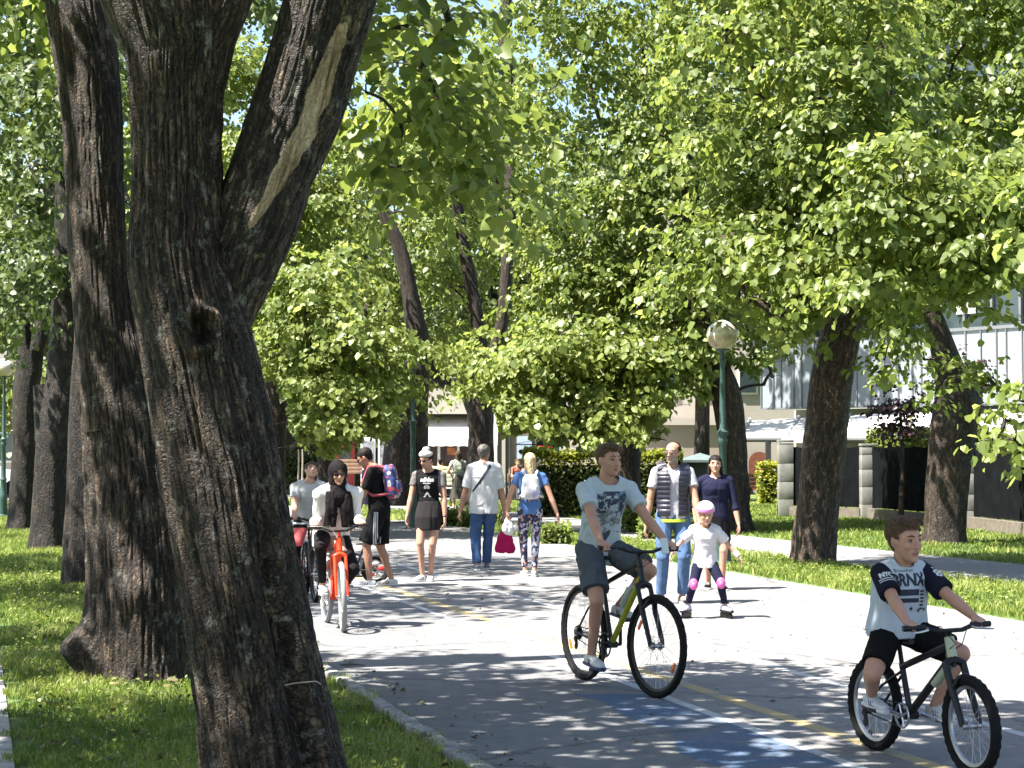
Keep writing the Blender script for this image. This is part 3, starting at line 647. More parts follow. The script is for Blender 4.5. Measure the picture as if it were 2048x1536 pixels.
# --- beyond the square and along the right side: trunks from the photograph, crowns as leafy masses
def crown_px(rows, Y, dy=2.0, br=.95, n=40, rng=rg, leaf=None):
    out = []
    for (x, y) in rows:
        b = br*rng.uniform(.8, 1.2); out.append((P(x, y, Y+rng.uniform(-dy, dy)), (b, b, b*.42), int(n*1.35)) + ((leaf,) if leaf else ()))
    return out
def grid_px(x0, x1, y0, y1, sx, sy, rng=rg, skip=.2):
    out = []
    for x in np.arange(x0, x1, sx):
        for y in np.arange(y0, y1, sy):
            if rng.random() > skip: out.append((x+rng.uniform(-.5, .5)*sx, y+rng.uniform(-.5, .5)*sy))
    return out
m = trunk_px(42, [(546, 1010, 56), (546, 960, 50), (546, 860, 50), (552, 790, 62), (556, 740, 50), (540, 640, 40), (560, 450, 30)])
tree('linden_tree', 'sunlit brown trunk just right of the leaning trunk, crown of bright leaves', 'lindens around the square', (m[0][0][0], 42, 0), [dict(pts=m[0], r=m[1], n=30, step=.08, flare=.2)],
     crown_px(grid_px(480, 720, 300, 740, 85, 62), 40, 1.5, .95, 46), seed=71, leaf=.115, light=.12)
m = trunk_px(38, [(648, 1040, 44), (650, 980, 34), (652, 900, 32), (662, 850, 26), (684, 790, 22), (700, 700, 16), (740, 600, 12)])
tree('linden_tree', 'small leaning linden with bright drooping leaves above the wooden board', 'lindens around the square', (m[0][0][0], 38, 0), [dict(pts=m[0], r=m[1], n=20, step=.08, flare=.2)],
     crown_px(grid_px(575, 775, 560, 880, 72, 52)+[(828, 700)], 36.5, 1.2, .75, 42), seed=72, leaf=.115, light=.15)
m = trunk_px(43, [(812, 1010, 100), (812, 960, 92), (815, 880, 86), (826, 800, 64), (835, 700, 50), (822, 600, 34), (800, 500, 30), (770, 430, 24), (740, 340, 18)])
tree('linden_tree', 'dark thick linden trunk right behind the green lamp post', 'lindens around the square', (m[0][0][0], 43, 0), [dict(pts=m[0], r=m[1], n=30, step=.08, flare=.15)],
     crown_px(grid_px(690, 900, 250, 700, 90, 66), 46.5, 1.2, .95, 44), seed=73, leaf=.11, light=.08)
m = trunk_px(46, [(962, 1015, 58), (962, 960, 52), (962, 860, 48), (960, 810, 52), (962, 760, 34), (960, 690, 28), (948, 600, 26), (925, 480, 24), (905, 330, 20), (880, 150, 16)])
mm1 = trunk_px(46, [(952, 820, 40), (930, 780, 32), (890, 765, 28), (862, 740, 22), (840, 660, 16)]); mm2 = trunk_px(44, [(968, 760, 26), (1000, 660, 24), (1012, 560, 24), (1020, 400, 24), (1018, 200, 26), (1010, 60, 26), (1015, -60, 20)])
tree('linden_tree', 'tall linden in the middle with one limb bent left and straight dark stems', 'lindens around the square', (m[0][0][0], 46, 0), [dict(pts=m[0], r=m[1], n=30, step=.08, flare=.15), dict(pts=mm1[0], r=mm1[1], n=18), dict(pts=mm2[0], r=mm2[1], n=18)],
     crown_px(grid_px(850, 1080, 60, 720, 95, 72), 50, 1.8, .95, 40), seed=74, leaf=.11)
m = trunk_px(43, [(1252, 1042, 66), (1252, 1000, 60), (1252, 940, 56), (1254, 880, 60), (1270, 820, 50), (1300, 760, 40)])
tree('linden_tree', 'short dark trunk behind the teenage cyclist with low bright leaves over the hedge', 'lindens around the square', (m[0][0][0], 43, 0), [dict(pts=m[0], r=m[1], n=30, step=.08, flare=.15)],
     crown_px(grid_px(1010, 1400, 690, 890, 66, 46, skip=0.05)+[(1250, 860), (1330, 690), (1375, 680), (1300, 870), (1200, 870)], 38.5, 1.2, .72, 40), seed=75, leaf=.125, light=.22)
m = trunk_px(38.6, [(1466, 1064, 76), (1466, 1020, 66), (1466, 940, 58), (1462, 860, 56), (1452, 790, 60), (1428, 720, 50), (1412, 640, 60), (1408, 520, 52), (1405, 420, 40), (1396, 330, 34), (1380, 280, 24)])
mm1 = trunk_px(38.4, [(1405, 660, 40), (1382, 560, 32), (1380, 480, 28), (1372, 300, 20)])
tree('linden_tree', 'brown linden trunk behind the walking couple and the near street lamp', 'lindens by the footpath', (m[0][0][0], 38.6, 0), [dict(pts=m[0], r=m[1], n=36, step=.07, flare=.15), dict(pts=mm1[0], r=mm1[1], n=20)],
     crown_px(grid_px(1130, 1560, -60, 560, 92, 66)+grid_px(1120, 1400, 540, 700, 80, 60), 39.6, 1.8, .95, 40)+crown_px(grid_px(1440, 1620, 600, 760, 70, 50), 40, 1.5, .6, 22), seed=76, leaf=.115)
m = trunk_px(27.7, [(1622, 1150, 96), (1624, 1110, 88), (1634, 1000, 84), (1648, 880, 88), (1664, 760, 84), (1682, 680, 80), (1702, 600, 74), (1724, 500, 60), (1746, 380, 52), (1762, 250, 46), (1770, 120, 40), (1790, 0, 34)])
mm1 = trunk_px(27.7, [(1700, 560, 40), (1600, 330, 40), (1530, 200, 40), (1480, 100, 34), (1440, 0, 26)])
def ridge_r(a, U): return .02*np.sin(3*a+U*1.3)
tree('linden_tree', 'sunlit curved linden trunk on the grass strip left of the boy', 'lindens by the footpath', (m[0][0][0], 27.7, 0), [dict(pts=m[0], r=m[1], n=90, step=.035, amp=.014, freq=20, flare=.12, extra=ridge_r), dict(pts=mm1[0], r=mm1[1], n=24)],
     crown_px(grid_px(1460, 1800, -60, 600, 88, 66), 26.5, 1.8, .70, 38, leaf=.105)+crown_px(grid_px(1740, 2080, 330, 600, 84, 62), 24, 1.2, .55, 30, leaf=.108)
     + crown_px([(1680, 560), (1720, 600), (1640, 560), (1580, 520), (1540, 480), (1770, 600), (1860, 560)], 25.5, .8, .5, 22, leaf=.108), crown_extra=lambda cr, K: [cr.blob(P(x, y, 25.8), (.3, .3, .2), 12, .105, length=.35, keep=None) for x, y in [(1555, 640), (1500, 600), (1590, 690), (1745, 640), (1790, 660), (1990, 620), (1940, 600), (1480, 560), (1770, 720), (1620, 620)]], seed=77, bark=bark_mat('bark_warm_sunlit', (.045, .030, .021), (.15, .108, .08), .35, 1.0), light=.06, length=.7)  # warm bark, colour also lightened for sunlight that the crown keeps off
m = trunk_px(33.6, [(1884, 1098, 90), (1886, 1060, 80), (1894, 960, 84), (1906, 860, 92), (1918, 800, 96), (1900, 740, 60), (1870, 640, 40), (1840, 560, 34), (1830, 400, 30)])
mm1 = trunk_px(33.6, [(1925, 820, 60), (1960, 720, 44), (1990, 600, 36), (2010, 400, 28)])
tree('linden_tree', 'dark linden trunk behind the boy, in front of the black fence panels', 'lindens by the footpath', (m[0][0][0], 33.6, 0), [dict(pts=m[0], r=m[1], n=60, step=.05, amp=.014, freq=18, flare=.1)],
     crown_px(grid_px(1800, 2150, -80, 520, 95, 74), 33, 2.2, .95, 42)+[], seed=78, leaf=.12, light=-.02, crown_extra=lambda cr, K: [cr.blob(P(x, y, 31.5), (.24, .24, .16), 10, .115, length=.3, keep=None) for x, y in [(1880, 770), (1930, 752), (1850, 720), (1800, 700), (1905, 725), (1960, 745), (1835, 670), (1990, 770), (1780, 750), (1870, 800)]])
# branch hanging in from a tree standing just right of the frame
m = ([(7.4, 19, 0), (7.35, 19, 1.5), (7.2, 19, 3), (6.9, 18.9, 4.8), (6.7, 18.5, 6.5)], [.3, .25, .22, .18, .1])
tree('linden_tree', 'spray of bright leaves hanging in at the right edge, trunk outside the picture', 'lindens by the footpath', m[0][0], [dict(pts=m[0], r=m[1], n=40, step=.08), dict(pts=[(7.2, 19, 3), (6.2, 18.6, 2.7), (5.4, 18.2, 2.0)], r=[.06, .04, .015], n=10)],
     crown_px([(2010, 840), (2035, 800), (2030, 880), (2050, 930), (1985, 880), (2060, 770), (2060, 860), (2070, 980)], 18.3, .4, .17, 6, leaf=.10)+crown_px([(2060, 470), (2070, 380), (2090, 520)], 18.5, .3, .3, 8, leaf=.12), seed=79, light=.1, length=.28, low=420)
# hanging lower leaves for (x>1985): their own keep line ignores the far boundary
# ------------------------------------------------------------------ things of the park and the far side
def box_px(mb, x0, x1, y0, y1, Y, depth, mi=0, bev=0):
    a, b = P(x0, y1, Y), P(x1, y0, Y)
    return mb.box(((a.x+b.x)/2, Y+depth/2, (a.z+b.z)/2), (b.x-a.x, depth, b.z-a.z), mi=mi, bev=bev)
M_GREEN = simple('green_painted_iron', (.025, .06, .052), .45, .3, 20, .15, .002, spec=.5)
def globe_mat():
    m, nt, b = newmat('milky_globe'); b.inputs['Roughness'].default_value = .25; b.inputs['Subsurface Weight'].default_value = 0
    n = noise(nt, 7, 7, .7); r = ramp(nt, n.outputs[0], [(.32, (.30, .26, .20)), (.55, (.62, .58, .5)), (.75, (.72, .70, .64))])
    tc = nt.nodes.new('ShaderNodeTexCoord'); sp = nt.nodes.new('ShaderNodeSeparateXYZ'); nt.links.new(tc.outputs['Generated'], sp.inputs[0])
    d = ramp(nt, sp.outputs['Z'], [(.0, (.72, .62, .5)), (.46, (.78, .70, .6)), (.5, (1, 1, 1))])   # dirt lies in the lower half of the globe
    nt.links.new(mix(nt, 1, r.outputs[0], d.outputs[0], 'MULTIPLY'), b.inputs['Base Color']); return m
M_GLOBE = globe_mat()
def lamp(px, Y, zg, label, rg_=.226, collar=1.9):
    x = (px-1024)/F*Y; e = empty('street_lamp', (x, Y, 0), 0, label, 'street lamp', 'globe street lamps')
    MB().lathe([(0, .15), (.06, .15), (.08, .12), (.45, .10), (.52, .115), (.58, .085), (.9, .072), (.95, .085), (1.0, .06), (collar-.14, .055), (collar-.12, .07), (collar-.06, .072), (collar-.02, .06), (collar+.02, .085), (collar+.05, .085), (collar+.07, .06), (collar+.1, .047), (zg-.4, .034), (zg-.36, .05), (zg-.33, .036), (zg-.26, .034), (zg-.22, .10), (zg-.19, .11), (zg-.17, .09)], n=18).build('pole', M_GREEN, e)
    g = MB().ell((0, 0, zg), rg_, n=36).build('globe', M_GLOBE, e)
    MB().lathe([(zg-rg_*.93, .09), (zg-rg_*.86, .115)], n=18).build('collar', M_GREEN, e)
    return e
lamp(1445, 27, 3.36, 'green iron lamp post with a dirty milky globe beside the walking couple')
lamp(826, 40, 3.8, 'green iron lamp post behind the woman in the black dress, globe hidden in leaves', collar=2.25)
lamp(8, 46, 3.72, 'lamp with a white globe at the left edge, far down the tree row')

# black fence with stone pillars
M_PIL = simple('rough_stone', (.16, .16, .148), .9, .3, 4, .3, .006)
M_MESH = simple('black_screening', (.006, .007, .008), .95, .3, 3, .3, .004, spec=.03)
M_DARKM = simple('dark_metal', (.03, .03, .033), .5, .2, 10, .1, .002)
M_BASE = simple('fence_footing', (.12, .10, .08), .9, .3, 6, .6, .02)
pil = [(G(1570, 1032), 1.95), (G(1735, 1036.5), 1.85), (G(1937, 1056), 1.85), (G(2160, 1084), 1.85)]
fe = empty('boundary_fence', tuple(pil[1][0]), 0, 'black screened fence panels between rough grey stone pillars', 'fence')
o0 = pil[1][0]
for p, h in pil:
    mb = MB(); z = 0; rg = random.Random(int(p.x*10)); q = p-o0
    while z < h-.1:
        hh = rg.uniform(.34, .5); hh = min(hh, h-.08-z); mb.box((q.x+rg.uniform(-.008, .008), q.y, z+hh/2-.02), (.36+rg.uniform(-.006, .006), .36, hh-.006), bev=.006); z += hh
    mb.box((q.x, q.y, h-.05), (.38, .38, .06), bev=.008); mb.box((q.x, q.y, h/2-.05), (.30, .30, h-.2))
    mb.build('pillar', M_PIL, fe)
for (a, _), (b, _) in zip(pil[:-1], pil[1:]):
    d = (b-a); L = d.length-.36; c = (a+b)/2-o0; an = math.atan2(d.y, d.x)
    MB().box((c.x, c.y, .12), (L, .22, .26), rz=an).build('footing', M_BASE, fe)
    vs, fs = [], []; nn = 36
    u = d.normalized(); nm = V(-u.y, u.x, 0); rg = random.Random(3)
    for i in range(nn+1):
        for j, z in enumerate((.27, .8, 1.3, 1.74)):
            s = -L/2+L*i/nn; off = .012*math.sin(i*1.9+j)+.01*math.sin(i*.7); pnt = c+u*s+nm*(.03+off); vs.append((pnt.x, pnt.y, z+.012*math.sin(i*.8)*(j == 3)))
    for i in range(nn):
        for j in range(3): fs.append((i*4+j, i*4+4+j, i*4+5+j, i*4+1+j))
    MB().add(vs, fs).build('screen_panel', M_MESH, fe)
    mb = MB()
    for z in (.35, 1.0, 1.7): mb.box((c.x-nm.x*-.06*0+.07*abs(nm.x), c.y+.05, z), (L, .03, .03), rz=an)
    for i in range(1, 4):
        p = c+u*(-L/2+L*i/4); mb.box((p.x+.07, p.y+.05, 1.0), (.04, .04, 1.5), rz=an)
    mb.build('rail', M_DARKM, fe)

# grey clad office building, right
M_CLAD = simple('grey_cladding', (.20, .225, .25), .5, .06, .8, .03, .01, spec=.4)
M_FRAME = simple('steel_profile', (.16, .17, .18), .5, .1, 5, .05, .002, metal=.3)
M_REND = simple('beige_render', (.26, .215, .18), .9, .08, 1.2, .2, .01)
M_REND2 = simple('pale_render', (.33, .30, .265), .9, .08, 1.0, .2, .01)
def glass_mat(name, c):
    m, nt, b = newmat(name); b.inputs['Base Color'].default_value = (*c, 1); b.inputs['Roughness'].default_value = .08; b.inputs['Specular IOR Level'].default_value = .8
    n = noise(nt, .8, 3, .5); bump(nt, b, n.outputs[0], .05, .05); return m
M_GLASS = glass_mat('window_glass', (.03, .045, .05))
M_BLIND = simple('white_blind', (.28, .28, .25), .8, .05, 3, 0)
M_WHITE = simple('white_paint', (.62, .62, .6), .6, .05, 5, .1, .003)
def plane_frame(A, B): return (B-A).normalized()
# facade runs from far left A to near right B
A0 = V(*P(1524, 0, 64)); A0.z = 0; B0 = V(*P(2150, 0, 54)); B0.z = 0; uf = (B0-A0).normalized(); Lf = (B0-A0).length; af = math.atan2(uf.y, uf.x); nf_ = V(uf.y, -uf.x, 0)
bd = empty('office_building', tuple(A0), 0, 'grey clad building with a glazed upper floor behind the black fence', 'building')
def fb(mb, s0, s1, z0, z1, off, th, mi=0):
    c = uf*((s0+s1)/2)+nf_*(off-th/2); return mb.box((c.x, c.y, (z0+z1)/2), (s1-s0, th, z1-z0), rz=af, mi=mi)
ZB, ZP = 3.12, 5.35
fb(MB(), 0, Lf+6, ZB, ZP, 0, .3).build('wall', M_CLAD, bd)
fb(MB(), 0, Lf+6, ZP, 17, -.35, 8).build('wall', M_GLASS, bd)
mb = MB(); fb(mb, -.05, Lf+6, ZP, ZP+.10, .06, .45); fb(mb, -.05, Lf+6, ZB-.06, ZB, .03, .36); s = 0; rg = random.Random(8)
while s < Lf+6: fb(mb, s-.02, s+.02, ZB, ZP, .05, .06); s += .58 if rg.random() < .6 else .36
mb.build('seam', M_FRAME, bd)
mb = MB(); s = .1
while s < Lf+6:
    for z0 in (ZP+.1, 8.5, 11.6): fb(mb, s-.04, s+.04, z0, z0+3.0, -.22, .14)
    s += 1.05
for z in (8.4, 11.5, 14.6): fb(mb, 0, Lf+6, z, z+.22, -.15, .2)
mb.build('mullion', M_FRAME, bd)
for (a, b, z0, z1) in [(6.9, 7.7, 6.2, 8.4), (8.15, 8.9, 5.9, 8.4), (3.2, 3.9, 5.6, 7.2), (4.9, 5.3, 5.45, 8.4)]:
    fb(MB(), a, b, z0, z1, -.30, .02).build('blind', M_BLIND, bd)
fb(MB(), 0.2, Lf+6, 0, ZB-.06, -1.4, .3).build('ground_floor_wall', M_REND2, bd)
fb(MB(), -.0, Lf+6, 17, 17.3, .2, 9).build('roof_edge', M_FRAME, bd)
# beige old building left of it
bo = empty('old_building', tuple(P(1400, 898, 72)-V(0, 0, CAMH)), 0, 'pale rendered building with small windows and an arched door', 'building'); off = bo.location
def bx(mb, x0, x1, y0, y1, Y, dep, mi=0):
    a, b = P(x0, y1, Y), P(x1, y0, Y); return mb.box(((a.x+b.x)/2-off.x, Y+dep/2-off.y, (a.z+b.z)/2), (b.x-a.x, dep, b.z-a.z), mi=mi)
bx(MB(), 1130, 1620, 420, 988, 72, 6).build('wall', M_REND2, bo)
bx(MB(), 1250, 1440, 850, 988, 69, 2.8).build('porch', M_REND, bo)
bx(MB(), 1240, 1450, 838, 850, 68.8, 3.1).build('ledge', M_REND2, bo)
for (x0, x1, y0, y1) in [(1480, 1512, 735, 785), (1400, 1432, 735, 785), (1320, 1352, 735, 785), (1480, 1512, 610, 665), (1400, 1432, 610, 665), (1240, 1272, 610, 665), (1160, 1192, 610, 665), (1240, 1272, 735, 785), (1320, 1352, 490, 545), (1400, 1432, 490, 545)]:
    w_ = bx(MB(), x0-4, x1+4, y0-4, y1+4, 71.92, .1).build('window', M_WHITE, bo); bx(MB(), x0, x1, y0, y1, 71.88, .06).build('pane', M_GLASS, w_)
M_DOOR = simple('red_brown_wood', (.16, .05, .03), .6, .25, 8, .3, .004)
mb = MB(); c = P(1518, 925, 71.9); r_ = .42; pts = []
for k in range(13): a = math.pi*k/12; pts.append((c.x-off.x+r_*math.cos(a), 71.85-off.y, c.z+r_*math.sin(a)))
mb.add(pts+[(c.x-off.x-r_, 71.85-off.y, .1), (c.x-off.x+r_, 71.85-off.y, .1)], [tuple(range(15))]); mb.build('door', M_DOOR, bo)
# pergola awning in front of the offices
pg = empty('pergola', tuple(G(1542, 1000)-V(0, 0, 0)), 0, 'white sloping awning on dark posts in front of the offices', 'pergola'); q0 = pg.location
Yp = 56
def pp(x, y, Y): return P(x, y, Y)-q0
mb = MB(); a, b, c, d = pp(1480, 872, 58), pp(2120, 872, 50), pp(2160, 800, 56), pp(1500, 842, 64)
mb.add([a, b, c, d, a-V(0, 0, .05), b-V(0, 0, .05), c-V(0, 0, .05), d-V(0, 0, .05)], [(0, 1, 2, 3), (7, 6, 5, 4), (0, 4, 5, 1), (2, 6, 7, 3), (1, 5, 6, 2), (0, 3, 7, 4)]); mb.build('awning', M_WHITE, pg, smooth=False)
mb = MB()
for t in np.linspace(0, 1, 7):
    u0, u1 = a.lerp(b, t), d.lerp(c, t); mb.tube([u0+V(0, 0, .06), u1+V(0, 0, .06)], .055, n=8)
mb.build('rafter', simple('awning_tube', (.42, .42, .42), .5, .1, 6, 0), pg)
mb = MB().tube([a-V(0, 0, .12), b-V(0, 0, .12)], .07, n=8); mb.build('beam', M_DARKM, pg)
for t in (.1, .36, .62, .88):
    u0 = a.lerp(b, t); MB().box((u0.x, u0.y, (u0.z-.12-q0.z)/2), (.16, .16, u0.z-.12)).build('post', M_DARKM, pg)
MB().add(*(lambda A: (A, [(0, 1, 2, 3), (4, 7, 6, 5), (0, 4, 5, 1), (3, 2, 6, 7), (0, 3, 7, 4), (1, 5, 6, 2)]))([pp(1562, 870, 48), pp(1660, 870, 48), pp(1660, 886, 48), pp(1562, 886, 48), pp(1562, 870, 50), pp(1660, 870, 50), pp(1660, 886, 50), pp(1562, 886, 50)])).build('canopy_box', M_WHITE, pg, smooth=False)

# hedges and shrubs
M_INNER = simple('dark_core', (.015, .018, .008), .95, .4, 12, .8, .03, spec=.05)
def hedge(name, label, cat, c, dims, rz, n, leaf, mat, seed, top=None, group=None, light=0):
    rng = np.random.default_rng(seed); root = empty(name, c, rz, label, cat, group)
    k = n; x = rng.uniform(-.5, .5, k)*dims[0]; y = rng.uniform(-.5, .5, k)*dims[1]; z = rng.uniform(0, 1, k)*dims[2]
    f = rng.integers(0, 5, k); y = np.where(f <= 1, -dims[1]/2+rng.uniform(0, .15, k), y); z = np.where((f == 2) | (f == 3), dims[2]-rng.uniform(0, .12, k), z); x = np.where(f == 4, np.where(rng.random(k) < .5, -1, 1)*dims[0]/2, x)
    z = z*(1+.10*vnoise(x*1.2, y*1.2+seed))+.03*rng.normal(0, 1, k); y = y+.09*vnoise(x*1.7, z*1.7)
    p = np.stack([x, y, np.maximum(z, .03)], 1); ou = np.stack([x*.2, np.where(f <= 1, -1, -.2), np.where(f >= 2, 1, .2)], 1)+rng.normal(0, .3, (k, 3)); ou /= np.linalg.norm(ou, axis=1)[:, None]
    al = ou*.4+rng.normal(0, .8, (k, 3)); al /= np.linalg.norm(al, axis=1)[:, None]
    v, fc = leaves(p, al, ou, np.full(k, leaf), rng); t = np.clip(.4+light+rng.normal(0, .2, k)+.2*vnoise(x*2, z*2), 0, 1)
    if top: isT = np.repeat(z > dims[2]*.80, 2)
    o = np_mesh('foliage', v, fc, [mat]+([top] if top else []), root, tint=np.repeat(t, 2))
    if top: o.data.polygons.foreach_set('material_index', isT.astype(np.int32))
    MB().box((0, 0, dims[2]*.42), (dims[0]*.86, dims[1]*.6, dims[2]*.8), bev=min(dims)*.15).build('dark_core', M_INNER, root)  # added solid dark box, so gaps between the leaves look dark
    mb = MB(); rg = random.Random(seed)
    for i in range(1):
        xx = rg.uniform(-.46, .46)*dims[0]; yy = rg.uniform(-.3, .3)*dims[1]; mb.tube([(xx, yy, 0), (xx+rg.uniform(-.1, .1), yy, dims[2]*.5), (xx+rg.uniform(-.2, .2), yy+rg.uniform(-.1, .1), dims[2]*.85)], [.02, .014, .005], n=5)
    mb.build('stem', M_BARK3, root); return root
M_BARK3 = simple('twig_bark', (.08, .06, .045), .9, .2, 10, .3, .004)
h0 = G(1195, 1034)
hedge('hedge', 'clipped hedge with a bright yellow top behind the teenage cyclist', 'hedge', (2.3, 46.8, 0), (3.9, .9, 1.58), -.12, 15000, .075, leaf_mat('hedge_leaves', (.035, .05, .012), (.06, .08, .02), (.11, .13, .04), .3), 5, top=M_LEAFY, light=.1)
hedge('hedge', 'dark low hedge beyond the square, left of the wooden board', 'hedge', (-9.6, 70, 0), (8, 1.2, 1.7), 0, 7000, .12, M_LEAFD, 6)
for i, (px, py, w_, h, lab) in enumerate([(900, 1050, 1.5, .38, 'low leafy ground plants in the shade between the dress woman and the white shirt man'), (1110, 1085, .5, .35, 'small weedy tuft at the path edge left of the teenager'), (1285, 1062, .8, .45, 'leafy weeds beneath the handlebar of the teenager'), (1310, 1075, .6, .35, 'low weed clump beside the father'), (960, 1052, .9, .3, 'ground plants right of the low leafy patch')]):
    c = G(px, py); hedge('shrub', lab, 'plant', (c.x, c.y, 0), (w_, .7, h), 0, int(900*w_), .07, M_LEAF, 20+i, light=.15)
M_LEAFYB = M_LEAFY
hedge('shrub', 'yellow flowering shrub beside the dark pergola post', 'shrub', (P(1545, 0, 57).x, 57, 0), (.9, .7, 1.25), 0, 1400, .09, M_LEAFY, 31, light=.3)
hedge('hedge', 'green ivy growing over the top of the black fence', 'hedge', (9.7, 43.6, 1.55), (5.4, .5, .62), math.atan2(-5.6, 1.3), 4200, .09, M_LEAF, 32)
def copper(c, r, lab, seed):
    root = empty('copper_tree', (c.x, c.y, 0), 0, lab, 'tree', 'copper leaved trees'); cr = Crown(seed)
    bm_ = BarkMesh(); bm_.limb([(0, 0, 0), (.05, 0, c.z*.6), (0, 0, c.z)], [.07, .05, .03], n=8, step=.3, amp=.002, freq=14, lob=0); bm_.build('trunk', M_BARK2, root)
    cr.blob((0, 0, c.z), (r, r, r*1.1), 120, .09, length=.4, droop=.2, shell=.1); cr.build('crown', M_LEAFR, root)
copper(P(1800, 815, 41), .55, 'small dark copper leaved tree left of the trunk by the fence', 1); copper(P(1925, 770, 40), .6, 'dark copper leaved tree behind the dark trunk', 2)

# the square: planter, board, cafe pavilion
c = G(588, 988)
pl = empty('planter', tuple(c), 0, 'round white concrete planter with a conical green bush', 'planter')
MB().lathe([(0, .24), (.05, .30), (.3, .33), (.42, .34), (.45, .31), (.44, .27)], n=20).build('pot', M_WHITE, pl)
hb = hedge('bush', None, None, (0, 0, .4), (.55, .55, .6), 0, 500, .08, M_LEAF, 44, light=.1); hb.parent = pl
for ch in [x for x in bpy.data.objects if x.parent == hb]: ch.parent = pl; ch.location.z += .4
bpy.data.objects.remove(hb)
M_WOOD = simple('brown_boards', (.24, .14, .09), .75, .25, 5, .3, .004)
wb = empty('wooden_board', (P(695, 0, 56).x, 56, 0), 0, 'long brown wooden board screen behind the headscarf cyclist', 'board')
mb = MB()
for k in range(4): mb.box((0, 0, 1.0+k*.112), (1.28, .03, .105), bev=.004)
mb.build('board', M_WOOD, wb)
for sx in (-.6, 0, .6): MB().box((sx, .04, .75), (.05, .05, 1.5)).build('post', M_DARKM, wb)
cb = empty('cream_board', (P(884, 0, 58).x, 58, 0), 0, 'cream slatted bench back in front of the cafe', 'bench')
mb = MB()
for k in range(5): mb.box((0, 0, .62+k*.12), (.68, .03, .105), bev=.004)
mb.build('backrest', simple('cream_slats', (.46, .44, .30), .7, .1, 6, .1, .003), cb); MB().box((0, -.25, .48), (.68, .42, .04), bev=.005).build('seat', M_WHITE, cb)
for sx in (-.28, .28):
    MB().box((sx, -.2, .23), (.05, .4, .46)).build('leg', M_DARKM, cb)
# cafe pavilion
YC = 66; x0, x1 = P(800, 0, YC).x, P(1000, 0, YC).x; xc = (x0+x1)/2; W_ = x1-x0
cf = empty('cafe_pavilion', (xc, YC, 0), 0, 'small cafe pavilion with a white awning, white posts and a dark inside', 'cafe')
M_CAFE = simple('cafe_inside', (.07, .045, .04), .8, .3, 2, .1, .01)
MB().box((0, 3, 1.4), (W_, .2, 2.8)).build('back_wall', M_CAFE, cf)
mb = MB(); hw = W_/2
mb.add([(-hw, -1.6, 2.05), (hw, -1.6, 2.05), (hw, 1.2, 2.95), (-hw, 1.2, 2.95), (-hw, -1.6, 1.97), (hw, -1.6, 1.97), (hw, 1.2, 2.87), (-hw, 1.2, 2.87)], [(0, 1, 2, 3), (4, 7, 6, 5), (0, 4, 5, 1), (0, 3, 7, 4), (1, 5, 6, 2), (2, 6, 7, 3)])
n = 24
for k in range(n): mb.box((-hw+W_*(k+.5)/n, -1.61, 1.9+(.015 if k % 2 else 0)), (W_/n*.94, .02, .22))
mb.build('awning', M_WHITE, cf, smooth=False)
MB().box((0, 1.3, 3.4), (W_, 3.4, .9)).build('roof', M_REND2, cf)
for k in range(6): MB().box((-hw+.1+k*(W_-.2)/5, -1.45, 1.0), (.09, .09, 1.95)).build('post', M_WHITE, cf)
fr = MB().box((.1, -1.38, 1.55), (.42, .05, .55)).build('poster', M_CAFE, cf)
MB().box((.1, -1.42, 1.62), (.30, .01, .26)).build('picture', simple('poster_print', (.35, .12, .05), .5, .6, 3, 0), fr)
MB().box((-.9, -1.2, .55), (1.6, .5, 1.1)).build('counter', simple('counter', (.30, .24, .2), .6, .2, 4, .1, .003), cf)
# brown kiosk with posters right of it
kk = empty('kiosk', (P(1040, 0, 62).x, 62, 0), 0, 'brown kiosk with a pale blue poster and a red lit sign', 'kiosk')
MB().box((0, 1, 1.25), (1.5, 2, 2.5)).build('wall', simple('kiosk_wall', (.14, .11, .095), .8, .2, 3, .1, .004), kk)
po = MB().box((.15, -.03, 1.75), (.5, .04, .75)).build('poster', simple('pale_blue_poster', (.35, .42, .55), .5, .15, 4, 0), kk)
MB().ell((.05, -.06, 1.62), (.10, .01, .07)).build('blot', M_MESH, po); MB().ell((.27, -.06, 1.62), (.10, .01, .07)).build('blot', M_MESH, po)
MB().box((.85, -.03, 1.85), (.6, .05, .3)).build('sign', M_MESH, kk); MB().box((.85, -.06, 1.78), (.5, .02, .06)).build('sign_stripe', simple('red_sign', (.45, .03, .02), .4, .1, 4, 0), kk)
MB().box((-.85, -.1, 1.7), (.14, .14, 3.4)).build('post', M_WHITE, kk); MB().box((-.55, -.1, 1.7), (.12, .12, 3.4)).build('post', M_REND2, kk)
# red cabinet and white frames behind the wooden board
rc = empty('red_booth', (P(692, 0, 68).x, 68, 0), 0, 'small red booth in the shade beyond the square', 'booth')
MB().box((0, 0, 1.1), (.62, .5, 2.2), bev=.02).build('body', simple('red_paint', (.32, .02, .02), .5, .2, 6, .05, .002), rc); MB().box((0, -.26, 1.4), (.4, .02, .6)).build('window', M_GLASS, rc)
wf = empty('notice_stand', (P(745, 0, 64).x, 64, 0), 0, 'white framed notice stands with grey posters under the trees', 'notice stand')
for k, xx in enumerate((-.15, .45)):
    f_ = MB().box((xx, 0, 1.25), (.5, .05, 1.7), bev=.01).build('frame', M_WHITE, wf); MB().box((xx, -.03, 1.3), (.4, .02, 1.4)).build('poster', simple('grey_poster', (.22, .22, .24), .6, .7, 5, 0), f_)
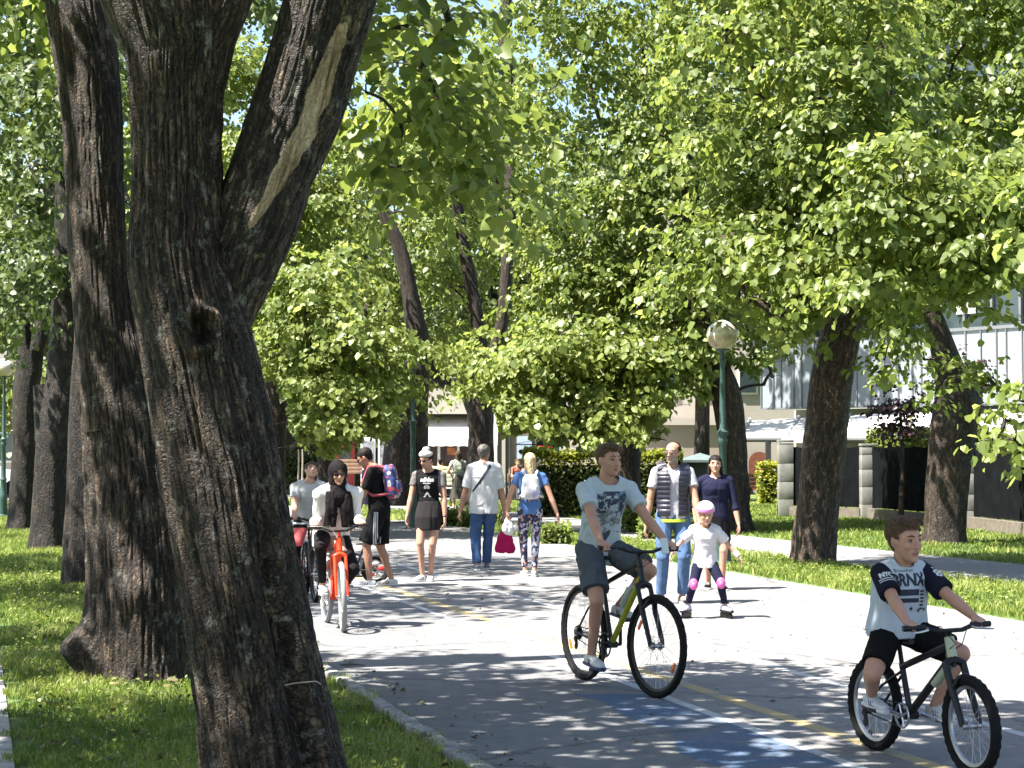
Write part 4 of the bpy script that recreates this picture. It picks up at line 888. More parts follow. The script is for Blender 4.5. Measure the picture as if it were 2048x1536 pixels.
# dark hall behind, waste container, bench
db = empty('dark_hall', (P(640, 0, 84).x, 84, 0), 0, 'long low dark building beyond the square', 'building')
MB().box((0, 0, 1.7), (14, 4, 3.4)).build('wall', simple('dark_wall', (.035, .035, .035), .8, .2, 2, .1, .01), db)
for k in range(5):
    f_ = MB().box((-5+k*2.5, -2.02, 1.6), (1.5, .06, 1.7)).build('window', M_FRAME, db); MB().box((-5+k*2.5, -2.06, 1.6), (1.3, .04, 1.5)).build('pane', M_GLASS, f_)
wc = empty('waste_container', tuple(G(1400, 1030)), 0, 'dark grey roofed container behind the walking father', 'container')
MB().box((0, 0, .72), (.85, .8, 1.3), bev=.02).build('body', simple('dark_grey_steel', (.05, .055, .055), .6, .2, 5, .1, .003), wc)
mb = MB(); a = .55; mb.add([(-a, -a, 1.42), (a, -a, 1.42), (a, a, 1.42), (-a, a, 1.42), (-a, -a, 1.36), (a, -a, 1.36), (a, a, 1.36), (-a, a, 1.36), (0, 0, 1.60)], [(0, 1, 8), (1, 2, 8), (2, 3, 8), (3, 0, 8), (0, 4, 5, 1), (1, 5, 6, 2), (2, 6, 7, 3), (3, 7, 4, 0), (4, 7, 6, 5)]); mb.build('lid', simple('lid_steel', (.10, .13, .13), .5, .2, 5, .1, .003), wc, smooth=False)
bn = empty('bench', tuple(G(1522, 1000)), 0, 'dark park bench near the yellow shrub', 'bench')
mb = MB()
for k in range(3): mb.box((0, -.2+k*.14, .44), (1.0, .11, .04), bev=.006)
mb.build('seat', M_WOOD, bn)
mb = MB()
for k in range(3): mb.box((0, .2+k*.03, .55+k*.13), (1.0, .03, .1), bev=.006)
mb.build('backrest', M_WOOD, bn)
for sx in (-.42, .42): MB().box((sx, -.02, .22), (.05, .45, .42)).build('leg', M_DARKM, bn)
# young staked trees
for i, (px, Y, h) in enumerate([(596, 66, 2.6), (604, 64, 2.6), (1018, 50, 2.9)]):
    x = (px-1024)/F*Y; e = empty('young_tree', (x, Y, 0), 0, ['thin pale sapling right of the white planter', 'second pale sapling, the right one of the pair by the planter', 'slender sapling beside the white shirt man, leaves at its top'][i], 'tree', 'young trees')
    MB().tube([(0, 0, 0), (.03, 0, h*.5), (.0, 0, h)], [.035, .028, .015], n=8).build('trunk', simple('pale_bark%d' % i, (.25, .22, .18), .9, .2, 12, .3, .004), e)
    cr = Crown(90+i); cr.blob((0, 0, h+.1), (.4, .4, .35), 26, .1, length=.35, shell=.1); cr.build('crown', M_LEAF, e, .1)

# far away: trees, houses
rgf = random.Random(404)
def far_tree(px, Y, top, w_, lab, seed, mat=M_LEAF, n=26, light=.05, low_=None):
    x = (px-1024)/F*Y; H = CAMH+(HOR-top)/F*Y; e = empty('far_tree', (x, Y, 0), 0, lab, 'tree', 'trees in the distance')
    bm_ = BarkMesh(); bm_.limb([(0, 0, 0), (.1, 0, H*.35), (0, 0, H*.8)], [.28, .22, .06], n=12, step=.5, amp=.01, freq=6, flare=.2); bm_.build('trunk', M_BARK2, e)
    cr = Crown(seed); rg = random.Random(seed); z0 = low_ or 3.0
    for _ in range(n):
        a = rg.uniform(0, 2*math.pi); t = rg.uniform(0, 1); z = z0+(H-z0)*t; k = math.sin(math.pi*min(.97, .18+t*.8))**.6; q = math.sqrt(rg.uniform(0.1, 1))*w_*k
        cr.blob((q*math.cos(a), q*math.sin(a)*.7-.3, z), (1.2, 1.2, .8), 26, .22, length=1.2, droop=.5, shell=.2)
    cr.build('crown', mat, e, light)
fl = [(-60, 70, 250, 3.5), (90, 85, 120, 4.5), (230, 66, 60, 4), (330, 80, 200, 4), (440, 74, 80, 4), (540, 78, -20, 4.5), (650, 88, 60, 5), (760, 74, -40, 4), (880, 92, 120, 5), (985, 80, 330, 3.6),
      (1040, 84, 120, 3.0), (1190, 82, 320, 3.6), (1300, 76, 80, 4), (1400, 60, 120, 3.6)]
labs = ['at the left edge', 'behind the forked trunk', 'behind the stout trunk, near', 'behind the leaning trunk', 'between the two big trunks', 'just right of the leaning trunk', 'above the wooden board', 'left of the green lamp post', 'above the cafe', 'middle, low crown over the cafe', 'under the gap of sky', 'right of the sky gap', 'above the hedge', 'above the container', 'left of the curved trunk', 'above the curved trunk', 'above the pergola', 'above the fence', 'at the right edge']
for i, (px, Y, top, w_) in enumerate(fl):
    far_tree(px, Y, top, w_, 'distant leafy tree '+labs[i], 500+i, M_LEAFD if i % 2 else M_LEAF, n=30 if Y > 60 else 22, low_=(6.2 if px > 1350 else (3.8 if 860 < px < 1120 else 2.2)))
ap = empty('apartment_block', (P(1060, 0, 125).x, 125, 0), 0, 'pale apartment block glimpsed between the trees in the middle', 'building')
MB().box((0, 0, 7), (22, 8, 14)).build('wall', M_REND2, ap); MB().box((0, 0, 14.2), (22.6, 8.6, .4)).build('roof', M_FRAME, ap)
for r_ in range(4):
    for k in range(8):
        f_ = MB().box((-9+k*2.55, -4.03, 2+r_*3.1), (1.5, .08, 1.6)).build('window', M_WHITE, ap); MB().box((-9+k*2.55, -4.08, 2+r_*3.1), (1.3, .05, 1.4)).build('pane', M_GLASS, f_)
lb = empty('grey_house', (-27, 92, 0), 0, 'pale grey house beyond the street on the far left', 'building')
MB().box((0, 0, 4.5), (22, 8, 9)).build('wall', M_REND2, lb)
for r_ in range(3):
    for k in range(7):
        f_ = MB().box((-9+k*3, -4.03, 1.8+r_*2.9), (1.4, .08, 1.5)).build('window', M_WHITE, lb); MB().box((-9+k*3, -4.08, 1.8+r_*2.9), (1.2, .05, 1.3)).build('pane', M_GLASS, f_)
MB().box((0, 0, 9.15), (22.6, 8.6, .3)).build('roof', M_FRAME, lb)
# far trees to close the horizon
for i in range(12):
    far_tree(-500+i*300+rgf.uniform(-60, 60), rgf.uniform(125, 150), 560+rgf.uniform(-60, 80), 6, 'dark tree on the horizon, number %s from the left' % ['one', 'two', 'three', 'four', 'five', 'six', 'seven', 'eight', 'nine', 'ten', 'eleven', 'twelve'][i], 700+i, M_LEAFD, n=30, low_=1.2)
# grey box by the left row, cars on the street
gk = empty('grey_cabinet', tuple(G(138, 1001)), 0, 'tall dark grey street cabinet between the dark trunks on the left', 'cabinet')
MB().box((0, .3, 1.6), (1.0, .6, 2.2), bev=.02).build('body', simple('cabinet_grey', (.10, .10, .10), .6, .15, 4, .05, .002), gk); MB().box((0, .3, .25), (.9, .5, .5)).build('base', M_WHITE, gk)
def car(c, rz, col, lab):
    e = empty('parked_car', tuple(c), rz, lab, 'car', 'cars parked on the street'); m_ = simple('car_paint_'+lab.split()[0], col, .3, .03, 2, 0, spec=.6)
    prof = [(-2.05, .35), (-2.08, .75), (-1.9, .92), (-1.5, 1.0), (-1.05, 1.42), (.35, 1.44), (1.0, 1.0), (1.85, .86), (2.08, .65), (2.08, .35)]
    vs = []; n = len(prof)
    for sy, inset in ((-.84, 0), (.84, 0)):
        for x, z in prof: vs.append((x, sy*(.86 if z > 1.1 else 1), z))
    fs = [tuple(range(n)), tuple(range(2*n-1, n-1, -1))]+[(i, (i+1) % n, n+(i+1) % n, n+i) for i in range(n)]
    MB().add(vs, fs).build('body', m_, e)
    for s in (-1, 1): MB().add([(-.95, s*.80, 1.02), (-.8, s*.745, 1.36), (.3, s*.745, 1.38), (.85, s*.80, 1.02)], [(0, 1, 2, 3)]).build('side_window', M_GLASS, e)
    MB().add([(-1.56, -.66, 1.03), (-1.56, .66, 1.03), (-1.14, .6, 1.38), (-1.14, -.6, 1.38)], [(0, 1, 2, 3)]).build('rear_window', M_GLASS, e)
    for x in (-1.3, 1.3):
        for s in (-1, 1): MB().tube([(x, s*.68, .32), (x, s*.87, .32)], .32, n=20).build('wheel', M_MESH, e)
    for s in (-1, 1): MB().box((-2.06, s*.6, .78), (.04, .3, .14)).build('tail_light', simple('tail', (.4, .01, .02), .3, .1, 2, 0), e)
car(G(2, 996)+V(-.9, 0, 0), R(15), (.6, .6, .6), 'white parked car at the left edge beyond the trees'); car(V(-22, 74, 0), R(15), (.45, .02, .05), 'red parked car behind the white one at the left edge')
# small things lying about
tw = MB().tube([(0, 0, .01), (.12, .02, .014), (.2, .01, .012)], [.006, .007, .004], n=6).build('fallen_twig', M_BARK3); tw.location = G(682, 1330); tw.rotation_euler = (0, 0, -.25); tag(tw, 'dark fallen twig on the shaded path near the left kerb', 'twig')
c = P(325, 912, 13.35); t_ = MB().box((0, 0, 0), (.045, .006, .085), bev=.002).build('tree_tag', simple('yellow_tag', (.35, .5, .02), .5, .25, 30, 0)); t_.location = c; t_.rotation_euler = (0, .15, 0); tag(t_, 'small yellow-green tag fixed to the bark of the stout trunk', 'tag')

wr = MB(); pts = [P(x, y, 8.3-.31+abs(x-600)*.0009) for x, y in ((572, 1368), (590, 1364), (612, 1362), (634, 1360), (644, 1366))]
o0 = pts[0]; wr.tube([p-o0 for p in pts], .003, n=6); w_ = wr.build('wire_loop', simple('pale_wire', (.20, .18, .16), .6, .2, 8, .1, .002)); w_.location = o0; tag(w_, 'pale wire tied across the rotten cleft low on the leaning trunk', 'wire')

def litter(name, fn, y0, y1, n, size, z, mat, seed, label, cat, up=1.0):
    rng = np.random.default_rng(seed); y = rng.uniform(y0, y1, n); a, b = fn(y); x = a+(b-a)*rng.uniform(0, 1, n)
    p = np.stack([x, y, np.full(n, z)+rng.uniform(0, z*.8+.002, n)], 1); al = rng.normal(0, 1, (n, 3)); al[:, 2] *= .15; al /= np.linalg.norm(al, axis=1)[:, None]
    ou = rng.normal(0, .25, (n, 3)); ou[:, 2] = up; v, f = leaves(p, al, ou, np.full(n, size), rng, fold=.3); v[:, 2] = np.maximum(v[:, 2], .004)
    return tag(np_mesh(name, v, f, mat, tint=np.repeat(rng.uniform(0, 1, n), 2)), label, cat, kind='stuff')
M_DRY = leaf_mat('dry_leaves', (.05, .04, .02), (.12, .09, .04), (.10, .13, .03), .15)
litter('fallen_leaves', lambda y: (kerbL(y), edgeR(y)), 9, 40, 420, .030, .004, M_DRY, 5, 'small dry leaves and bits scattered over the asphalt', 'litter')
litter('fallen_leaves', lambda y: (kerbL(y), kerbL(y)+.35), 9, 26, 260, .028, .004, M_DRY, 6, 'dry leaf bits gathered along the left kerb', 'litter')
litter('weeds', lambda y: (pavR(y)+.1, kerbL(y)-.1), 8.5, 30, 3500, .030, .045, M_LEAF, 7, 'clover and broad leaved weeds in the left grass', 'weeds')
litter('weeds', lambda y: (edgeR(y)+.15, footN(y)-.1), 17, 36, 2500, .036, .045, M_LEAF, 8, 'clover and broad leaved weeds in the right grass strip', 'weeds')
litter('fallen_leaves', lambda y: (pavR(y)+.1, kerbL(y)-.1), 8.5, 26, 1500, .035, .04, M_DRY, 9, 'dry leaves lying in the left grass', 'litter')
# ------------------------------------------------------------------ bicycles
M_TYRE = simple('rubber', (.009, .009, .009), .8, .2, 30, .3, .002, spec=.15)
M_BLACK = simple('black_parts', (.008, .008, .009), .4, .1, 10, .03, .001, spec=.3)
M_ALU = simple('alloy', (.45, .45, .46), .3, .05, 10, 0, metal=.9)
M_STEEL = simple('spoke_steel', (.5, .5, .5), .35, 0.02, 10, 0, metal=.8)
M_ORANGE_R = simple('orange_reflector', (.75, .14, .02), .3, .1, 30, 0)
M_GREYTYRE = simple('grey_tyre', (.20, .20, .20), .7, .15, 30, .2, .002)
def torus(mb, c, R_, r, n=56, m=10, mi=0, knob=0):
    vs = []; fs = []
    for i in range(n):
        a = 2*math.pi*i/n
        for j in range(m):
            b = 2*math.pi*j/m; rr = r+(knob if (i % 2 and math.cos(b) > .2) else 0)
            q = R_+rr*math.cos(b); vs.append((c[0]+q*math.cos(a), c[1]+rr*math.sin(b), c[2]+q*math.sin(a)))
    for i in range(n):
        for j in range(m): fs.append((i*m+j, i*m+(j+1) % m, ((i+1) % n)*m+(j+1) % m, ((i+1) % n)*m+j))
    return mb.add(vs, fs, mi)
def bicycle(name, label, rear, front, R_, S):
    """rear/front: ground points under the axles; S: dict of dimensions and materials. Returns (empty, info)"""
    wbv = front-rear; wb = wbv.length; rz = math.atan2(wbv.y, wbv.x)
    e = empty(name, (rear.x, rear.y, 0), rz, label, 'bicycle', S.get('group'))
    tr = S.get('tr', .024); fm, am = S['frame'], S.get('accent', S['frame']); tyre = S.get('tyre', M_TYRE); rim = S.get('rim', M_BLACK)
    bb = V(S.get('cs', .44), 0, S.get('bb', .29)); ax_r = V(0, 0, R_); ax_f = V(wb, 0, R_); steer = S.get('steer', 0)
    ha = R(S.get('ha', 71)); su = V(-math.cos(ha), 0, math.sin(ha))          # up along the steering axis
    hb = S['hbz']; base_s = ax_f+V(-.04, 0, 0); st = lambda z: base_s+su*((z-R_)/su.z)
    ht_lo = st(2*R_+S.get('ft', .10)); ht_hi = st(2*R_+S.get('ft', .10)+S.get('hl', .12)); bar_c = st(hb)+V(S.get('stem', .05), 0, 0)
    sa = R(S.get('sa', 73)); sd = V(-math.cos(sa), 0, math.sin(sa)); sz = S['sz']; seat = bb+sd*((sz-.05-bb.z)/sd.z); tt = bb+sd*((S.get('tt', sz-.22)-bb.z)/sd.z)
    t_ = S.get('tube', .018)
    mb = MB().tube([bb, tt+sd*.02], t_*.9, n=12); mb.tube([tt, ht_hi-su*.02], [t_*.95, t_], n=12)
    if S.get('low'): mb.tube([bb.lerp(tt, .45), ht_lo.lerp(ht_hi, .4)], t_, n=12)
    mb.tube([ht_lo-su*.01, ht_hi+su*.01], t_*1.25, n=14)
    mb.tube([bb+V(-.03, 0, 0), bb+V(.03, 0, 0)], .02, n=8); mb.tube([bb+V(0, -.04, 0), bb+V(0, .04, 0)], .024, n=12)
    for s in (-1, 1):
        mb.tube([bb+V(-.03, s*.03, 0), bb+V(-.15, s*.045, .01), ax_r+V(0, s*.06, 0)], .010, n=8); mb.tube([tt+V(0, s*.015, -.03), tt.lerp(ax_r, .5)+V(0, s*.045, 0), ax_r+V(0, s*.06, 0)], .008, n=8)
        mb.box(ax_r+V(0, s*.06, 0), (.04, .006, .04))
    fr = mb.build('frame', fm, e)
    MB().tube([bb+V(.02, 0, .03), ht_lo+su*.02], [t_*1.15, t_*1.3], n=12).build('down_tube', am, e)
    # everything that turns with the bars
    T = Matrix.Translation(base_s) @ Matrix.Rotation(steer, 4, su) @ Matrix.Translation(-base_s)
    def turn(mb): mb.v = [tuple(T @ V(*v)) for v in mb.v]; return mb
    crown = st(2*R_+.045); fw = .052
    mb = MB()
    for s in (-1, 1):
        mb.tube([crown+V(0, s*fw, .01), (crown+V(0, s*fw, 0)).lerp(ax_f+V(0, s*fw, 0), .5)], S.get('sl', .017), n=12)
        mb.tube([(crown+V(0, s*fw, 0)).lerp(ax_f+V(0, s*fw, 0), .36), ax_f+V(-.01, s*fw, .04), ax_f+V(0, s*fw, 0)], [.021, .017, .014] if S.get('susp', 1) else .013, n=12)
    mb.tube([crown+V(0, -fw, 0), crown+V(0, 0, .025), crown+V(0, fw, 0)], .022, n=10)
    if S.get('susp', 1): # brake arch
        c2 = (crown).lerp(ax_f, .36); mb.tube([c2+V(.02, -fw, 0), c2+V(.045, -fw*.7, .05), c2+V(.05, 0, .065), c2+V(.045, fw*.7, .05), c2+V(.02, fw, 0)], .011, n=8)
    turn(mb).build('fork', S.get('forkm', M_BLACK), e)
    mb = MB().tube([st(2*R_+.03), st(hb-.02)+V(0, 0, 0)], .014, n=10); mb.tube([st(hb-.02), bar_c], .016, n=10); turn(mb).build('stem', S.get('stemm', M_BLACK), e)
    hw = S.get('hw', .31); rise = S.get('rise', .02); back = S.get('back', -.03)
    bp = lambda y, z, x: bar_c+V(x, y, z)
    g1 = {}; mb = MB().tube([bp(-hw, rise, back), bp(-hw*.55, rise, back*.35), bp(-hw*.28, 0, 0), bp(0, 0, 0), bp(hw*.28, 0, 0), bp(hw*.55, rise, back*.35), bp(hw, rise, back)], .0125, n=10)
    hbo = turn(mb).build('handlebar', M_BLACK, e)
    for s, k in ((1, 'L'), (-1, 'R')):
        a, b = bp(s*hw, rise, back), bp(s*(hw-.12), rise, back+.012)
        turn(MB().tube([a, b], .017, n=10)).build('grip', M_BLACK if not S.get('gripm') else S['gripm'], hbo)
        turn(MB().tube([b+V(.0, -s*.01, 0), b+V(.035, 0, -.01), b+V(.055, s*.05, -.015), b+V(.06, s*.10, -.018)], [.010, .007, .006, .004], n=6)).build('brake_lever', S.get('lever', M_BLACK), hbo)
        g1[k] = T @ (a.lerp(b, .45))
    mb = MB()                                     # cables sweep down from the levers
    for s in (1, -1):
        a = T @ (bp(s*hw*.5, rise, back)); mb.tube([a, a+V(.07, -s*.05, .01), T @ (bar_c+V(.09, s*.02, -.06)), ht_hi+V(.03, s*.02, -.04), ht_lo+V(-.05, 0, -.05)], .0028, n=5)
    mb.build('cable', M_BLACK, e)
    # wheels
    for k, (ax, tn) in enumerate(((ax_r, False), (ax_f, True))):
        hub = MB().tube([ax+V(0, -.055, 0), ax+V(0, .055, 0)], .016, n=10); hub.tube([ax+V(0, -.03, 0), ax+V(0, -.026, 0)], .03, n=14); hub.tube([ax+V(0, .026, 0), ax+V(0, .03, 0)], .03, n=14)
        mt = torus(MB(), ax, R_-tr, tr, 64, 10, knob=S.get('knob', .0025)); mr = MB(); rr = R_-2*tr
        vs = []; fs = []; nn = 56
        for i in range(nn):
            a = 2*math.pi*i/nn
            for (q, yy) in ((rr+.006, -.011), (rr+.006, .011), (rr-.014, .007), (rr-.014, -.007)): vs.append(ax+V(q*math.cos(a), yy, q*math.sin(a)))
        for i in range(nn):
            for j in range(4): fs.append((i*4+j, i*4+(j+1) % 4, ((i+1) % nn)*4+(j+1) % 4, ((i+1) % nn)*4+j))
        mr.add(vs, fs); ms = MB(); ns = S.get('ns', 28)
        for i in range(ns):
            a = 2*math.pi*i/ns; s = 1 if i % 2 else -1; h = a+(.9 if (i//2) % 2 else -.9)
            ms.tube([ax+V(.028*math.cos(h), s*.028, .028*math.sin(h)), ax+V((rr-.01)*math.cos(a), 0, (rr-.01)*math.sin(a))], S.get('sr', .0013), n=4, cap=False)
        if tn: [turn(x) for x in (hub, mt, mr, ms)]
        wh = hub.build('wheel', M_ALU, e); mt.build('tyre', tyre, wh); mr.build('rim', rim, wh); ms.build('spokes', S.get('spokem', M_STEEL), wh)
        if S.get('refl'):
            for a in ((.5, 3.6) if k == 0 else (-.55, 2.6)):
                m_ = MB().box((0, 0, 0), (.022, .012, .075), bev=.003); M_ = Matrix.Translation(ax+V(rr*.80*math.cos(a), 0, rr*.80*math.sin(a))) @ Matrix.Rotation(-a+math.pi/2, 4, 'Y') @ Matrix.Rotation(math.pi/2, 4, 'Y')
                m_.v = [tuple((T if tn else Matrix.Identity(4)) @ (M_ @ V(*v))) for v in m_.v]; m_.build('reflector', M_ORANGE_R, wh)
        if S.get('spokeguard'):
            for i in range(5):
                a = i*1.256+.4; MB().ell(ax+V(R_*.45*math.cos(a), .0, R_*.45*math.sin(a)), (.05, .012, .03)).build('spoke_badge', S['spokeguard'][i % 2], wh)
    # saddle
    mb = MB()
    sc = S.get('ss', 1.0)
    mb.loft([(seat+V(-.13*sc, 0, .035), (0, 1, 0), (0, 0, 1), .03*sc, .012), (seat+V(-.10*sc, 0, .042), (0, 1, 0), (0, 0, 1), .075*sc, .025), (seat+V(-.03*sc, 0, .04), (0, 1, 0), (0, 0, 1), .065*sc, .026), (seat+V(.05*sc, 0, .04), (0, 1, 0), (0, 0, 1), .028*sc, .02), (seat+V(.13*sc, 0, .035), (0, 1, 0), (0, 0, 1), .018*sc, .014)])
    mb.build('saddle', M_BLACK, e); MB().tube([tt, seat+V(0, 0, .02)], .0135, n=10).build('seat_post', S.get('postm', M_BLACK), e)
    # cranks
    ca = S.get('crank', 0); cl = S.get('cl', .17); ped = {}
    ck = MB(); ck.tube([bb+V(0, -.075, 0), bb+V(0, .075, 0)], .012, n=10)
    rg_ = S.get('ring', .085); torus(ck, bb+V(0, -.055, 0), rg_, .006, 36, 6); 
    for i in range(4): a = i*math.pi/2+.4; ck.tube([bb+V(0, -.055, 0), bb+V(rg_*math.cos(a), -.055, rg_*math.sin(a))], .007, n=6)
    for s, k in ((1, 'L'), (-1, 'R')):
        a = ca if k == 'R' else ca+math.pi; d_ = V(math.cos(a), 0, math.sin(a)); q = bb+d_*cl+V(0, s*.08, 0); ck.tube([bb+V(0, s*.07, 0), q], [.014, .010], n=8); ped[k] = q+V(0, s*.05, 0)
    cko = ck.build('crank', S.get('crankm', M_BLACK), e)
    for k in ped: MB().box(ped[k], (.09, .085, .02), bev=.004).build('pedal', M_BLACK, cko)
    ch = []; r1, r2 = rg_, .045
    for i in range(13): a = R(90)-math.pi*i/12; ch.append(bb+V(r1*math.cos(a), -.055, r1*math.sin(a)))
    for i in range(13): a = R(-90)-math.pi*i/12; ch.append(ax_r+V(r2*math.cos(a), -.055, r2*math.sin(a)))
    MB().tube(ch, .004, n=5, closed=True).build('chain', M_STEEL if S.get('silver') else M_BLACK, e)
    if S.get('gears', 1):
        mb = MB()
        for i in range(5): mb.tube([ax_r+V(0, -.038-.004*i, 0), ax_r+V(0, -.040-.004*i, 0)], .055-.006*i, n=20)
        mb.tube([ax_r+V(.01, -.07, -.03), ax_r+V(.02, -.07, -.10)], .012, n=8); mb.tube([ax_r+V(.02, -.078, -.10), ax_r+V(.02, -.07, -.10)], .022, n=12); mb.tube([ax_r+V(.01, -.078, -.045), ax_r+V(.01, -.07, -.045)], .022, n=12); mb.build('derailleur', M_BLACK, e)
    return e, dict(g=g1, p=ped, seat=seat+V(0, 0, .05), rz=rz, bb=bb, bar=bar_c, ht=(ht_lo, ht_hi), mat=e)
def paintm(n, c, r=.35): return simple(n, c, r, .08, 4, 0, spec=.35)
# teen's bike
teen_r, teen_f = V(.530, 13.70, 0), V(.985, 12.71, 0)
B_TEEN, I_TEEN = bicycle('bicycle', 'black mountain bike with a yellow-green down tube and orange wheel reflectors, ridden by the teenager', teen_r, teen_f, .352,
    dict(frame=paintm('black_gloss', (.007, .007, .008)), accent=paintm('yellow_green', (.30, .30, .02)), hbz=.985, sz=.93, bb=.30, crank=R(-86), hw=.33, rise=.025, back=-.045, refl=1, group='bicycles being ridden', steer=R(5), tt=.72, hl=.13, ft=.09, stem=.05))
bl = B_TEEN; I = I_TEEN
bt = MB().tube([V(0, 0, 0), V(.0, 0, .02), V(0, 0, .15), V(0, 0, .17), V(0, 0, .19)], [.034, .036, .036, .02, .018], n=14)
lo = I['bb'].lerp(I['ht'][0], .50)+V(-.045, 0, .05); Mx = Matrix.Translation(lo) @ (I['ht'][0]-I['bb']).to_track_quat('Z', 'Y').to_matrix().to_4x4(); bt.v = [tuple(Mx @ V(*v)) for v in bt.v]; btl = bt.build('water_bottle', simple('grey_bottle', (.28, .30, .27), .4, .1, 6, 0), None)
btl.location = B_TEEN.location; btl.rotation_euler = B_TEEN.rotation_euler; tag(btl, 'grey-green drinks bottle held on the frame of the teenager\'s bike', 'bottle')
# boy's bike: pale worn frame tubes in front, black behind
boy_r, boy_f = V(2.052, 10.52, 0), V(2.385, 9.66, 0)
B_BOY, I_BOY = bicycle('bicycle', 'small mountain bike with a pale green worn frame, ridden by the boy in front', boy_r, boy_f, .262,
    dict(frame=paintm('black_worn', (.009, .009, .01), .4), accent=paintm('black_worn2', (.009, .009, .01), .4), hbz=.74, sz=.66, bb=.245, cs=.36, crank=R(172), cl=.13, hw=.26, rise=.02, back=-.03, tr=.028, knob=.005, rim=M_ALU, group='bicycles being ridden', steer=R(-4), tube=.019, tt=.50, hl=.10, ft=.06, stem=.03, ring=.065, sl=.02, lever=M_ALU, crankm=M_ALU, ha=70))
ac = paintm('pale_green_frame', (.34, .37, .27), .5); I = I_BOY
MB().tube([I['ht'][0]-V(0, 0, .01), I['ht'][1]+V(0, 0, .02)], .027, n=14).build('head_tube', ac, B_BOY)
MB().tube([I['ht'][0].lerp(I['bb'], .02), I['ht'][0].lerp(I['bb'], .42)], [.0275, .025], n=12).build('frame_sleeve', ac, B_BOY)
# the orange bike
or_r, or_f = V(-1.82, 18.23, 0), V(-1.575, 17.27, 0)
M_OR = paintm('orange_red', (.66, .048, .012))
B_OR, I_OR = bicycle('bicycle', 'orange-red city bike with pale tyres, ridden by the woman in the black headscarf', or_r, or_f, .325,
    dict(frame=M_OR, accent=M_OR, forkm=M_OR, stemm=M_OR, hbz=.93, sz=.82, bb=.28, crank=R(12), hw=.28, rise=.04, back=-.10, tyre=M_GREYTYRE, rim=M_ALU, group='bicycles being ridden', steer=R(-6), tube=.022, susp=0, silver=1, tt=.66, low=1, sl=.016, crankm=M_ALU, spokem=M_STEEL, sr=.0018))
# bike of the woman behind
b4_r, b4_f = V(-2.40, 21.6, 0), V(-2.18, 20.6, 0)
B_4, I_4 = bicycle('bicycle', 'dark bike of the woman in the grey top, mostly hidden behind the orange bike', b4_r, b4_f, .31,
    dict(frame=paintm('dark_red_frame', (.10, .015, .015)), hbz=.90, sz=.80, bb=.27, crank=R(-80), hw=.27, group='bicycles being ridden', steer=R(3)))
# kid's bike, standing, seen from the side
kc = G(751, 1167)
B_K, I_K = bicycle('bicycle', 'small black childrens bike with red and white spoke badges, held by the man in black', V(kc.x, kc.y, 0), V(kc.x-.66, kc.y+.05, 0), .18,
    dict(frame=paintm('kid_black', (.015, .015, .016)), hbz=.62, sz=.52, bb=.17, cs=.26, crank=R(40), cl=.10, hw=.2, tr=.022, ft=.03, hl=.08, tt=.36, ring=.05, gears=0, rim=M_BLACK, ss=.8, sa=68, spokem=M_ALU, ns=16, susp=0, spokeguard=(simple('red_badge', (.6, .02, .02), .5, .1, 4, 0), M_WHITE), stem=.02, steer=R(10)))
# ------------------------------------------------------------------ people
def skin_mat(name, c):
    m, nt, b = newmat(name); b.inputs['Roughness'].default_value = .5; b.inputs['Specular IOR Level'].default_value = .35
    n = noise(nt, 14, 5, .6); r = ramp(nt, n.outputs[0], [(.3, [c[0]*.93, c[1]*.86, c[2]*.84]), (.7, [min(1, c[0]*1.05), c[1]*1.05, c[2]*1.05])]); nt.links.new(r.outputs[0], b.inputs['Base Color'])
    b.inputs['Subsurface Weight'].default_value = .12; b.inputs['Subsurface Radius'].default_value = (.012, .005, .003); b.inputs['Subsurface Scale'].default_value = .6
    return m
SK1 = skin_mat('skin_fair', (.42, .235, .165)); SK2 = skin_mat('skin_tan', (.36, .195, .13))
M_LIP = simple('lips', (.27, .125, .10), .45, .05, 10, 0); M_EYEW = simple('eye_white', (.22, .19, .17), .3, .03, 5, 0); M_IRIS = simple('iris', (.03, .02, .015), .2, .05, 5, 0)
HAIRD = simple('dark_hair', (.012, .008, .006), .6, .4, 60, .6, .004, spec=.15); HAIRB = simple('brown_hair', (.070, .042, .025), .6, .5, 60, .7, .004, spec=.15); HAIRG = simple('grey_hair', (.075, .068, .062), .6, .6, 45, .6, .004); HAIRL = simple('blond_hair', (.42, .31, .17), .5, .2, 60, .5, .004)
def solid(mb, voxel, smooth=3):
    me = mb.mesh('tmp'); bm = bmesh.new(); bm.from_mesh(me); bmesh.ops.recalc_face_normals(bm, faces=bm.faces[:]); bm.to_mesh(me); bm.free()
    o = bpy.data.objects.new('tmp', me); COL.objects.link(o); md = o.modifiers.new('r', 'REMESH'); md.mode = 'VOXEL'; md.voxel_size = voxel; md.adaptivity = 0
    if smooth: sm = o.modifiers.new('s', 'SMOOTH'); sm.factor = .5; sm.iterations = smooth
    dg = bpy.context.evaluated_depsgraph_get(); m2 = bpy.data.meshes.new_from_object(o.evaluated_get(dg)); bpy.data.objects.remove(o); bpy.data.meshes.remove(me); m2.materials.clear(); return m2
def coords(me): a = np.empty(len(me.vertices)*3); me.vertices.foreach_get('co', a); return a.reshape(-1, 3)
def vnormals(me): a = np.empty(len(me.vertices)*3); me.vertices.foreach_get('normal', a); return a.reshape(-1, 3)
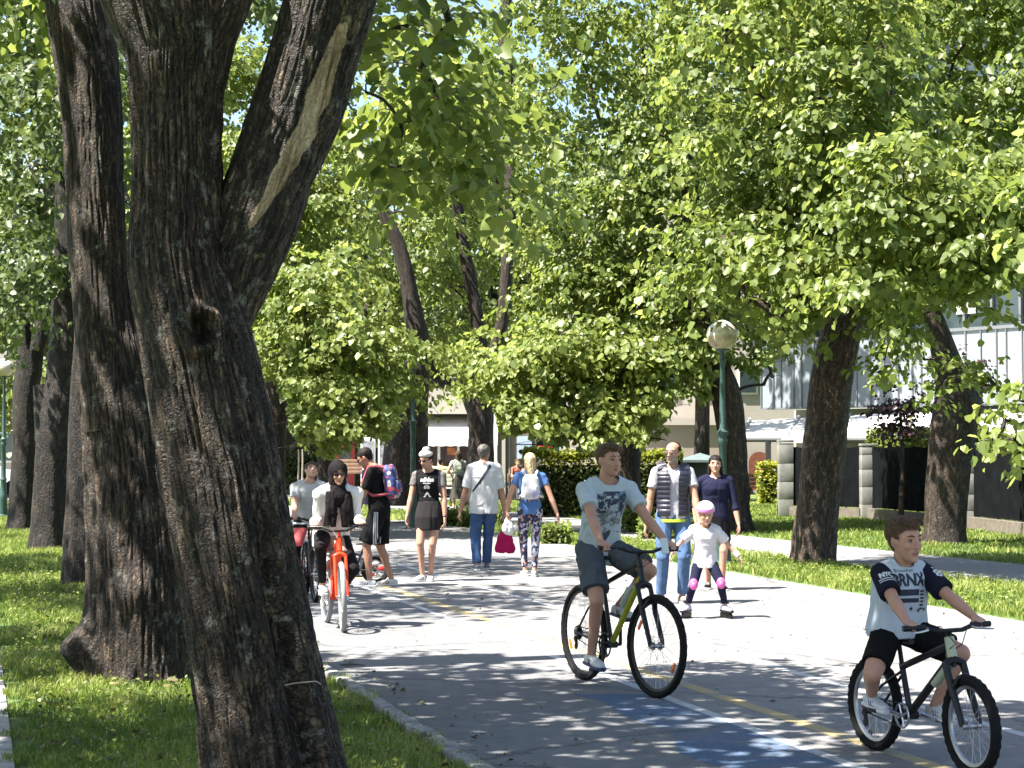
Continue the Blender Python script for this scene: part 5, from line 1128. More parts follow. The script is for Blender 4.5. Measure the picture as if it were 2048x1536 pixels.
def finish(me, name, mats, parent, cut=None, wr=0, wf=9, st=(1, 1, .55), matf=None, seed=0):
    if wr:
        c = coords(me); n = vnormals(me); q = c*np.array(st)*wf
        w1 = vnoise(q[:, 0]+seed, q[:, 1]+2.2, q[:, 2]); w2 = vnoise(q[:, 0]*.5+3*w1+9, q[:, 1]*.5, q[:, 2]*.5+seed); w3 = 1-2*np.abs(vnoise(q[:, 0]*1.3+w2, q[:, 1]*1.3, q[:, 2]*.8+5))
        c += n*(wr*(.55*w2+.55*w3-.15))[:, None]; me.vertices.foreach_set('co', c.ravel()); me.update()
    if cut:
        c = coords(me); kill = np.nonzero(cut(c))[0]; bm = bmesh.new(); bm.from_mesh(me); bm.verts.ensure_lookup_table()
        bmesh.ops.delete(bm, geom=[bm.verts[int(i)] for i in kill], context='VERTS'); bm.to_mesh(me); bm.free()
    for m in (mats if isinstance(mats, (list, tuple)) else [mats]): me.materials.append(m)
    me.polygons.foreach_set('use_smooth', [True]*len(me.polygons))
    if matf:
        fc = np.empty(len(me.polygons)*3); me.polygons.foreach_get('center', fc); mi = matf(fc.reshape(-1, 3)).astype(np.int32); me.polygons.foreach_set('material_index', mi)
    me.update(); me.name = name; o = bpy.data.objects.new(name, me); COL.objects.link(o); o.parent = parent; return o
def ik(a, b, L1, L2, pole):
    d = b-a; D = d.length
    if D > (L1+L2)*.999: k = D/((L1+L2)*.999); L1 *= k; L2 *= k
    x = (L1*L1-L2*L2+D*D)/(2*D); h = math.sqrt(max(0, L1*L1-x*x)); u = d/D; p = pole-u*pole.dot(u); p = p.normalized() if p.length > 1e-6 else V(1, 0, 0)
    return a+u*x+p*h
def rotm(yaw=0, pitch=0, roll=0): return (Matrix.Rotation(R(yaw), 3, 'Z') @ Matrix.Rotation(R(pitch), 3, 'Y') @ Matrix.Rotation(R(roll), 3, 'X'))
class Person:
    def __init__(s, label, loc, rz, H, g=1., hs=None, voxel=.009, skin=None, child=0, wide=1.):
        s.s = H/1.75; s.g = g; s.hs = hs or (.96*s.s+.04); s.vx = voxel; s.skin = skin or SK1; s.wide = wide
        s.e = empty('person', loc, rz, label, 'person'); s.J = {}; s.H = H; s.head_rot = rotm(); s.extra = []; s.smile = 0
    def stand(s, leg=None, lean=0, arms=None, sway=0):
        k = s.s; J = s.J; leg = leg or {}; W = s.wide
        J['pel'] = V(0, sway, .955*k); fw = math.sin(R(lean)); up = math.cos(R(lean))
        J['chest'] = J['pel']+V(fw*.31*k, -sway*.3, .31*k*up); J['neck'] = J['pel']+V(fw*.52*k-.01, -sway*.4, .50*k*up)
        J['sl'] = J['neck']+V(0, .180*k*W, -.055*k); J['sr'] = J['neck']+V(0, -.180*k*W, -.055*k)
        for q, sg in (('l', 1), ('r', -1)):
            J['h'+q] = J['pel']+V(0, sg*.09*k, -.03*k); a = leg.get(q, V(0, sg*.09, 0)); a = V(a[0], a[1], a[2])
            J['a'+q] = V(a.x, a.y, a.z+.085*k); J['k'+q] = ik(J['h'+q], J['a'+q], .44*k, .425*k, V(1, sg*.12, 0)); J['t'+q] = leg.get('t'+q, V(1, sg*.15, 0))
            w_ = (arms or {}).get(q, V(.06, sg*.26, .80)*1.0); w_ = V(*w_)
            w_ = V(w_.x, w_.y, w_.z); J['w'+q] = w_ if (arms and q in arms) else V(.05*k, sg*.25*k, .83*k); J['e'+q] = ik(J['s'+q], J['w'+q], .285*k, .255*k, (arms or {}).get('p'+q, V(-.8, sg*.5, -.2)))
        s.head(); return s
    def cycle(s, I, lean=15, ph=1.0, hips=0, off=(0, 0, 0), twist=0, armpole=None, knee=.35, hip_z=.075, arm=1, hand=('grip', 'grip')):
        k = s.s; J = s.J; W = s.wide
        J['pel'] = I['seat']+V(-.03, 0, hip_z*k)+V(*off); fw, up = math.sin(R(lean)), math.cos(R(lean))
        J['chest'] = J['pel']+V(fw*.31*k, 0, .31*k*up); J['neck'] = J['pel']+V(fw*.56*k, twist, .49*k*up)
        J['sl'] = J['neck']+V(.01, .178*k*W, -.06*k); J['sr'] = J['neck']+V(.01, -.178*k*W, -.06*k)
        for q, sg, Q in (('l', 1, 'L'), ('r', -1, 'R')):
            J['h'+q] = J['pel']+V(.02, sg*.088*k, -.02*k); p = I['p'][Q]; J['a'+q] = p+V(-.095*k, -sg*.01, .10*k); J['k'+q] = ik(J['h'+q], J['a'+q], .44*k, .425*k, V(1, sg*knee, .2)); J['t'+q] = V(1, sg*.05, -.10)
            J['w'+q] = I['g'][Q]+V(-.072, sg*.0, .038)*min(1, k+.1); J['e'+q] = ik(J['s'+q], J['w'+q], .285*k*arm, .255*k*arm, armpole or V(-.3, sg*.6, -1))
        s.head(); s.grip = True; return s
    def head(s): s.J['head'] = s.J['neck']+V(.035*s.s, 0, 0)+(s.head_rot @ V(.0, 0, .155*s.hs)); return s
    def hw(s, p): return s.J['head']+s.head_rot @ (V(*p)*s.hs)     # head space -> person space
    def torso(s, mb, inf=0, z0=-.10, top=1.0, waist=1.0, flare=0, hipw=1.0, bust=0):
        J = s.J; k = s.s; g = s.g; r0 = (J['hl']-J['hr']).normalized(); r1 = (J['sl']-J['sr']).normalized(); sp = (J['neck']-J['pel']); up = sp.normalized()
        rings = []
        for (t, hw, hd, r, pw) in [(z0, .150*hipw+flare, .108+flare*.8, r0, .9), (0.0, .160*hipw, .115, r0, .9), (.10, .158*hipw, .112, r0, .95), (.32, .138*waist, .100*waist, r0.lerp(r1, .4), 1), (.50, .145, .108+bust*.4, r0.lerp(r1, .6), .95), (.68, .160*s.wide, .118+bust, r1, .9), (.84, .165*s.wide, .108, r1, .85), (.93, .130*s.wide, .082, r1, .9), (1.0, .070, .060, r1, 1)]:
            if t > top: break
            c = J['pel']+sp*t if t > .0 else J['pel']+V(0, 0, 1)*t*.5*k
            if t > .3: c = J['pel'].lerp(J['chest'], min(1, t/.62)) if t < .62 else J['chest'].lerp(J['neck'], (t-.62)/.38)
            ax = (V(0, 0, 1) if t <= 0 else up); fwd = r.cross(ax).normalized(); gg = 1+(g-1)*(1.25 if t < .6 else .6)
            rings.append((c+fwd*.006, r, fwd, hw*k*gg+inf, hd*k*gg+inf, pw))
        mb.loft(rings)
        if top >= 1: mb.cap(J['neck'].lerp(J['sl'], .25), .05*k+inf, J['sl'], .048*k+inf); mb.cap(J['neck'].lerp(J['sr'], .25), .05*k+inf, J['sr'], .048*k+inf)
        return mb
    def legs(s, mb, inf=0, frac=2., inf2=None, flat=1, n=14):
        k, g, J = s.s, (s.g-1)*.8+1, s.J; inf2 = inf if inf2 is None else inf2
        for q in 'lr':
            h, kn, a = J['h'+q], J['k'+q], J['a'+q]; d = (kn-h)
            if frac <= 1: mb.cap(h, .088*k*g+inf, h+d*frac, (.088-.03*frac)*k*g+inf2, n, 0, 1, 0)
            else:
                mb.cap(h, .088*k*g+inf, kn, .058*k*g+inf, n, 0, 1, 1); f = min(1, frac-1); d2 = a-kn; r1 = (.055-.021*f)*k*g+inf2
                mb.cap(kn, .055*k*g+inf, kn+d2*f, r1, n, 0, 1, 0 if f < 1 or inf else 1)
                if inf < .012:
                    u = d2.normalized(); b = -(V(*J['t'+q])-u*V(*J['t'+q]).dot(u)).normalized(); mb.ell(kn+d2*.30+b*.014*k, (.046*k*g+inf, .046*k*g+inf, .11*k), d2.to_track_quat('Z', 'Y').to_matrix())
        return mb
    def arms_(s, mb, inf=0, f0=0, frac=2., sides='lr', inf2=None):
        k, g, J = s.s, (s.g-1)*.6+1, s.J; inf2 = inf if inf2 is None else inf2
        for q in sides:
            a, e, w_ = J['s'+q], J['e'+q], J['w'+q]
            if frac <= 1: mb.cap(a, .052*k*g+inf, a+(e-a)*frac, (.052-.012*frac)*k*g+inf2, 14, 0, 1, 0)
            else:
                mb.cap(a, .052*k*g+inf, e, .039*k*g+inf, 14); f = min(1, frac-1)
                mb.cap(e, .039*k*g+inf, e.lerp(w_, .28), .042*k*g+inf, 12); mb.cap(e.lerp(w_, .28), .042*k*g+inf, e.lerp(w_, f), (.042-.016*(f-.28)/.72)*k*g+inf2, 12, 0, 1, 0 if inf else 1)
        return mb
    def hand(s, mb, q, d, n, curl=.25, sp=1.):
        k = min(1.0, s.s*1.04); sg = 1 if q == 'l' else -1; w_ = s.J['w'+q]; d = V(*d).normalized(); n = V(*n); n = (n-d*n.dot(d)).normalized(); t = s.thumb.get(q) if hasattr(s, 'thumb') and q in s.thumb else d.cross(n)*sg
        t = V(*t); t = (t-d*t.dot(d)-n*t.dot(n)); t = t.normalized() if t.length > .01 else d.cross(n)
        rf = .0088 if s.vx < .007 else .0098
        for off, L, kk in ((.030, .072, .082), (.010, .080, .088), (-.011, .074, .084), (-.030, .058, .074)):
            kn = w_+d*kk*k+t*off*k; mb.cap(w_+d*.008+t*off*.6*k, .017*k, kn, .0125*k, 10)
            p = kn; ang = 0
            for seg, ca in ((.45, 62), (.32, 85), (.23, 45)):
                ang += R(ca)*curl; dr = d*math.cos(ang)+n*math.sin(ang); e = p+dr*L*seg*k; mb.cap(p, rf*k, e, rf*.9*k, 8); p = e
        p0 = w_+d*.022*k+t*.026*k; p1 = p0+(d*.62+t*.62+n*(.15+.3*curl)).normalized()*.042*k; p2 = p1+(d*.8+t*(.15-.3*curl)+n*(.2+.6*curl)).normalized()*.032*k
        mb.cap(p0, .016*k, p1, .0115*k, 10); mb.cap(p1, .011*k, p2, .009*k, 8)
    def body(s, hands=None, feet=True, lips=True, hips=None, bust=0, waist=1., beard=None):
        J, k, h = s.J, s.s, s.hs; mb = MB(); s.torso(mb, 0, bust=bust, waist=waist); s.legs(mb, 0); s.arms_(mb, 0)
        mb.cap(J['neck']+V(0, 0, -.02), .058*k, s.hw((-.012, 0, -.075)), .050*h+.002, 16); mb.cap(J['neck']+V(-.01, 0, -.01), .075*k, J['neck']+V(0, 0, .02), .055*k)
        for q in 'lr':
            td = V(*J['t'+q]).normalized(); mb.cap(J['a'+q], .034*k, J['a'+q]+V(0, 0, -.03*k), .034*k); mb.cap(J['a'+q]+V(0, 0, -.04*k), .03*k, J['a'+q]+td*.13*k+V(0, 0, -.05*k), .024*k)
        Mh = s.head_rot.copy(); u_, l_, f_ = Mh @ V(0, 0, 1), Mh @ V(0, 1, 0), Mh @ V(1, 0, 0)
        mb.ell(s.hw((-.014, 0, .034)), (.096*h, .076*h, .080*h), Mh.to_4x4(), 22)
        mb.loft([(s.hw((.004, 0, .05)), l_, f_, .066*h, .080*h, .9), (s.hw((.010, 0, .02)), l_, f_, .0675*h, .078*h, .88), (s.hw((.014, 0, -.02)), l_, f_, .066*h, .074*h, .86), (s.hw((.020, 0, -.055)), l_, f_, .057*h, .066*h, .86), (s.hw((.034, 0, -.085)), l_, f_, .044*h, .050*h, .88), (s.hw((.050, 0, -.104)), l_, f_, .027*h, .030*h), (s.hw((.056, 0, -.112)), l_, f_, .012*h, .016*h)])
        mb.cap(s.hw((.083, 0, .018)), .0075*h, s.hw((.108, 0, -.026)), .0125*h, 10); 
        for y in (-1, 1):
            mb.ell(s.hw((.098, y*.011, -.031)), (.011*h, .008*h, .008*h)); mb.cap(s.hw((.070, y*.046, .026)), .009*h, s.hw((.084, y*.014, .030)), .010*h, 8); mb.ell(s.hw((.066, y*.036, -.024)), (.020*h, .021*h, .022*h)); mb.ell(s.hw((-.004, y*.073, -.002)), (.017*h, .012*h, .032*h), (Mh @ rotm(y*-18, 0, 0)).to_4x4())
        mb.ell(s.hw((.086, 0, -.055)), (.010*h, .024*h, .0065*h)); mb.ell(s.hw((.084, 0, -.067)), (.010*h, .020*h, .0075*h)); mb.ell(s.hw((.076, 0, -.097)), (.017*h, .020*h, .015*h))
        hands = hands or {}
        for q in 'lr':
            sg = 1 if q == 'l' else -1
            if hasattr(s, 'grip') and q not in hands: s.thumb = getattr(s, 'thumb', {}); s.thumb[q] = (0, -sg, 0); s.hand(mb, q, (.93, 0, -.22), (-.15, 0, -1), 1.0)
            else:
                hd = hands.get(q) or ((J['w'+q]-J['e'+q]).normalized()*.9+V(0, 0, -.2), (0, -sg, 0), .35); s.hand(mb, q, *hd)
        me = solid(mb, s.vx, 3)
        Mi = Mh.transposed(); hc = np.array(J['head']); Mn = np.array(Mi)
        def matf(c):
            q = (c-hc) @ Mn.T/h; lip = (np.abs(q[:, 1]) < .025) & (q[:, 0] > .070) & (np.abs(q[:, 2]+.061) < .0115*(1-(q[:, 1]/.03)**2))
            r = lip.astype(int) if lips else np.zeros(len(c))
            if beard is not None: b = (q[:, 2] < -.032+.25*np.maximum(0, np.abs(q[:, 1])-.03)) & (q[:, 2] > -.13) & (q[:, 0] > .0) & ~lip & ~((q[:, 2] > -.045) & (np.abs(q[:, 1]) < .05) & (q[:, 0] < .0)); r = np.where(b, 2, r)
            return r
        s.b = finish(me, 'body', [s.skin, M_LIP]+([beard] if beard is not None else []), s.e, matf=matf); return s
    def eyes(s, glasses=None):
        h = s.hs; Mh = s.head_rot.to_4x4()
        for y in (-1, 1):
            if not glasses: 
                e = MB().ell(s.hw((.0745, y*.031, .006)), (.011*h, .0135*h, .0062*h), Mh, 16).build('eye', M_EYEW, s.e); MB().ell(s.hw((.0845, y*.0315, .006)), (.003*h, .0058*h, .0056*h), Mh, 12).build('iris', M_IRIS, e)
                MB().tube([s.hw((.080, y*.017, .012)), s.hw((.0875, y*.030, .0155)), s.hw((.079, y*.044, .010))], [.0018*h, .0028*h, .0015*h], 6).build('eyelid', s.lid if hasattr(s, 'lid') else M_IRIS, e)
            MB().tube([s.hw((.092, y*.013, .030)), s.hw((.0905, y*.030, .036)), s.hw((.077, y*.050, .031))], [.0032*h, .004*h, .002*h], 6).build('eyebrow', s.hairm, s.e)
        if glasses:
            g = MB(); 
            for y in (-1, 1): g.ell(s.hw((.096, y*.032, .006)), (.006*h, .027*h, .021*h), (s.head_rot @ rotm(y*14)).to_4x4(), 16); g.tube([s.hw((.092, y*.056, .012)), s.hw((.0, y*.082, .010))], .003*h, 6)
            g.tube([s.hw((.100, -.014, .012)), s.hw((.103, 0, .015)), s.hw((.100, .014, .012))], .003*h, 6); g.build('sunglasses', glasses, s.e)
        return s
    def hair(s, mat, style='short', vol=1., extra=None, line=.052, side=-.02, strands=.008):
        h = s.hs; Mh = s.head_rot; s.hairm = mat; mb = MB().ell(s.hw((-.018, 0, .042)), (.103*h*vol, .084*h*vol, .086*h*vol), Mh.to_4x4(), 26)
        mb.cap(s.hw((-.045, 0, -.01)), .062*h, s.hw((-.040, 0, -.05)), .046*h)
        if extra: extra(mb, s)
        me = solid(mb, min(.008, s.vx*1.0), 2); hc = np.array(s.J['head']); Mn = np.array(Mh.transposed())
        def cut(c):
            q = (c-hc) @ Mn.T/h; k = (q[:, 0] > .035+.2*np.abs(q[:, 1])*0) & (q[:, 2] < line+.10*(.09-q[:, 0])-.9*np.maximum(0, np.abs(q[:, 1])-.045)*1.0)
            k |= (q[:, 0] > -.012) & (q[:, 2] < side) & (np.abs(q[:, 1]) > .0); 
            if style == 'short': k |= (q[:, 2] < -.065)
            if style == 'balding': k |= (q[:, 2] > .070) & (q[:, 0] > -.06); k |= (q[:, 2] < -.05) | (q[:, 0] > .018)
            return k
        c = coords(me); n = vnormals(me); q = ((c-hc) @ Mn.T/h); w_ = vnoise(q[:, 0]*35, q[:, 1]*95, q[:, 2]*35)*.6+vnoise(q[:, 0]*80, q[:, 1]*160, q[:, 2]*80)*.5
        c += n*(w_*strands)[:, None]; me.vertices.foreach_set('co', c.ravel()); me.update()
        finish(me, 'hair', mat, s.e, cut=cut); return s
    def shirt(s, mat, sleeve=.55, inf=.016, hem=-.18, wr=.006, neckr=.078, name='shirt', bust=0, waist=1., sinf=.012, flare=.0, seed=0, sleeve_mat=None, vneck=0, hemcut=None, sides='lr'):
        mb = MB(); s.torso(mb, inf, z0=hem, waist=waist*1.05, bust=bust, flare=flare)
        if sleeve and not sleeve_mat: s.arms_(mb, inf*.6, frac=sleeve, inf2=sinf)
        me = solid(mb, min(s.vx, .009), 4); J = s.J; nk = np.array(J['neck']+V(.035, 0, .045)*s.s); k = s.s
        def cut(c):
            d = c-nk; r = (d[:, 0]/1.05)**2+d[:, 1]**2+(d[:, 2]*1.0)**2 < (neckr*k)**2
            if vneck: r |= (d[:, 0] > 0) & (d[:, 2] < 0) & (d[:, 2] > -vneck) & (np.abs(d[:, 1]) < (vneck+d[:, 2])*.55)
            if hemcut is not None: r |= hemcut(c)
            return r
        o = finish(me, name, mat, s.e, cut=cut, wr=wr, seed=seed); s.sh = o
        if sleeve and sleeve_mat:
            s.sleeves = []
            for q in sides:
                m2 = MB(); s.arms_(m2, inf*.75, frac=sleeve, inf2=sinf, sides=q); s.sleeves.append(finish(solid(m2, min(s.vx, .008), 3), 'sleeve', sleeve_mat, s.e, wr=wr*.7, seed=3))
        return s
    def pants(s, mat, frac=2., inf=.014, inf2=.018, name='trousers', wr=.006, top=.16, matf=None, seed=0):
        mb = MB(); s.torso(mb, inf*.8, z0=-.14, top=.33); s.legs(mb, inf, frac, inf2); me = solid(mb, min(s.vx, .009), 3); s.pt = finish(me, name, mat, s.e, wr=wr, wf=11, seed=seed, matf=matf); return s
    def skirt(s, mat, z1, w0=.15, w1=.21, d1=.15, name='skirt', wr=.008, top=.2):
        J = s.J; k = s.s; mb = MB(); c0 = J['pel']+V(0, 0, top*k*.5); c1 = V(J['pel'].x*.6+.3*(J['kl'].x+J['kr'].x)/2, (J['kl'].y+J['kr'].y)/2, z1)
        mb.loft([(c0, (0, 1, 0), (1, 0, 0), w0*k, .115*k), (J['pel'], (0, 1, 0), (1, 0, 0), .178*k, .135*k), (c0.lerp(c1, .55), (0, 1, 0), (1, 0, 0), .19*k, .14*k), (c1, (0, 1, 0), (1, 0, 0), w1*k, d1*k)])
        s.skt = finish(solid(mb, min(.009, s.vx), 2), name, mat, s.e, wr=wr, wf=13, st=(1, 1, .12)); return s
    def shoes(s, up, sole, trim=None, sc=1., sock=None, tall=0):
        k = s.s*sc; J = s.J
        for q in 'lr':
            a = J['a'+q]; t = V(*J['t'+q]).normalized(); l = V(0, 0, 1).cross(t).normalized(); u = t.cross(l); b = a-u*.085*k
            rings = lambda z0, z1, w_: None
            mb = MB(); sec = [(-.075, .026, .035, .060), (-.055, .034, .045, .070), (0, .036, .050, .085), (.05, .037, .040, .062), (.10, .043, .032, .046), (.145, .043, .026, .036), (.175, .032, .020, .028), (.19, .014, .012, .020)]
            mb.loft([(b+t*x*k+u*(.022+zc*.5)*k, l, u, w_*k, (zh*.5+.012)*k*.8, .75) for x, w_, zc, zh in sec]); mb.cap(b+u*.05*k, .036*k, b+u*(.085+tall)*k, .036*k, 12, 0, 1, 0)
            so_ = finish(solid(mb, .006, 2), 'shoe', up, s.e)
            m2 = MB(); m2.loft([(b+t*x*k+u*(.012)*k, l, u, (w_+.004)*k, .014*k, .6) for x, w_, zc, zh in [(-.084, .018, 0, 0), (-.07, .034, 0, 0), (0, .038, 0, 0), (.05, .040, 0, 0), (.10, .046, 0, 0), (.15, .046, 0, 0), (.185, .034, 0, 0), (.203, .014, 0, 0)]]); m2.build('sole', sole, so_)
            if trim:
                m3 = MB()
                for sg in (-1, 1):
                    for i in range(3): x = .02+.026*i; m3.tube([b+t*(x+.02)*k+l*sg*.037*k+u*.022*k, b+t*(x-.0)*k+l*sg*.034*k+u*.058*k], .005*k, 6)
                m3.build('stripe', trim, so_)
            ml = MB()
            for i in range(3): x = .055+.022*i; ml.tube([b+t*x*k+l*.018*k+u*(.076-.26*(x-.05))*k, b+t*x*k+u*(.083-.26*(x-.05))*k, b+t*x*k-l*.018*k+u*(.076-.26*(x-.05))*k], .003*k, 5)
            ml.build('laces', M_WHITE if up is not M_WHITE else sole, so_)
            if sock: MB().cap(a-u*.01, .0375*s.s*s.g**.3, a+(J['k'+q]-a).normalized()*.07*s.s, .0385*s.s*s.g**.3, 14, 0, 0, 0).build('sock', sock, s.e)
        return s
def text_tris(txt, shear=0):
    cu = bpy.data.curves.new('t', 'FONT'); cu.body = txt; cu.resolution_u = 3; o = bpy.data.objects.new('t', cu); COL.objects.link(o); dg = bpy.context.evaluated_depsgraph_get(); me = bpy.data.meshes.new_from_object(o.evaluated_get(dg))
    me.calc_loop_triangles(); c = coords(me)[:, :2]; t = np.array([tuple(x.vertices) for x in me.loop_triangles]); bpy.data.objects.remove(o); mn, mx = c.min(0), c.max(0); c = (c-mn)/(mx-mn); bpy.data.meshes.remove(me); return c[t]
def in_tris(T, u, v):
    r = np.zeros(u.shape, bool)
    for a, b, c in T:
        d = (b[0]-a[0])*(c[1]-a[1])-(b[1]-a[1])*(c[0]-a[0])
        if abs(d) < 1e-9: continue
        s_ = ((u-a[0])*(c[1]-a[1])-(v-a[1])*(c[0]-a[0]))/d; t_ = ((b[0]-a[0])*(v-a[1])-(b[1]-a[1])*(u-a[0]))/d; r |= (s_ >= 0) & (t_ >= 0) & (s_+t_ <= 1)
    return r
def tmask(txt, u0, u1, v0, v1, bold=0):
    T = text_tris(txt)
    def f(u, v):
        r = in_tris(T, (u-u0)/(u1-u0), (v-v0)/(v1-v0))
        if bold:
            for du, dv in ((bold, 0), (-bold, 0), (0, bold), (0, -bold)): r |= in_tris(T, (u+du-u0)/(u1-u0), (v+dv-v0)/(v1-v0))
        return r
    return f
def star(u, v, cu, cv, r):
    a = np.arctan2(v-cv, u-cu); d = np.hypot(u-cu, v-cv); m = np.abs(((a-math.pi/2)/(2*math.pi/5)) % 1-.5)*2; return d < r*(.42+.58*m**1.6)
def decal(name, surf, o, x, y, w_, h_, fn, mat, parent, cell=.0025, off=.0022):
    """a print lying on the cloth: grid cells inside the shape are laid on the surface"""
    me = surf.data; bvh = BVHTree.FromPolygons([v.co.copy() for v in me.vertices], [tuple(p.vertices) for p in me.polygons])
    x, y, o = V(*x).normalized(), V(*y).normalized(), V(*o); n = x.cross(y).normalized(); nu, nv = int(w_/cell), int(h_/cell)
    uu, vv = np.meshgrid((np.arange(nu)+.5)*cell-w_/2, (np.arange(nv)+.5)*cell-h_/2, indexing='ij'); m = fn(uu, vv); vs, fs, cache = [], [], {}
    def pt(i, j):
        if (i, j) not in cache:
            q = o+x*(i*cell-w_/2)+y*(j*cell-h_/2)+n*.35; hit = bvh.ray_cast(q, -n, .7)
            if hit[0] is None: cache[i, j] = -1
            else: vs.append(tuple(hit[0]+n*off)); cache[i, j] = len(vs)-1
        return cache[i, j]
    for i, j in zip(*np.nonzero(m)):
        f = [pt(i, j), pt(i+1, j), pt(i+1, j+1), pt(i, j+1)]
        if min(f) >= 0 and max((V(*vs[f[0]])-V(*vs[f[2]])).length, 0) < cell*4: fs.append(tuple(f))
    if not fs: return None
    mb = MB().add(vs, fs); ob = mb.build(name, mat, parent, normals=False)
    return ob
C = lambda n, c, **k: fabric(n, c, **k)
M_BLK = C('black_cloth', (.008, .0075, .008)); M_WHT = C('white_cloth', (.50, .50, .50)); M_NAVY = C('navy_cloth', (.012, .013, .032)); M_SOLEW = simple('white_sole', (.55, .55, .55), .6, .05, 8, 0); M_SHOEW = simple('white_shoe', (.52, .52, .52), .55, .08, 12, .1, .002)
M_SUNG = simple('dark_lens', (.02, .012, .012), .15, .1, 3, 0)
def denim(n, c):
    m = C(n, c, var=.25); return m
M_DENIM = denim('blue_denim', (.05, .095, .20)); M_DENIM2 = denim('faded_denim', (.07, .12, .22))

# --- the teenager on the black bike
p = Person('teenage boy in a pale T-shirt with a dark chest print riding the black bike', teen_r, I_TEEN['rz'], 1.74, .92, voxel=.0055, skin=SK1)
p.head_rot = rotm(12, 2, 0); p.cycle(I_TEEN, lean=13, knee=.25, hip_z=.06, armpole=V(-.5, 0, -.9)); p.body()
p.hair(HAIRB, 'short', .99, extra=lambda mb, s: (mb.ell(s.hw((.012, 0, .095)), (.080*s.hs, .066*s.hs, .036*s.hs), s.head_rot.to_4x4())), line=.062, side=.02, strands=.004).eyes()
M_TEE = C('pale_blue_grey_cotton', (.40, .45, .49)); p.shirt(M_TEE, .62, .022, -.26, .013, neckr=.082, vneck=.06, sinf=.024)
M_PRA = simple('print_dark', (.035, .045, .07), .8, .5, 40, 0); M_PRB = simple('print_grey', (.16, .19, .20), .8, .5, 40, 0); M_PRC = simple('print_blue', (.06, .16, .30), .8, .3, 40, 0)
J = p.J; fwd = V(1, 0, .12); cc = J['chest']+V(0, .0, -.04)
def blk(seed, th, box): 
    return lambda u, v: (vnoise(u*38+seed, v*46+seed)+.5*vnoise(u*110, v*110+seed) > th) & (u > box[0]) & (u < box[1]) & (v > box[2]) & (v < box[3])
decal('print', p.sh, cc, (0, 1, 0), (-.1, 0, 1), .25, .34, blk(3, -.05, (-.115, .115, -.02, .13)), M_PRA, p.sh); decal('print', p.sh, cc, (0, 1, 0), (-.1, 0, 1), .25, .34, blk(8, .0, (-.10, .10, -.16, .12)), M_PRB, p.sh, off=.0012); decal('print', p.sh, cc, (0, 1, 0), (-.1, 0, 1), .25, .34, blk(15, .15, (.04, .125, -.05, .13)), M_PRC, p.sh, off=.0016)
p.pants(C('grey_shorts_cloth', (.07, .08, .095)), .80, .020, .040, 'shorts', .012)
p.shoes(M_SHOEW, simple('navy_sole', (.03, .04, .10), .6, .1, 8, 0), M_NAVY)
M_PHONE = simple('phone_case', (.55, .6, .6), .3, .05, 4, 0); ph = MB().box((0, 0, 0), (.012, .055, .11), bev=.004).build('phone', M_PHONE); ph.location = B_TEEN.matrix_basis @ (I_TEEN['bar']+V(.03, .17, .04)); ph.rotation_euler = (0, -.3, I_TEEN['rz']); tag(ph, 'small pale phone mounted on the handlebar near the teenager\'s left hand', 'phone')
# --- the boy in front
p = Person('boy in a light baseball shirt with black sleeves riding the small bike in front', boy_r, I_BOY['rz'], 1.30, 1.28, hs=1.04, voxel=.0050, skin=SK1, wide=1.05)
p.head_rot = rotm(8, 4, 3); p.cycle(I_BOY, lean=8, knee=.75, hip_z=.06, arm=1.06, armpole=V(-.4, 0, -.9)); p.J['head'] += V(.012, 0, -.028); p.body()
def tuft(mb, s):
    for k_ in range(9): a = -1+.25*k_; mb.cap(s.hw((.03, .055*a, .10)), .022*s.hs, s.hw((.062+.01*(k_ % 2), .05*a+.012, .122-.03*a*a)), .010*s.hs, 8)
    mb.ell(s.hw((.0, 0, .09)), (.086*s.hs, .074*s.hs, .040*s.hs), s.head_rot.to_4x4())
p.hair(HAIRB, 'short', 1.02, extra=tuft, line=.060, side=.01).eyes()
M_BSH = C('pale_blue_jersey', (.42, .47, .53)); M_BSL = C('black_sleeve_cloth', (.012, .013, .024)); p.shirt(M_BSH, .78, .018, -.12, .010, flare=.0, neckr=.085, sleeve_mat=M_BSL, sinf=.026)
M_INK = simple('navy_ink', (.015, .018, .035), .7, .2, 40, 0); M_INKW = simple('white_ink', (.50, .52, .52), .7, .1, 40, 0); J = p.J
tx = tmask('BRNX', -.115, .085, .03, .095, .004); t2 = tmask('Brooklyn', -.09, .02, .10, .125)
def chest(u, v):
    r = tx(u, v) | t2(u, v)
    for (a, b) in ((.01, -.025), (-.038, -.062)): r |= (v < a) & (v > b) & (u < .045) & (u > -.13)
    for k_ in range(6): b = .005-.019*k_; r |= (v < b) & (v > b-.011) & (u > .055) & (u < .085)
    for (su, sv) in ((.075, .095), (.115, .115), (.075, .055), (.12, .07), (.11, .025), (-.09, -.09), (-.045, -.10), (.0, -.095), (.05, -.105), (.10, -.1)): r |= star(u, v, su, sv, .014)
    return r
cc = J['pel'].lerp(J['neck'], .56)+V(0, 0, .0); decal('print', p.sh, cc, (0, 1, 0), (-.12, 0, 1), .28, .26, chest, M_INK, p.sh, cell=.002)
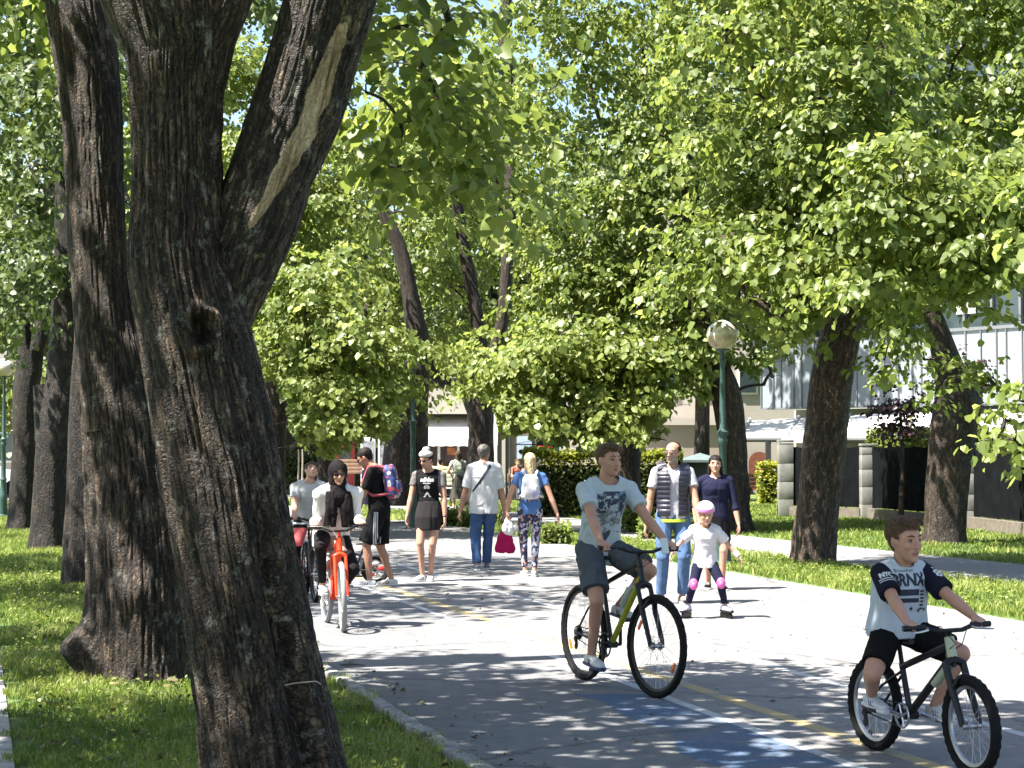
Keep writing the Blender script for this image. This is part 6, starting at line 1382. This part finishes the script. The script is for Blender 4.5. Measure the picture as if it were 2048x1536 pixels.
for sl_, q, tt_ in ((p.sleeves[0], 'l', '89'), (p.sleeves[1], 'r', 'NYC')):
    a, e_ = J['s'+q], J['e'+q]; mid = a.lerp(e_, .42); ax_ = (e_-a).normalized(); face = V(.95, .35 if q == 'l' else -.25, .1); face = (face-ax_*face.dot(ax_)).normalized(); xx = (-ax_).cross(face)
    tm = tmask(tt_, -.035, .035, -.005 if q == 'r' else -.03, .032, .003)
    fn = (lambda tm_: (lambda u, v: tm_(u, v) | ((v < -.014) & (v > -.024) & (np.abs(u) < .05)) | ((v < -.032) & (v > -.040) & (np.abs(u) < .05))))(tm) if q == 'r' else (lambda tm_: (lambda u, v: tm_(u, v) | star(u, v, -.02, .05, .012) | star(u, v, .015, .058, .012)))(tm)
    decal('print', sl_, mid, xx, -ax_, .11, .13, fn, M_INKW, sl_, cell=.002)
p.pants(C('black_shorts_cloth', (.007, .007, .008)), .80, .009, .022, 'shorts', .007); p.shoes(M_SHOEW, M_SOLEW, simple('blue_trim', (.03, .05, .22), .5, .1, 5, 0), sc=1.12, sock=M_WHT)
# --- woman in the black headscarf
p = Person('woman in black headscarf and sunglasses with loose white sleeves on the orange bike', or_r, I_OR['rz'], 1.64, 1.0, voxel=.0075, skin=SK1)
p.head_rot = rotm(2, 6, 0); p.cycle(I_OR, lean=20, knee=.22, hip_z=.07, twist=.03, off=(.0, 0, 0), armpole=V(-.3, 0, -1)); p.body(); p.hairm = HAIRD; p.eyes(M_SUNG)
mb = MB().ell(p.hw((-.012, 0, .024)), (.120*p.hs, .100*p.hs, .118*p.hs), p.head_rot.to_4x4(), 26); mb.cap(p.hw((0, 0, -.04)), .085, p.J['neck']+V(.02, 0, .02), .09, 18); mb.cap(p.J['neck']+V(.02, 0, .02), .09, p.J['neck']+V(.05, 0, -.08), .105, 18); J = p.J
for sg in (-1, 1): mb.loft([(J['neck']+V(.08, sg*.06, -.02), (0, 1, 0), (1, 0, 0), .065, .05), (J['neck']+V(.12, sg*.075, -.18), (0, 1, 0), (1, 0, 0), .062, .035), (J['neck']+V(.13, sg*.095, -.36), (0, 1, 0), (1, 0, 0), .068, .022)])
hc = np.array(p.J['head']); Mn = np.array(p.head_rot.transposed())
def fcut(c): q = (c-hc) @ Mn.T/p.hs; return (q[:, 0] > .035) & ((q[:, 1]/.060)**2+((q[:, 2]+.02)/.082)**2 < 1)
finish(solid(mb, .0075, 3), 'headscarf', C('black_scarf', (.011, .009, .010)), p.e, cut=fcut, wr=.012, wf=14, st=(1, 1, .7))
p.shirt(C('loose_white_cloth', (.60, .58, .56)), 1.93, .034, -.28, .016, neckr=.05, sinf=.030, name='blouse', seed=2); p.skirt(C('beige_tunic', (.34, .26, .20)), J['pel'].z-.17, .17, .20, .19, 'tunic')
p.pants(C('black_leggings', (.012, .011, .013)), 1.93, .008, .006, 'trousers', .003); p.shoes(M_SHOEW, M_SOLEW, M_BLK)
# --- woman behind her
p = Person('woman in a pale grey top behind the headscarf cyclist, head tilted back', b4_r, I_4['rz'], 1.62, 1.0, voxel=.009)
p.head_rot = rotm(10, -26, -14); p.cycle(I_4, lean=12, knee=.4, hip_z=.08, armpole=V(-.3, 0, -1)); p.body(); p.hair(HAIRB, 'short', 1.03, extra=lambda mb, s: mb.ell(s.hw((-.10, 0, .05)), (.04, .045, .045))).eyes()
p.shirt(C('pale_grey_top', (.38, .38, .38)), .55, .018, -.2, .008, name='top', seed=4)
kz = float((p.J['kl'].z+p.J['kr'].z)/2)
p.pants([M_BLK, simple('coral_cloth', (.55, .10, .10), .8, .08, 8, .3, .004), M_WHT], 1.94, .012, .010, 'trousers', .004, matf=lambda c: np.where((c[:, 2] < .80) & (c[:, 2] > .60), 1, np.where((c[:, 2] < .86) & (c[:, 2] > .84), 2, 0))); p.shoes(M_SHOEW, M_SOLEW)

def heading_px(dx, dy): return math.atan2(dy, dx)
# --- man in black with the patterned backpack: profile, facing left, head bowed
g = G(760, 1172)
p = Person('man in black T-shirt and striped black shorts bent over the small bike', g, math.pi-.15, 1.76, 1.0, voxel=.009, skin=SK2)
p.head_rot = rotm(0, 32, 0); p.stand(leg=dict(l=(.10, .10, 0), r=(-.12, -.14, 0), tl=V(1, .05, 0), tr=V(1, -.1, 0)), lean=9, arms=dict(l=(.32, .14, .80), r=(.16, -.20, .86), pl=V(-1, .3, -.3), pr=V(-1, -.3, -.2))); p.body(); p.hair(HAIRD, 'short', .985, line=.06, side=-.01, strands=.003).eyes(M_SUNG)
p.shirt(M_BLK, .6, .018, -.26, .009, sinf=.02); p.pants(C('black_sport_cloth', (.007, .007, .008)), .92, .026, .050, 'shorts', .010); p.shoes(M_SHOEW, M_SOLEW, M_BLK); J = p.J
for q in 'lr':
    sg = 1 if q == 'l' else -1; a, b = J['h'+q]+V(0, 0, .03), J['k'+q].lerp(J['h'+q], .1); mid = (a+b)/2; d = (b-a).normalized()
    decal('stripe', p.pt, mid, d.cross(V(0, sg, 0)), -d, .10, (a-b).length*.96, lambda u, v: (np.abs(np.abs(u)-.0) < .006) | (np.abs(u-.020) < .006) | (np.abs(u+.020) < .006), M_WHT, p.pt, cell=.004, off=.003)
def backpack(name, lab, P_, mat, size, back, z=0, strap=None, extra=None):
    J = P_.J; e = empty(name, tuple(P_.e.location), P_.e.rotation_euler.z, lab, 'backpack'); w_, h_, d_ = size; up = (J['neck']-J['pel']).normalized(); r = (J['sl']-J['sr']).normalized(); f = r.cross(up).normalized(); c = J['chest']+up*z-f*(back+d_/2)
    mb = MB().loft([(c-up*h_*.5, r, f, w_*.38, d_*.35, .6), (c-up*h_*.42, r, f, w_*.5, d_*.5, .6), (c, r, f, w_*.5, d_*.52, .6), (c+up*h_*.36, r, f, w_*.44, d_*.46, .6), (c+up*h_*.5, r, f, w_*.26, d_*.26, .7)]); b_ = finish(solid(mb, .008, 3), 'pack', mat, e, wr=.006)
    MB().loft([(c-up*h_*.34-f*d_*.52, r, f, w_*.34, .02, .6), (c-up*h_*.2-f*d_*.56, r, f, w_*.38, .03, .6), (c+up*h_*.02-f*d_*.53, r, f, w_*.34, .02, .6)]).build('pocket', mat, b_)
    for sg in (-1, 1):
        q = J['sl'] if sg > 0 else J['sr']; s0 = J['neck'].lerp(q, .55); MB().tube([c+up*h_*.42+r*sg*w_*.25+f*d_*.3, s0+up*.055-f*.05, s0+up*.06+f*.04, s0+f*.13-up*.10, J['chest']+r*sg*.13+f*.14-up*.05, J['chest']+r*sg*.17+f*.02-up*.14, c-up*h_*.35+r*sg*w_*.45], [.018]*7, 8).build('strap', strap or mat, e)
    return e
def pattern(name, cols, sc):
    m, nt, b = newmat(name); b.inputs['Roughness'].default_value = .8; tc = nt.nodes.new('ShaderNodeTexCoord'); v = nt.nodes.new('ShaderNodeTexVoronoi'); v.inputs['Scale'].default_value = sc; nt.links.new(tc.outputs['Object'], v.inputs['Vector'])
    s_ = nt.nodes.new('ShaderNodeSeparateColor'); nt.links.new(v.outputs['Color'], s_.inputs[0]); r = ramp(nt, s_.outputs[0], [(i/len(cols), c) for i, c in enumerate(cols)]); r.color_ramp.interpolation = 'CONSTANT'; nt.links.new(r.outputs[0], b.inputs['Base Color']); return m
M_PAT = pattern('patterned_cloth', [(.03, .04, .14), (.5, .48, .48), (.03, .04, .13), (.40, .04, .05), (.06, .10, .35), (.03, .03, .10)], 26)
backpack('backpack', 'dark blue backpack with a red and white pattern, worn by the man in black', p, M_PAT, (.30, .42, .16), .115, strap=simple('red_strap', (.35, .05, .07), .7, .1, 10, 0))
# --- woman in the black dress
g = G(856, 1161)
p = Person('woman in a short black dress with pale writing and a white headband', g, R(-100), 1.70, .93, voxel=.008, skin=SK1)
p.head_rot = rotm(-28, 14, 0); p.stand(leg=dict(l=(-.02, .035, 0), r=(.06, -.055, 0), tl=V(1, .15, 0), tr=V(1, -.45, 0)), sway=.02, lean=0, arms=dict(l=(.05, .235, .82), r=(.10, -.25, .84), pl=V(-1, .4, 0), pr=V(-1, -.3, 0))); p.body(bust=.012, waist=.9)
M_HB = C('pale_grey_scarf', (.45, .45, .43)); p.hair(HAIRD, 'short', 1.02, extra=None).eyes(M_SUNG)
mb = MB().ell(p.hw((-.005, 0, .072)), (.100, .088, .058), (p.head_rot @ rotm(0, -12)).to_4x4(), 22); mb.ell(p.hw((-.03, 0, .135)), (.045, .05, .035)); mb.ell(p.hw((-.02, .035, .15)), (.03, .025, .022)); finish(solid(mb, .007, 3), 'headband', M_HB, p.e, wr=.006, wf=25)
M_DR = C('black_jersey', (.008, .008, .009)); p.shirt([M_DR, C('grey_raglan', (.13, .12, .12))], .5, .010, -.2, .006, name='dress', bust=.012, waist=.88, sinf=.014)
p.skirt(C('dark_grey_skirt', (.022, .020, .021)), .66, .145, .165, .125, 'skirt', .007); J = p.J
sh = p.sh; fc = np.empty(len(sh.data.polygons)*3); sh.data.polygons.foreach_get('center', fc); fc = fc.reshape(-1, 3); sh.data.polygons.foreach_set('material_index', (np.abs(fc[:, 1]) > .150).astype(np.int32)); sh.data.update()
ta = tmask('adidas', -.085, .085, .075, .125, .003)
def dr(u, v):
    r = ta(u, v) | ((np.abs(v-.03-.02) < .006) & (np.abs(u) < .05)); r |= (np.hypot(u, v+.005) < .04) & (v > -.02) & ((v % .016) > .004); t_ = (v < -.06) & (v > -.125) & (np.abs(u+.0) < (-(v+.06))*.7+.006) & (np.abs(u) > (-(v+.085))*.6); return r | t_
decal('print', p.sh, J['chest']+V(0, 0, -.02), (0, 1, 0), (0, 0, 1), .22, .30, dr, simple('grey_ink', (.40, .40, .40), .7, .1, 30, 0), p.sh, cell=.003); p.shoes(M_SHOEW, M_SOLEW, M_BLK)
MB().tube([J['wl']+V(.03*math.cos(a), .03*math.sin(a), .02) for a in np.linspace(0, 5.6, 9)], .008, 6, closed=True).build('watch', M_BLACK, p.e)
# --- man in the white T-shirt walking away
g = G(968, 1140)
p = Person('man in a white T-shirt and blue jeans seen from behind, dark strap across his back', g, R(97), 1.78, 1.08, voxel=.008, skin=SK2)
p.head_rot = rotm(-28, 4, 0); p.stand(leg=dict(l=(-.02, .10, 0), r=(.14, -.05, .0), tl=V(1, .1, 0)), arms=dict(l=(.02, .33, .83), r=(.02, -.30, .80), pl=V(-1, .3, 0), pr=V(-1, -.4, 0))); p.body(hands={'r': (V(0, 0, -1), (0, 1, 0), .9)}); p.hair(HAIRG, 'short', 1.03, side=-.02).eyes()
p.shirt(M_WHT, .85, .024, -.34, .012, sinf=.028, flare=.012, seed=6); p.pants(M_DENIM, 1.96, .014, .024, 'jeans', .010); p.shoes(simple('grey_shoe', (.12, .13, .15), .6, .2, 8, 0), M_SOLEW); J = p.J
bv = BVHTree.FromPolygons([v.co.copy() for v in p.sh.data.vertices], [tuple(q.vertices) for q in p.sh.data.polygons]); sp = []
for t in np.linspace(0, 1, 14):
    q = (J['neck'].lerp(J['sr'], .45)+V(0, 0, .02)).lerp(J['pel']+V(0, .16, .13), t); hit = bv.ray_cast(q+V(-.4, 0, 0), V(1, 0, 0), .6)
    if hit[0]: sp.append(hit[0]+V(-.004, 0, 0))
vs = []; fs = []
for i, q in enumerate(sp): vs += [q+V(0, -.017, -.010), q+V(0, .017, .010)]; fs += [(2*i-2, 2*i-1, 2*i+1, 2*i)] if i else []
MB().add(vs, fs).build('strap', C('grey_strap', (.05, .055, .08)), p.e)
hnd = p.e.matrix_basis @ (J['wr']+V(0, 0, -.10)); bg_ = empty('handbag', tuple(hnd), p.e.rotation_euler.z, 'crimson cloth bag hanging from the hand of the man in white', 'bag')
mb = MB().loft([((0, 0, -.46), (0, 1, 0), (1, 0, 0), .13, .03, .7), ((0, -.0, -.40), (0, 1, 0), (1, 0, 0), .145, .05, .7), ((0, 0, -.22), (0, 1, 0), (1, 0, 0), .10, .05, .8), ((0, 0, -.12), (0, 1, 0), (1, 0, 0), .05, .03)]); finish(solid(mb, .008, 2), 'bag_body', C('crimson_cloth', (.36, .012, .08)), bg_, wr=.014, wf=14)
for sg in (-1, 1): MB().tube([(0, sg*.04, -.13), (0, sg*.03, -.04), (0, 0, .0)], .007, 6).build('handle', C('crimson_cloth2', (.30, .012, .07)), bg_)
# --- blonde woman with the white backpack
g = G(1060, 1152)
p = Person('blonde woman in a blue top and floral leggings seen from behind', g, R(93), 1.66, .95, voxel=.008, skin=SK1)
p.head_rot = rotm(0, 2, 0); p.stand(leg=dict(l=(.10, .06, .0), r=(-.08, -.05, 0)), arms=dict(l=(.08, .30, .86), r=(-.06, -.36, .83), pl=V(-1, .5, 0), pr=V(-1, -.3, 0))); p.body(hands={'l': (V(0, 0, -1), (0, -1, 0), .8)})
def lh(mb, s): mb.cap(s.hw((-.05, .0, .03)), .075, s.hw((-.075, 0, -.16)), .05, 14); mb.cap(s.hw((-.04, .05, -.02)), .035, s.hw((-.03, .075, -.16)), .02, 10); mb.cap(s.hw((-.04, -.05, -.02)), .035, s.hw((-.03, -.075, -.15)), .02, 10)
p.hair(HAIRL, 'long', 1.03, extra=lh).eyes(); p.shirt([C('blue_top', (.075, .15, .34))], .42, .012, -.16, .009, bust=.01, waist=.9, name='top'); p.pants(pattern('floral_cloth', [(.02, .02, .05), (.02, .02, .06), (.30, .34, .46), (.02, .02, .05), (.35, .20, .18), (.40, .42, .50)], 30), 1.9, .008, .006, 'leggings', .003); p.shoes(simple('pale_sandal', (.45, .40, .36), .6, .1, 8, 0), M_SOLEW)
backpack('backpack', 'small white and lilac backpack on the blonde woman', p, pattern('lilac_white', [(.5, .5, .52), (.48, .48, .52), (.34, .32, .50), (.5, .5, .5)], 9), (.24, .33, .10), .10, strap=M_WHT)
hnd = p.e.matrix_basis @ (p.J['wl']+V(0, .0, -.09)); hb_ = empty('white_bag', tuple(hnd), p.e.rotation_euler.z, 'white drawstring bag held by the blonde woman', 'bag')
finish(solid(MB().ell((0, -.02, -.13), (.05, .10, .10)).cap((0, 0, -.06), .05, (0, 0, .0), .02).ell((0, -.10, -.12), (.04, .07, .04)), .008, 2), 'bag_body', M_WHT, hb_, wr=.012, wf=18)
# --- father in the quilted vest
g = G(1345, 1205)
p = Person('bearded man in a dark quilted vest and blue jeans behind the little skater', g, R(-88), 1.80, 1.0, voxel=.007, skin=SK2)
p.head_rot = rotm(-32, 2, 0); p.stand(leg=dict(l=(.02, .10, 0), r=(.0, -.13, 0), tr=V(1, -.3, 0), tl=V(1, .1, 0)), arms=dict(l=(.20, .27, .90), r=(.0, -.30, .86), pl=V(-1, .6, -.2), pr=V(-1, -.5, 0))); p.body(beard=simple('grey_beard', (.22, .17, .14), .8, .4, 60, .5, .003))
p.hair(HAIRD, 'balding', .99, side=.0, strands=.003).eyes(simple('clear_frame', (.10, .07, .06), .3, .1, 4, 0)); p.shirt(C('light_grey_tee', (.36, .35, .38)), .55, .014, -.12, .008, sinf=.022, name='shirt')
p.pants(M_DENIM2, 1.95, .014, .020, 'jeans', .008); p.shoes(simple('taupe_shoe', (.14, .11, .09), .7, .2, 8, .2, .003), M_SOLEW); J = p.J
MB().loft([(J['pel']+V(0.006, 0, -.085), (0, 1, 0), (1, 0, 0), .186, .142), (J['pel']+V(0.006, 0, -.055), (0, 1, 0), (1, 0, 0), .184, .141)]).build('hem', simple('lime_trim', (.40, .55, .03), .7, .05, 5, 0), p.e)
mb = MB(); p.torso(mb, .032, z0=-.02); me = solid(mb, .007, 3); c = coords(me); n = vnormals(me); q = c[:, 2]/.052; c += n*(.010*np.abs(np.sin(math.pi*q))**.6)[:, None]; me.vertices.foreach_set('co', c.ravel()); me.update(); nz = np.array(J['neck'])
def vcut(c): d = c-nz; return ((c[:, 0] > nz[0]-.02) & (np.abs(c[:, 1]-nz[1]) < .045+.08*np.clip((nz[2]-c[:, 2])/.5, 0, 1)*0+.025*np.clip(d[:, 2]+.12, 0, 1)*8)) | (np.linalg.norm(d-np.array([.02, 0, .05]), axis=1) < .08) | (np.abs(d[:, 1]) > .185)
finish(me, 'vest', simple('navy_quilt', (.014, .014, .028), .42, .15, 8, .1, .003, spec=.5), p.e, cut=vcut)
# --- the woman beside him
g = G(1430, 1178)
p = Person('dark haired woman in a navy top and black skirt walking beside the lamp post', g, R(-92), 1.64, 1.0, voxel=.008, skin=SK1)
p.head_rot = rotm(-4, -4, 0); p.stand(leg=dict(l=(.10, .07, 0), r=(-.12, -.08, .0)), arms=dict(l=(.10, .27, .80), r=(.03, -.24, .84), pl=V(-1, .4, 0))); p.body(bust=.012, waist=.95)
def lh2(mb, s): mb.cap(s.hw((-.05, .0, .03)), .075, s.hw((-.06, 0, -.12)), .06, 14); mb.cap(s.hw((-.02, .065, .0)), .03, s.hw((-.01, .085, -.13)), .02, 10); mb.cap(s.hw((-.02, -.065, .0)), .03, s.hw((-.01, -.085, -.15)), .022, 10)
p.hair(HAIRD, 'long', 1.04, extra=lh2, side=-.12).eyes(); p.shirt(M_NAVY, 1.25, .016, -.3, .008, vneck=.07, bust=.012, name='top', sinf=.016); p.skirt(M_BLK, .60, .16, .20, .16, 'skirt'); p.shoes(M_BLK, M_SOLEW)
# --- little skater
g = G(1408, 1234); 
p = Person('little girl in a pink and white helmet and pink knee pads on roller skates', g, R(-88), 1.10, .95, hs=.90, voxel=.0065, skin=SK1)
p.head_rot = rotm(4, 10, 0); p.stand(leg=dict(l=(.02, .20, .075), r=(-.02, -.17, .075), tl=V(1, .35, 0), tr=V(.9, -.5, 0)), lean=8, arms=dict(l=(.10, .33, .62), r=(.12, -.34, .66), pl=V(-1, .5, -.2), pr=V(-1, -.5, -.2)))
for q, sg in (('l', 1), ('r', -1)): p.J['s'+q].y = p.J['neck'].y+sg*.115; 
p.J['head'] += V(0, 0, -.005); p.body(); p.hair(HAIRL, 'long', .99, extra=lambda mb, s: mb.cap(s.hw((-.05, 0, 0)), .05, s.hw((-.06, 0, -.10)), .04)).eyes()
p.shirt(C('white_tee', (.50, .49, .51)), .8, .030, -.30, .008, sinf=.026, flare=.03, neckr=.085, seed=9); p.pants(M_NAVY, 1.85, .010, .010, 'leggings', .004); J = p.J
mb = MB().ell(p.hw((-.008, 0, .055)), (.122*p.hs, .104*p.hs, .098*p.hs), p.head_rot.to_4x4(), 26); Mn2 = np.array(p.head_rot.transposed()); hc2 = np.array(J['head']); hs2 = p.hs
finish(solid(mb, .006, 1), 'helmet', [simple('white_helmet', (.55, .50, .53), .3, .05, 5, 0), simple('magenta_helmet', (.55, .16, .42), .3, .1, 5, 0)], p.e, cut=lambda c: ((c-hc2) @ Mn2.T/hs2)[:, 2] < .035, matf=lambda c: (((c-hc2) @ Mn2.T/hs2)[:, 2] < .075))
MPK = simple('pink_pad', (.62, .10, .36), .5, .1, 8, 0)
for q in 'lr':
    k_ = J['k'+q]; MB().ell(k_+V(.028, 0, 0), (.030, .046, .058)).ell(k_+V(.045, 0, -.01), (.022, .030, .036)).build('knee_pad', MPK, p.e); MB().cap(J['w'+q].lerp(J['e'+q], .05), .030, J['w'+q].lerp(J['e'+q], .4), .033, 12, 0, 0, 0).build('wrist_guard', M_WHITE, p.e)
p.shoes(simple('lilac_boot', (.42, .38, .48), .5, .15, 8, 0), M_BLACK, sc=1.25, tall=.07)
for q in 'lr':
    a = J['a'+q]; t = V(*J['t'+q]).normalized(); l = V(0, 0, 1).cross(t); b = V(a.x, a.y, 0)
    fr = MB().box(b+V(0, 0, .055)+t*.03, (.20, .022, .035), rz=math.atan2(t.y, t.x)).build('skate_frame', M_BLACK, p.e)
    for i in range(4): c = b+t*(-.055+.058*i)+V(0, 0, .030); MB().tube([c-l*.011, c+l*.011], .030, 16).build('skate_wheel', M_BLACK, fr)
    MB().cap(a+V(0, 0, .015), .046, a+V(0, 0, .045), .044, 12, 0, 0, 0).build('buckle', M_BLACK, p.e)
# --- far: woman in dark dress with a white scarf, woman with a skirt and small pack, guests
g = G(728, 1020); g = V(g.x*1.0, 53, 0); g.x = (735-1024)/F*53
p = Person('woman in a long dark blue dress and white scarf standing beyond the square', g, R(-150), 1.68, 1.0, voxel=.012)
p.stand(); p.body(); p.hair(HAIRD, 'long', 1.05, extra=lh2).eyes(); p.shirt(M_NAVY, 1.8, .016, -.2, .008); p.skirt(M_NAVY, .12, .16, .24, .2, 'skirt'); p.shoes(M_BLK, M_BLACK)
J = p.J; finish(solid(MB().cap(J['neck'], .10, J['neck']+V(.04, -.02, -.25), .11).cap(J['sr'], .06, J['sr']+V(0, -.02, -.2), .07), .01, 2), 'scarf', M_WHT, p.e, wr=.01)
g = V((917-1024)/F*50, 50, 0)
p = Person('woman in a long dark skirt with a small pale pack, back turned, near the cafe', g, R(95), 1.66, 1.0, voxel=.011)
p.stand(leg=dict(l=(0, .12, 0), r=(.05, -.12, 0)), arms=dict(l=(.12, .2, 1.02))); p.body(); p.hair(HAIRB, 'long', 1.04, extra=lh2).eyes(); p.shirt(C('sage_top', (.24, .26, .23)), .45, .014, -.15, .008); p.skirt(C('pleated_dark_skirt', (.05, .047, .04)), .36, .15, .25, .2, 'skirt', .016); p.shoes(simple('teal_shoe', (.16, .22, .22), .6, .1, 5, 0), M_SOLEW)
backpack('backpack', 'small pale green pack on the woman in the long skirt', p, simple('pale_green_cloth', (.30, .32, .24), .8, .1, 10, .2, .004), (.20, .24, .09), .10)
def sitter(px, Y, lab, top, hair, rz, hat=None, x=None):
    g = V((px-1024)/F*Y, Y, .05); p = Person(lab, g, rz, 1.70, 1.0, voxel=.014); k = p.s; p.stand(); J = p.J
    J['pel'] = V(0, 0, .55); J['chest'] = V(.05, 0, .85); J['neck'] = V(.07, 0, 1.05)
    for q, sg in (('l', 1), ('r', -1)): J['s'+q] = J['neck']+V(0, sg*.18, -.055); J['h'+q] = V(0, sg*.09, .52); J['k'+q] = V(.42, sg*.11, .55); J['a'+q] = V(.42, sg*.11, .085); J['w'+q] = V(.40, sg*.18, .80); J['e'+q] = ik(J['s'+q], J['w'+q], .28, .25, V(-.3, sg*.5, -1))
    p.head(); p.body(); p.hair(hair, 'short').eyes(); p.shirt(top, .6, .018, -.1, .008); p.pants(M_NAVY, 1.9, .014, .014, 'trousers'); p.shoes(M_BLK, M_BLACK); 
    ch = empty('chair', tuple(g-V(0, 0, .05)), rz, 'cafe chair under '+lab, 'chair', 'cafe chairs'); MB().box((.03, 0, .46), (.42, .42, .04), bev=.01).build('seat', M_WOOD, ch); MB().box((-.20, 0, .75), (.03, .4, .3), bev=.01).build('backrest', M_WOOD, ch)
    for a in (-.15, .2):
        for b in (-.17, .17): MB().tube([(a, b, 0), (a, b, .45)], .015, 6).build('leg', M_DARKM, ch)
    return p
sitter(879, 62, 'seated guest in a yellow shirt at the cafe counter', C('yellow_shirt', (.45, .30, .06)), HAIRD, R(70)); sitter(858, 63, 'seated guest in a dusky pink shirt left of the yellow shirt guest', C('pink_shirt', (.32, .16, .14)), HAIRD, R(60))
sitter(1032, 60.5, 'seated guest in a rust shirt in front of the kiosk poster', C('rust_shirt', (.25, .10, .07)), HAIRB, R(-60)); sitter(1060, 59.5, 'seated guest in a beige shirt, right of the rust shirt guest', C('beige_shirt', (.40, .32, .25)), HAIRD, R(-120))
print('PEOPLE DONE')
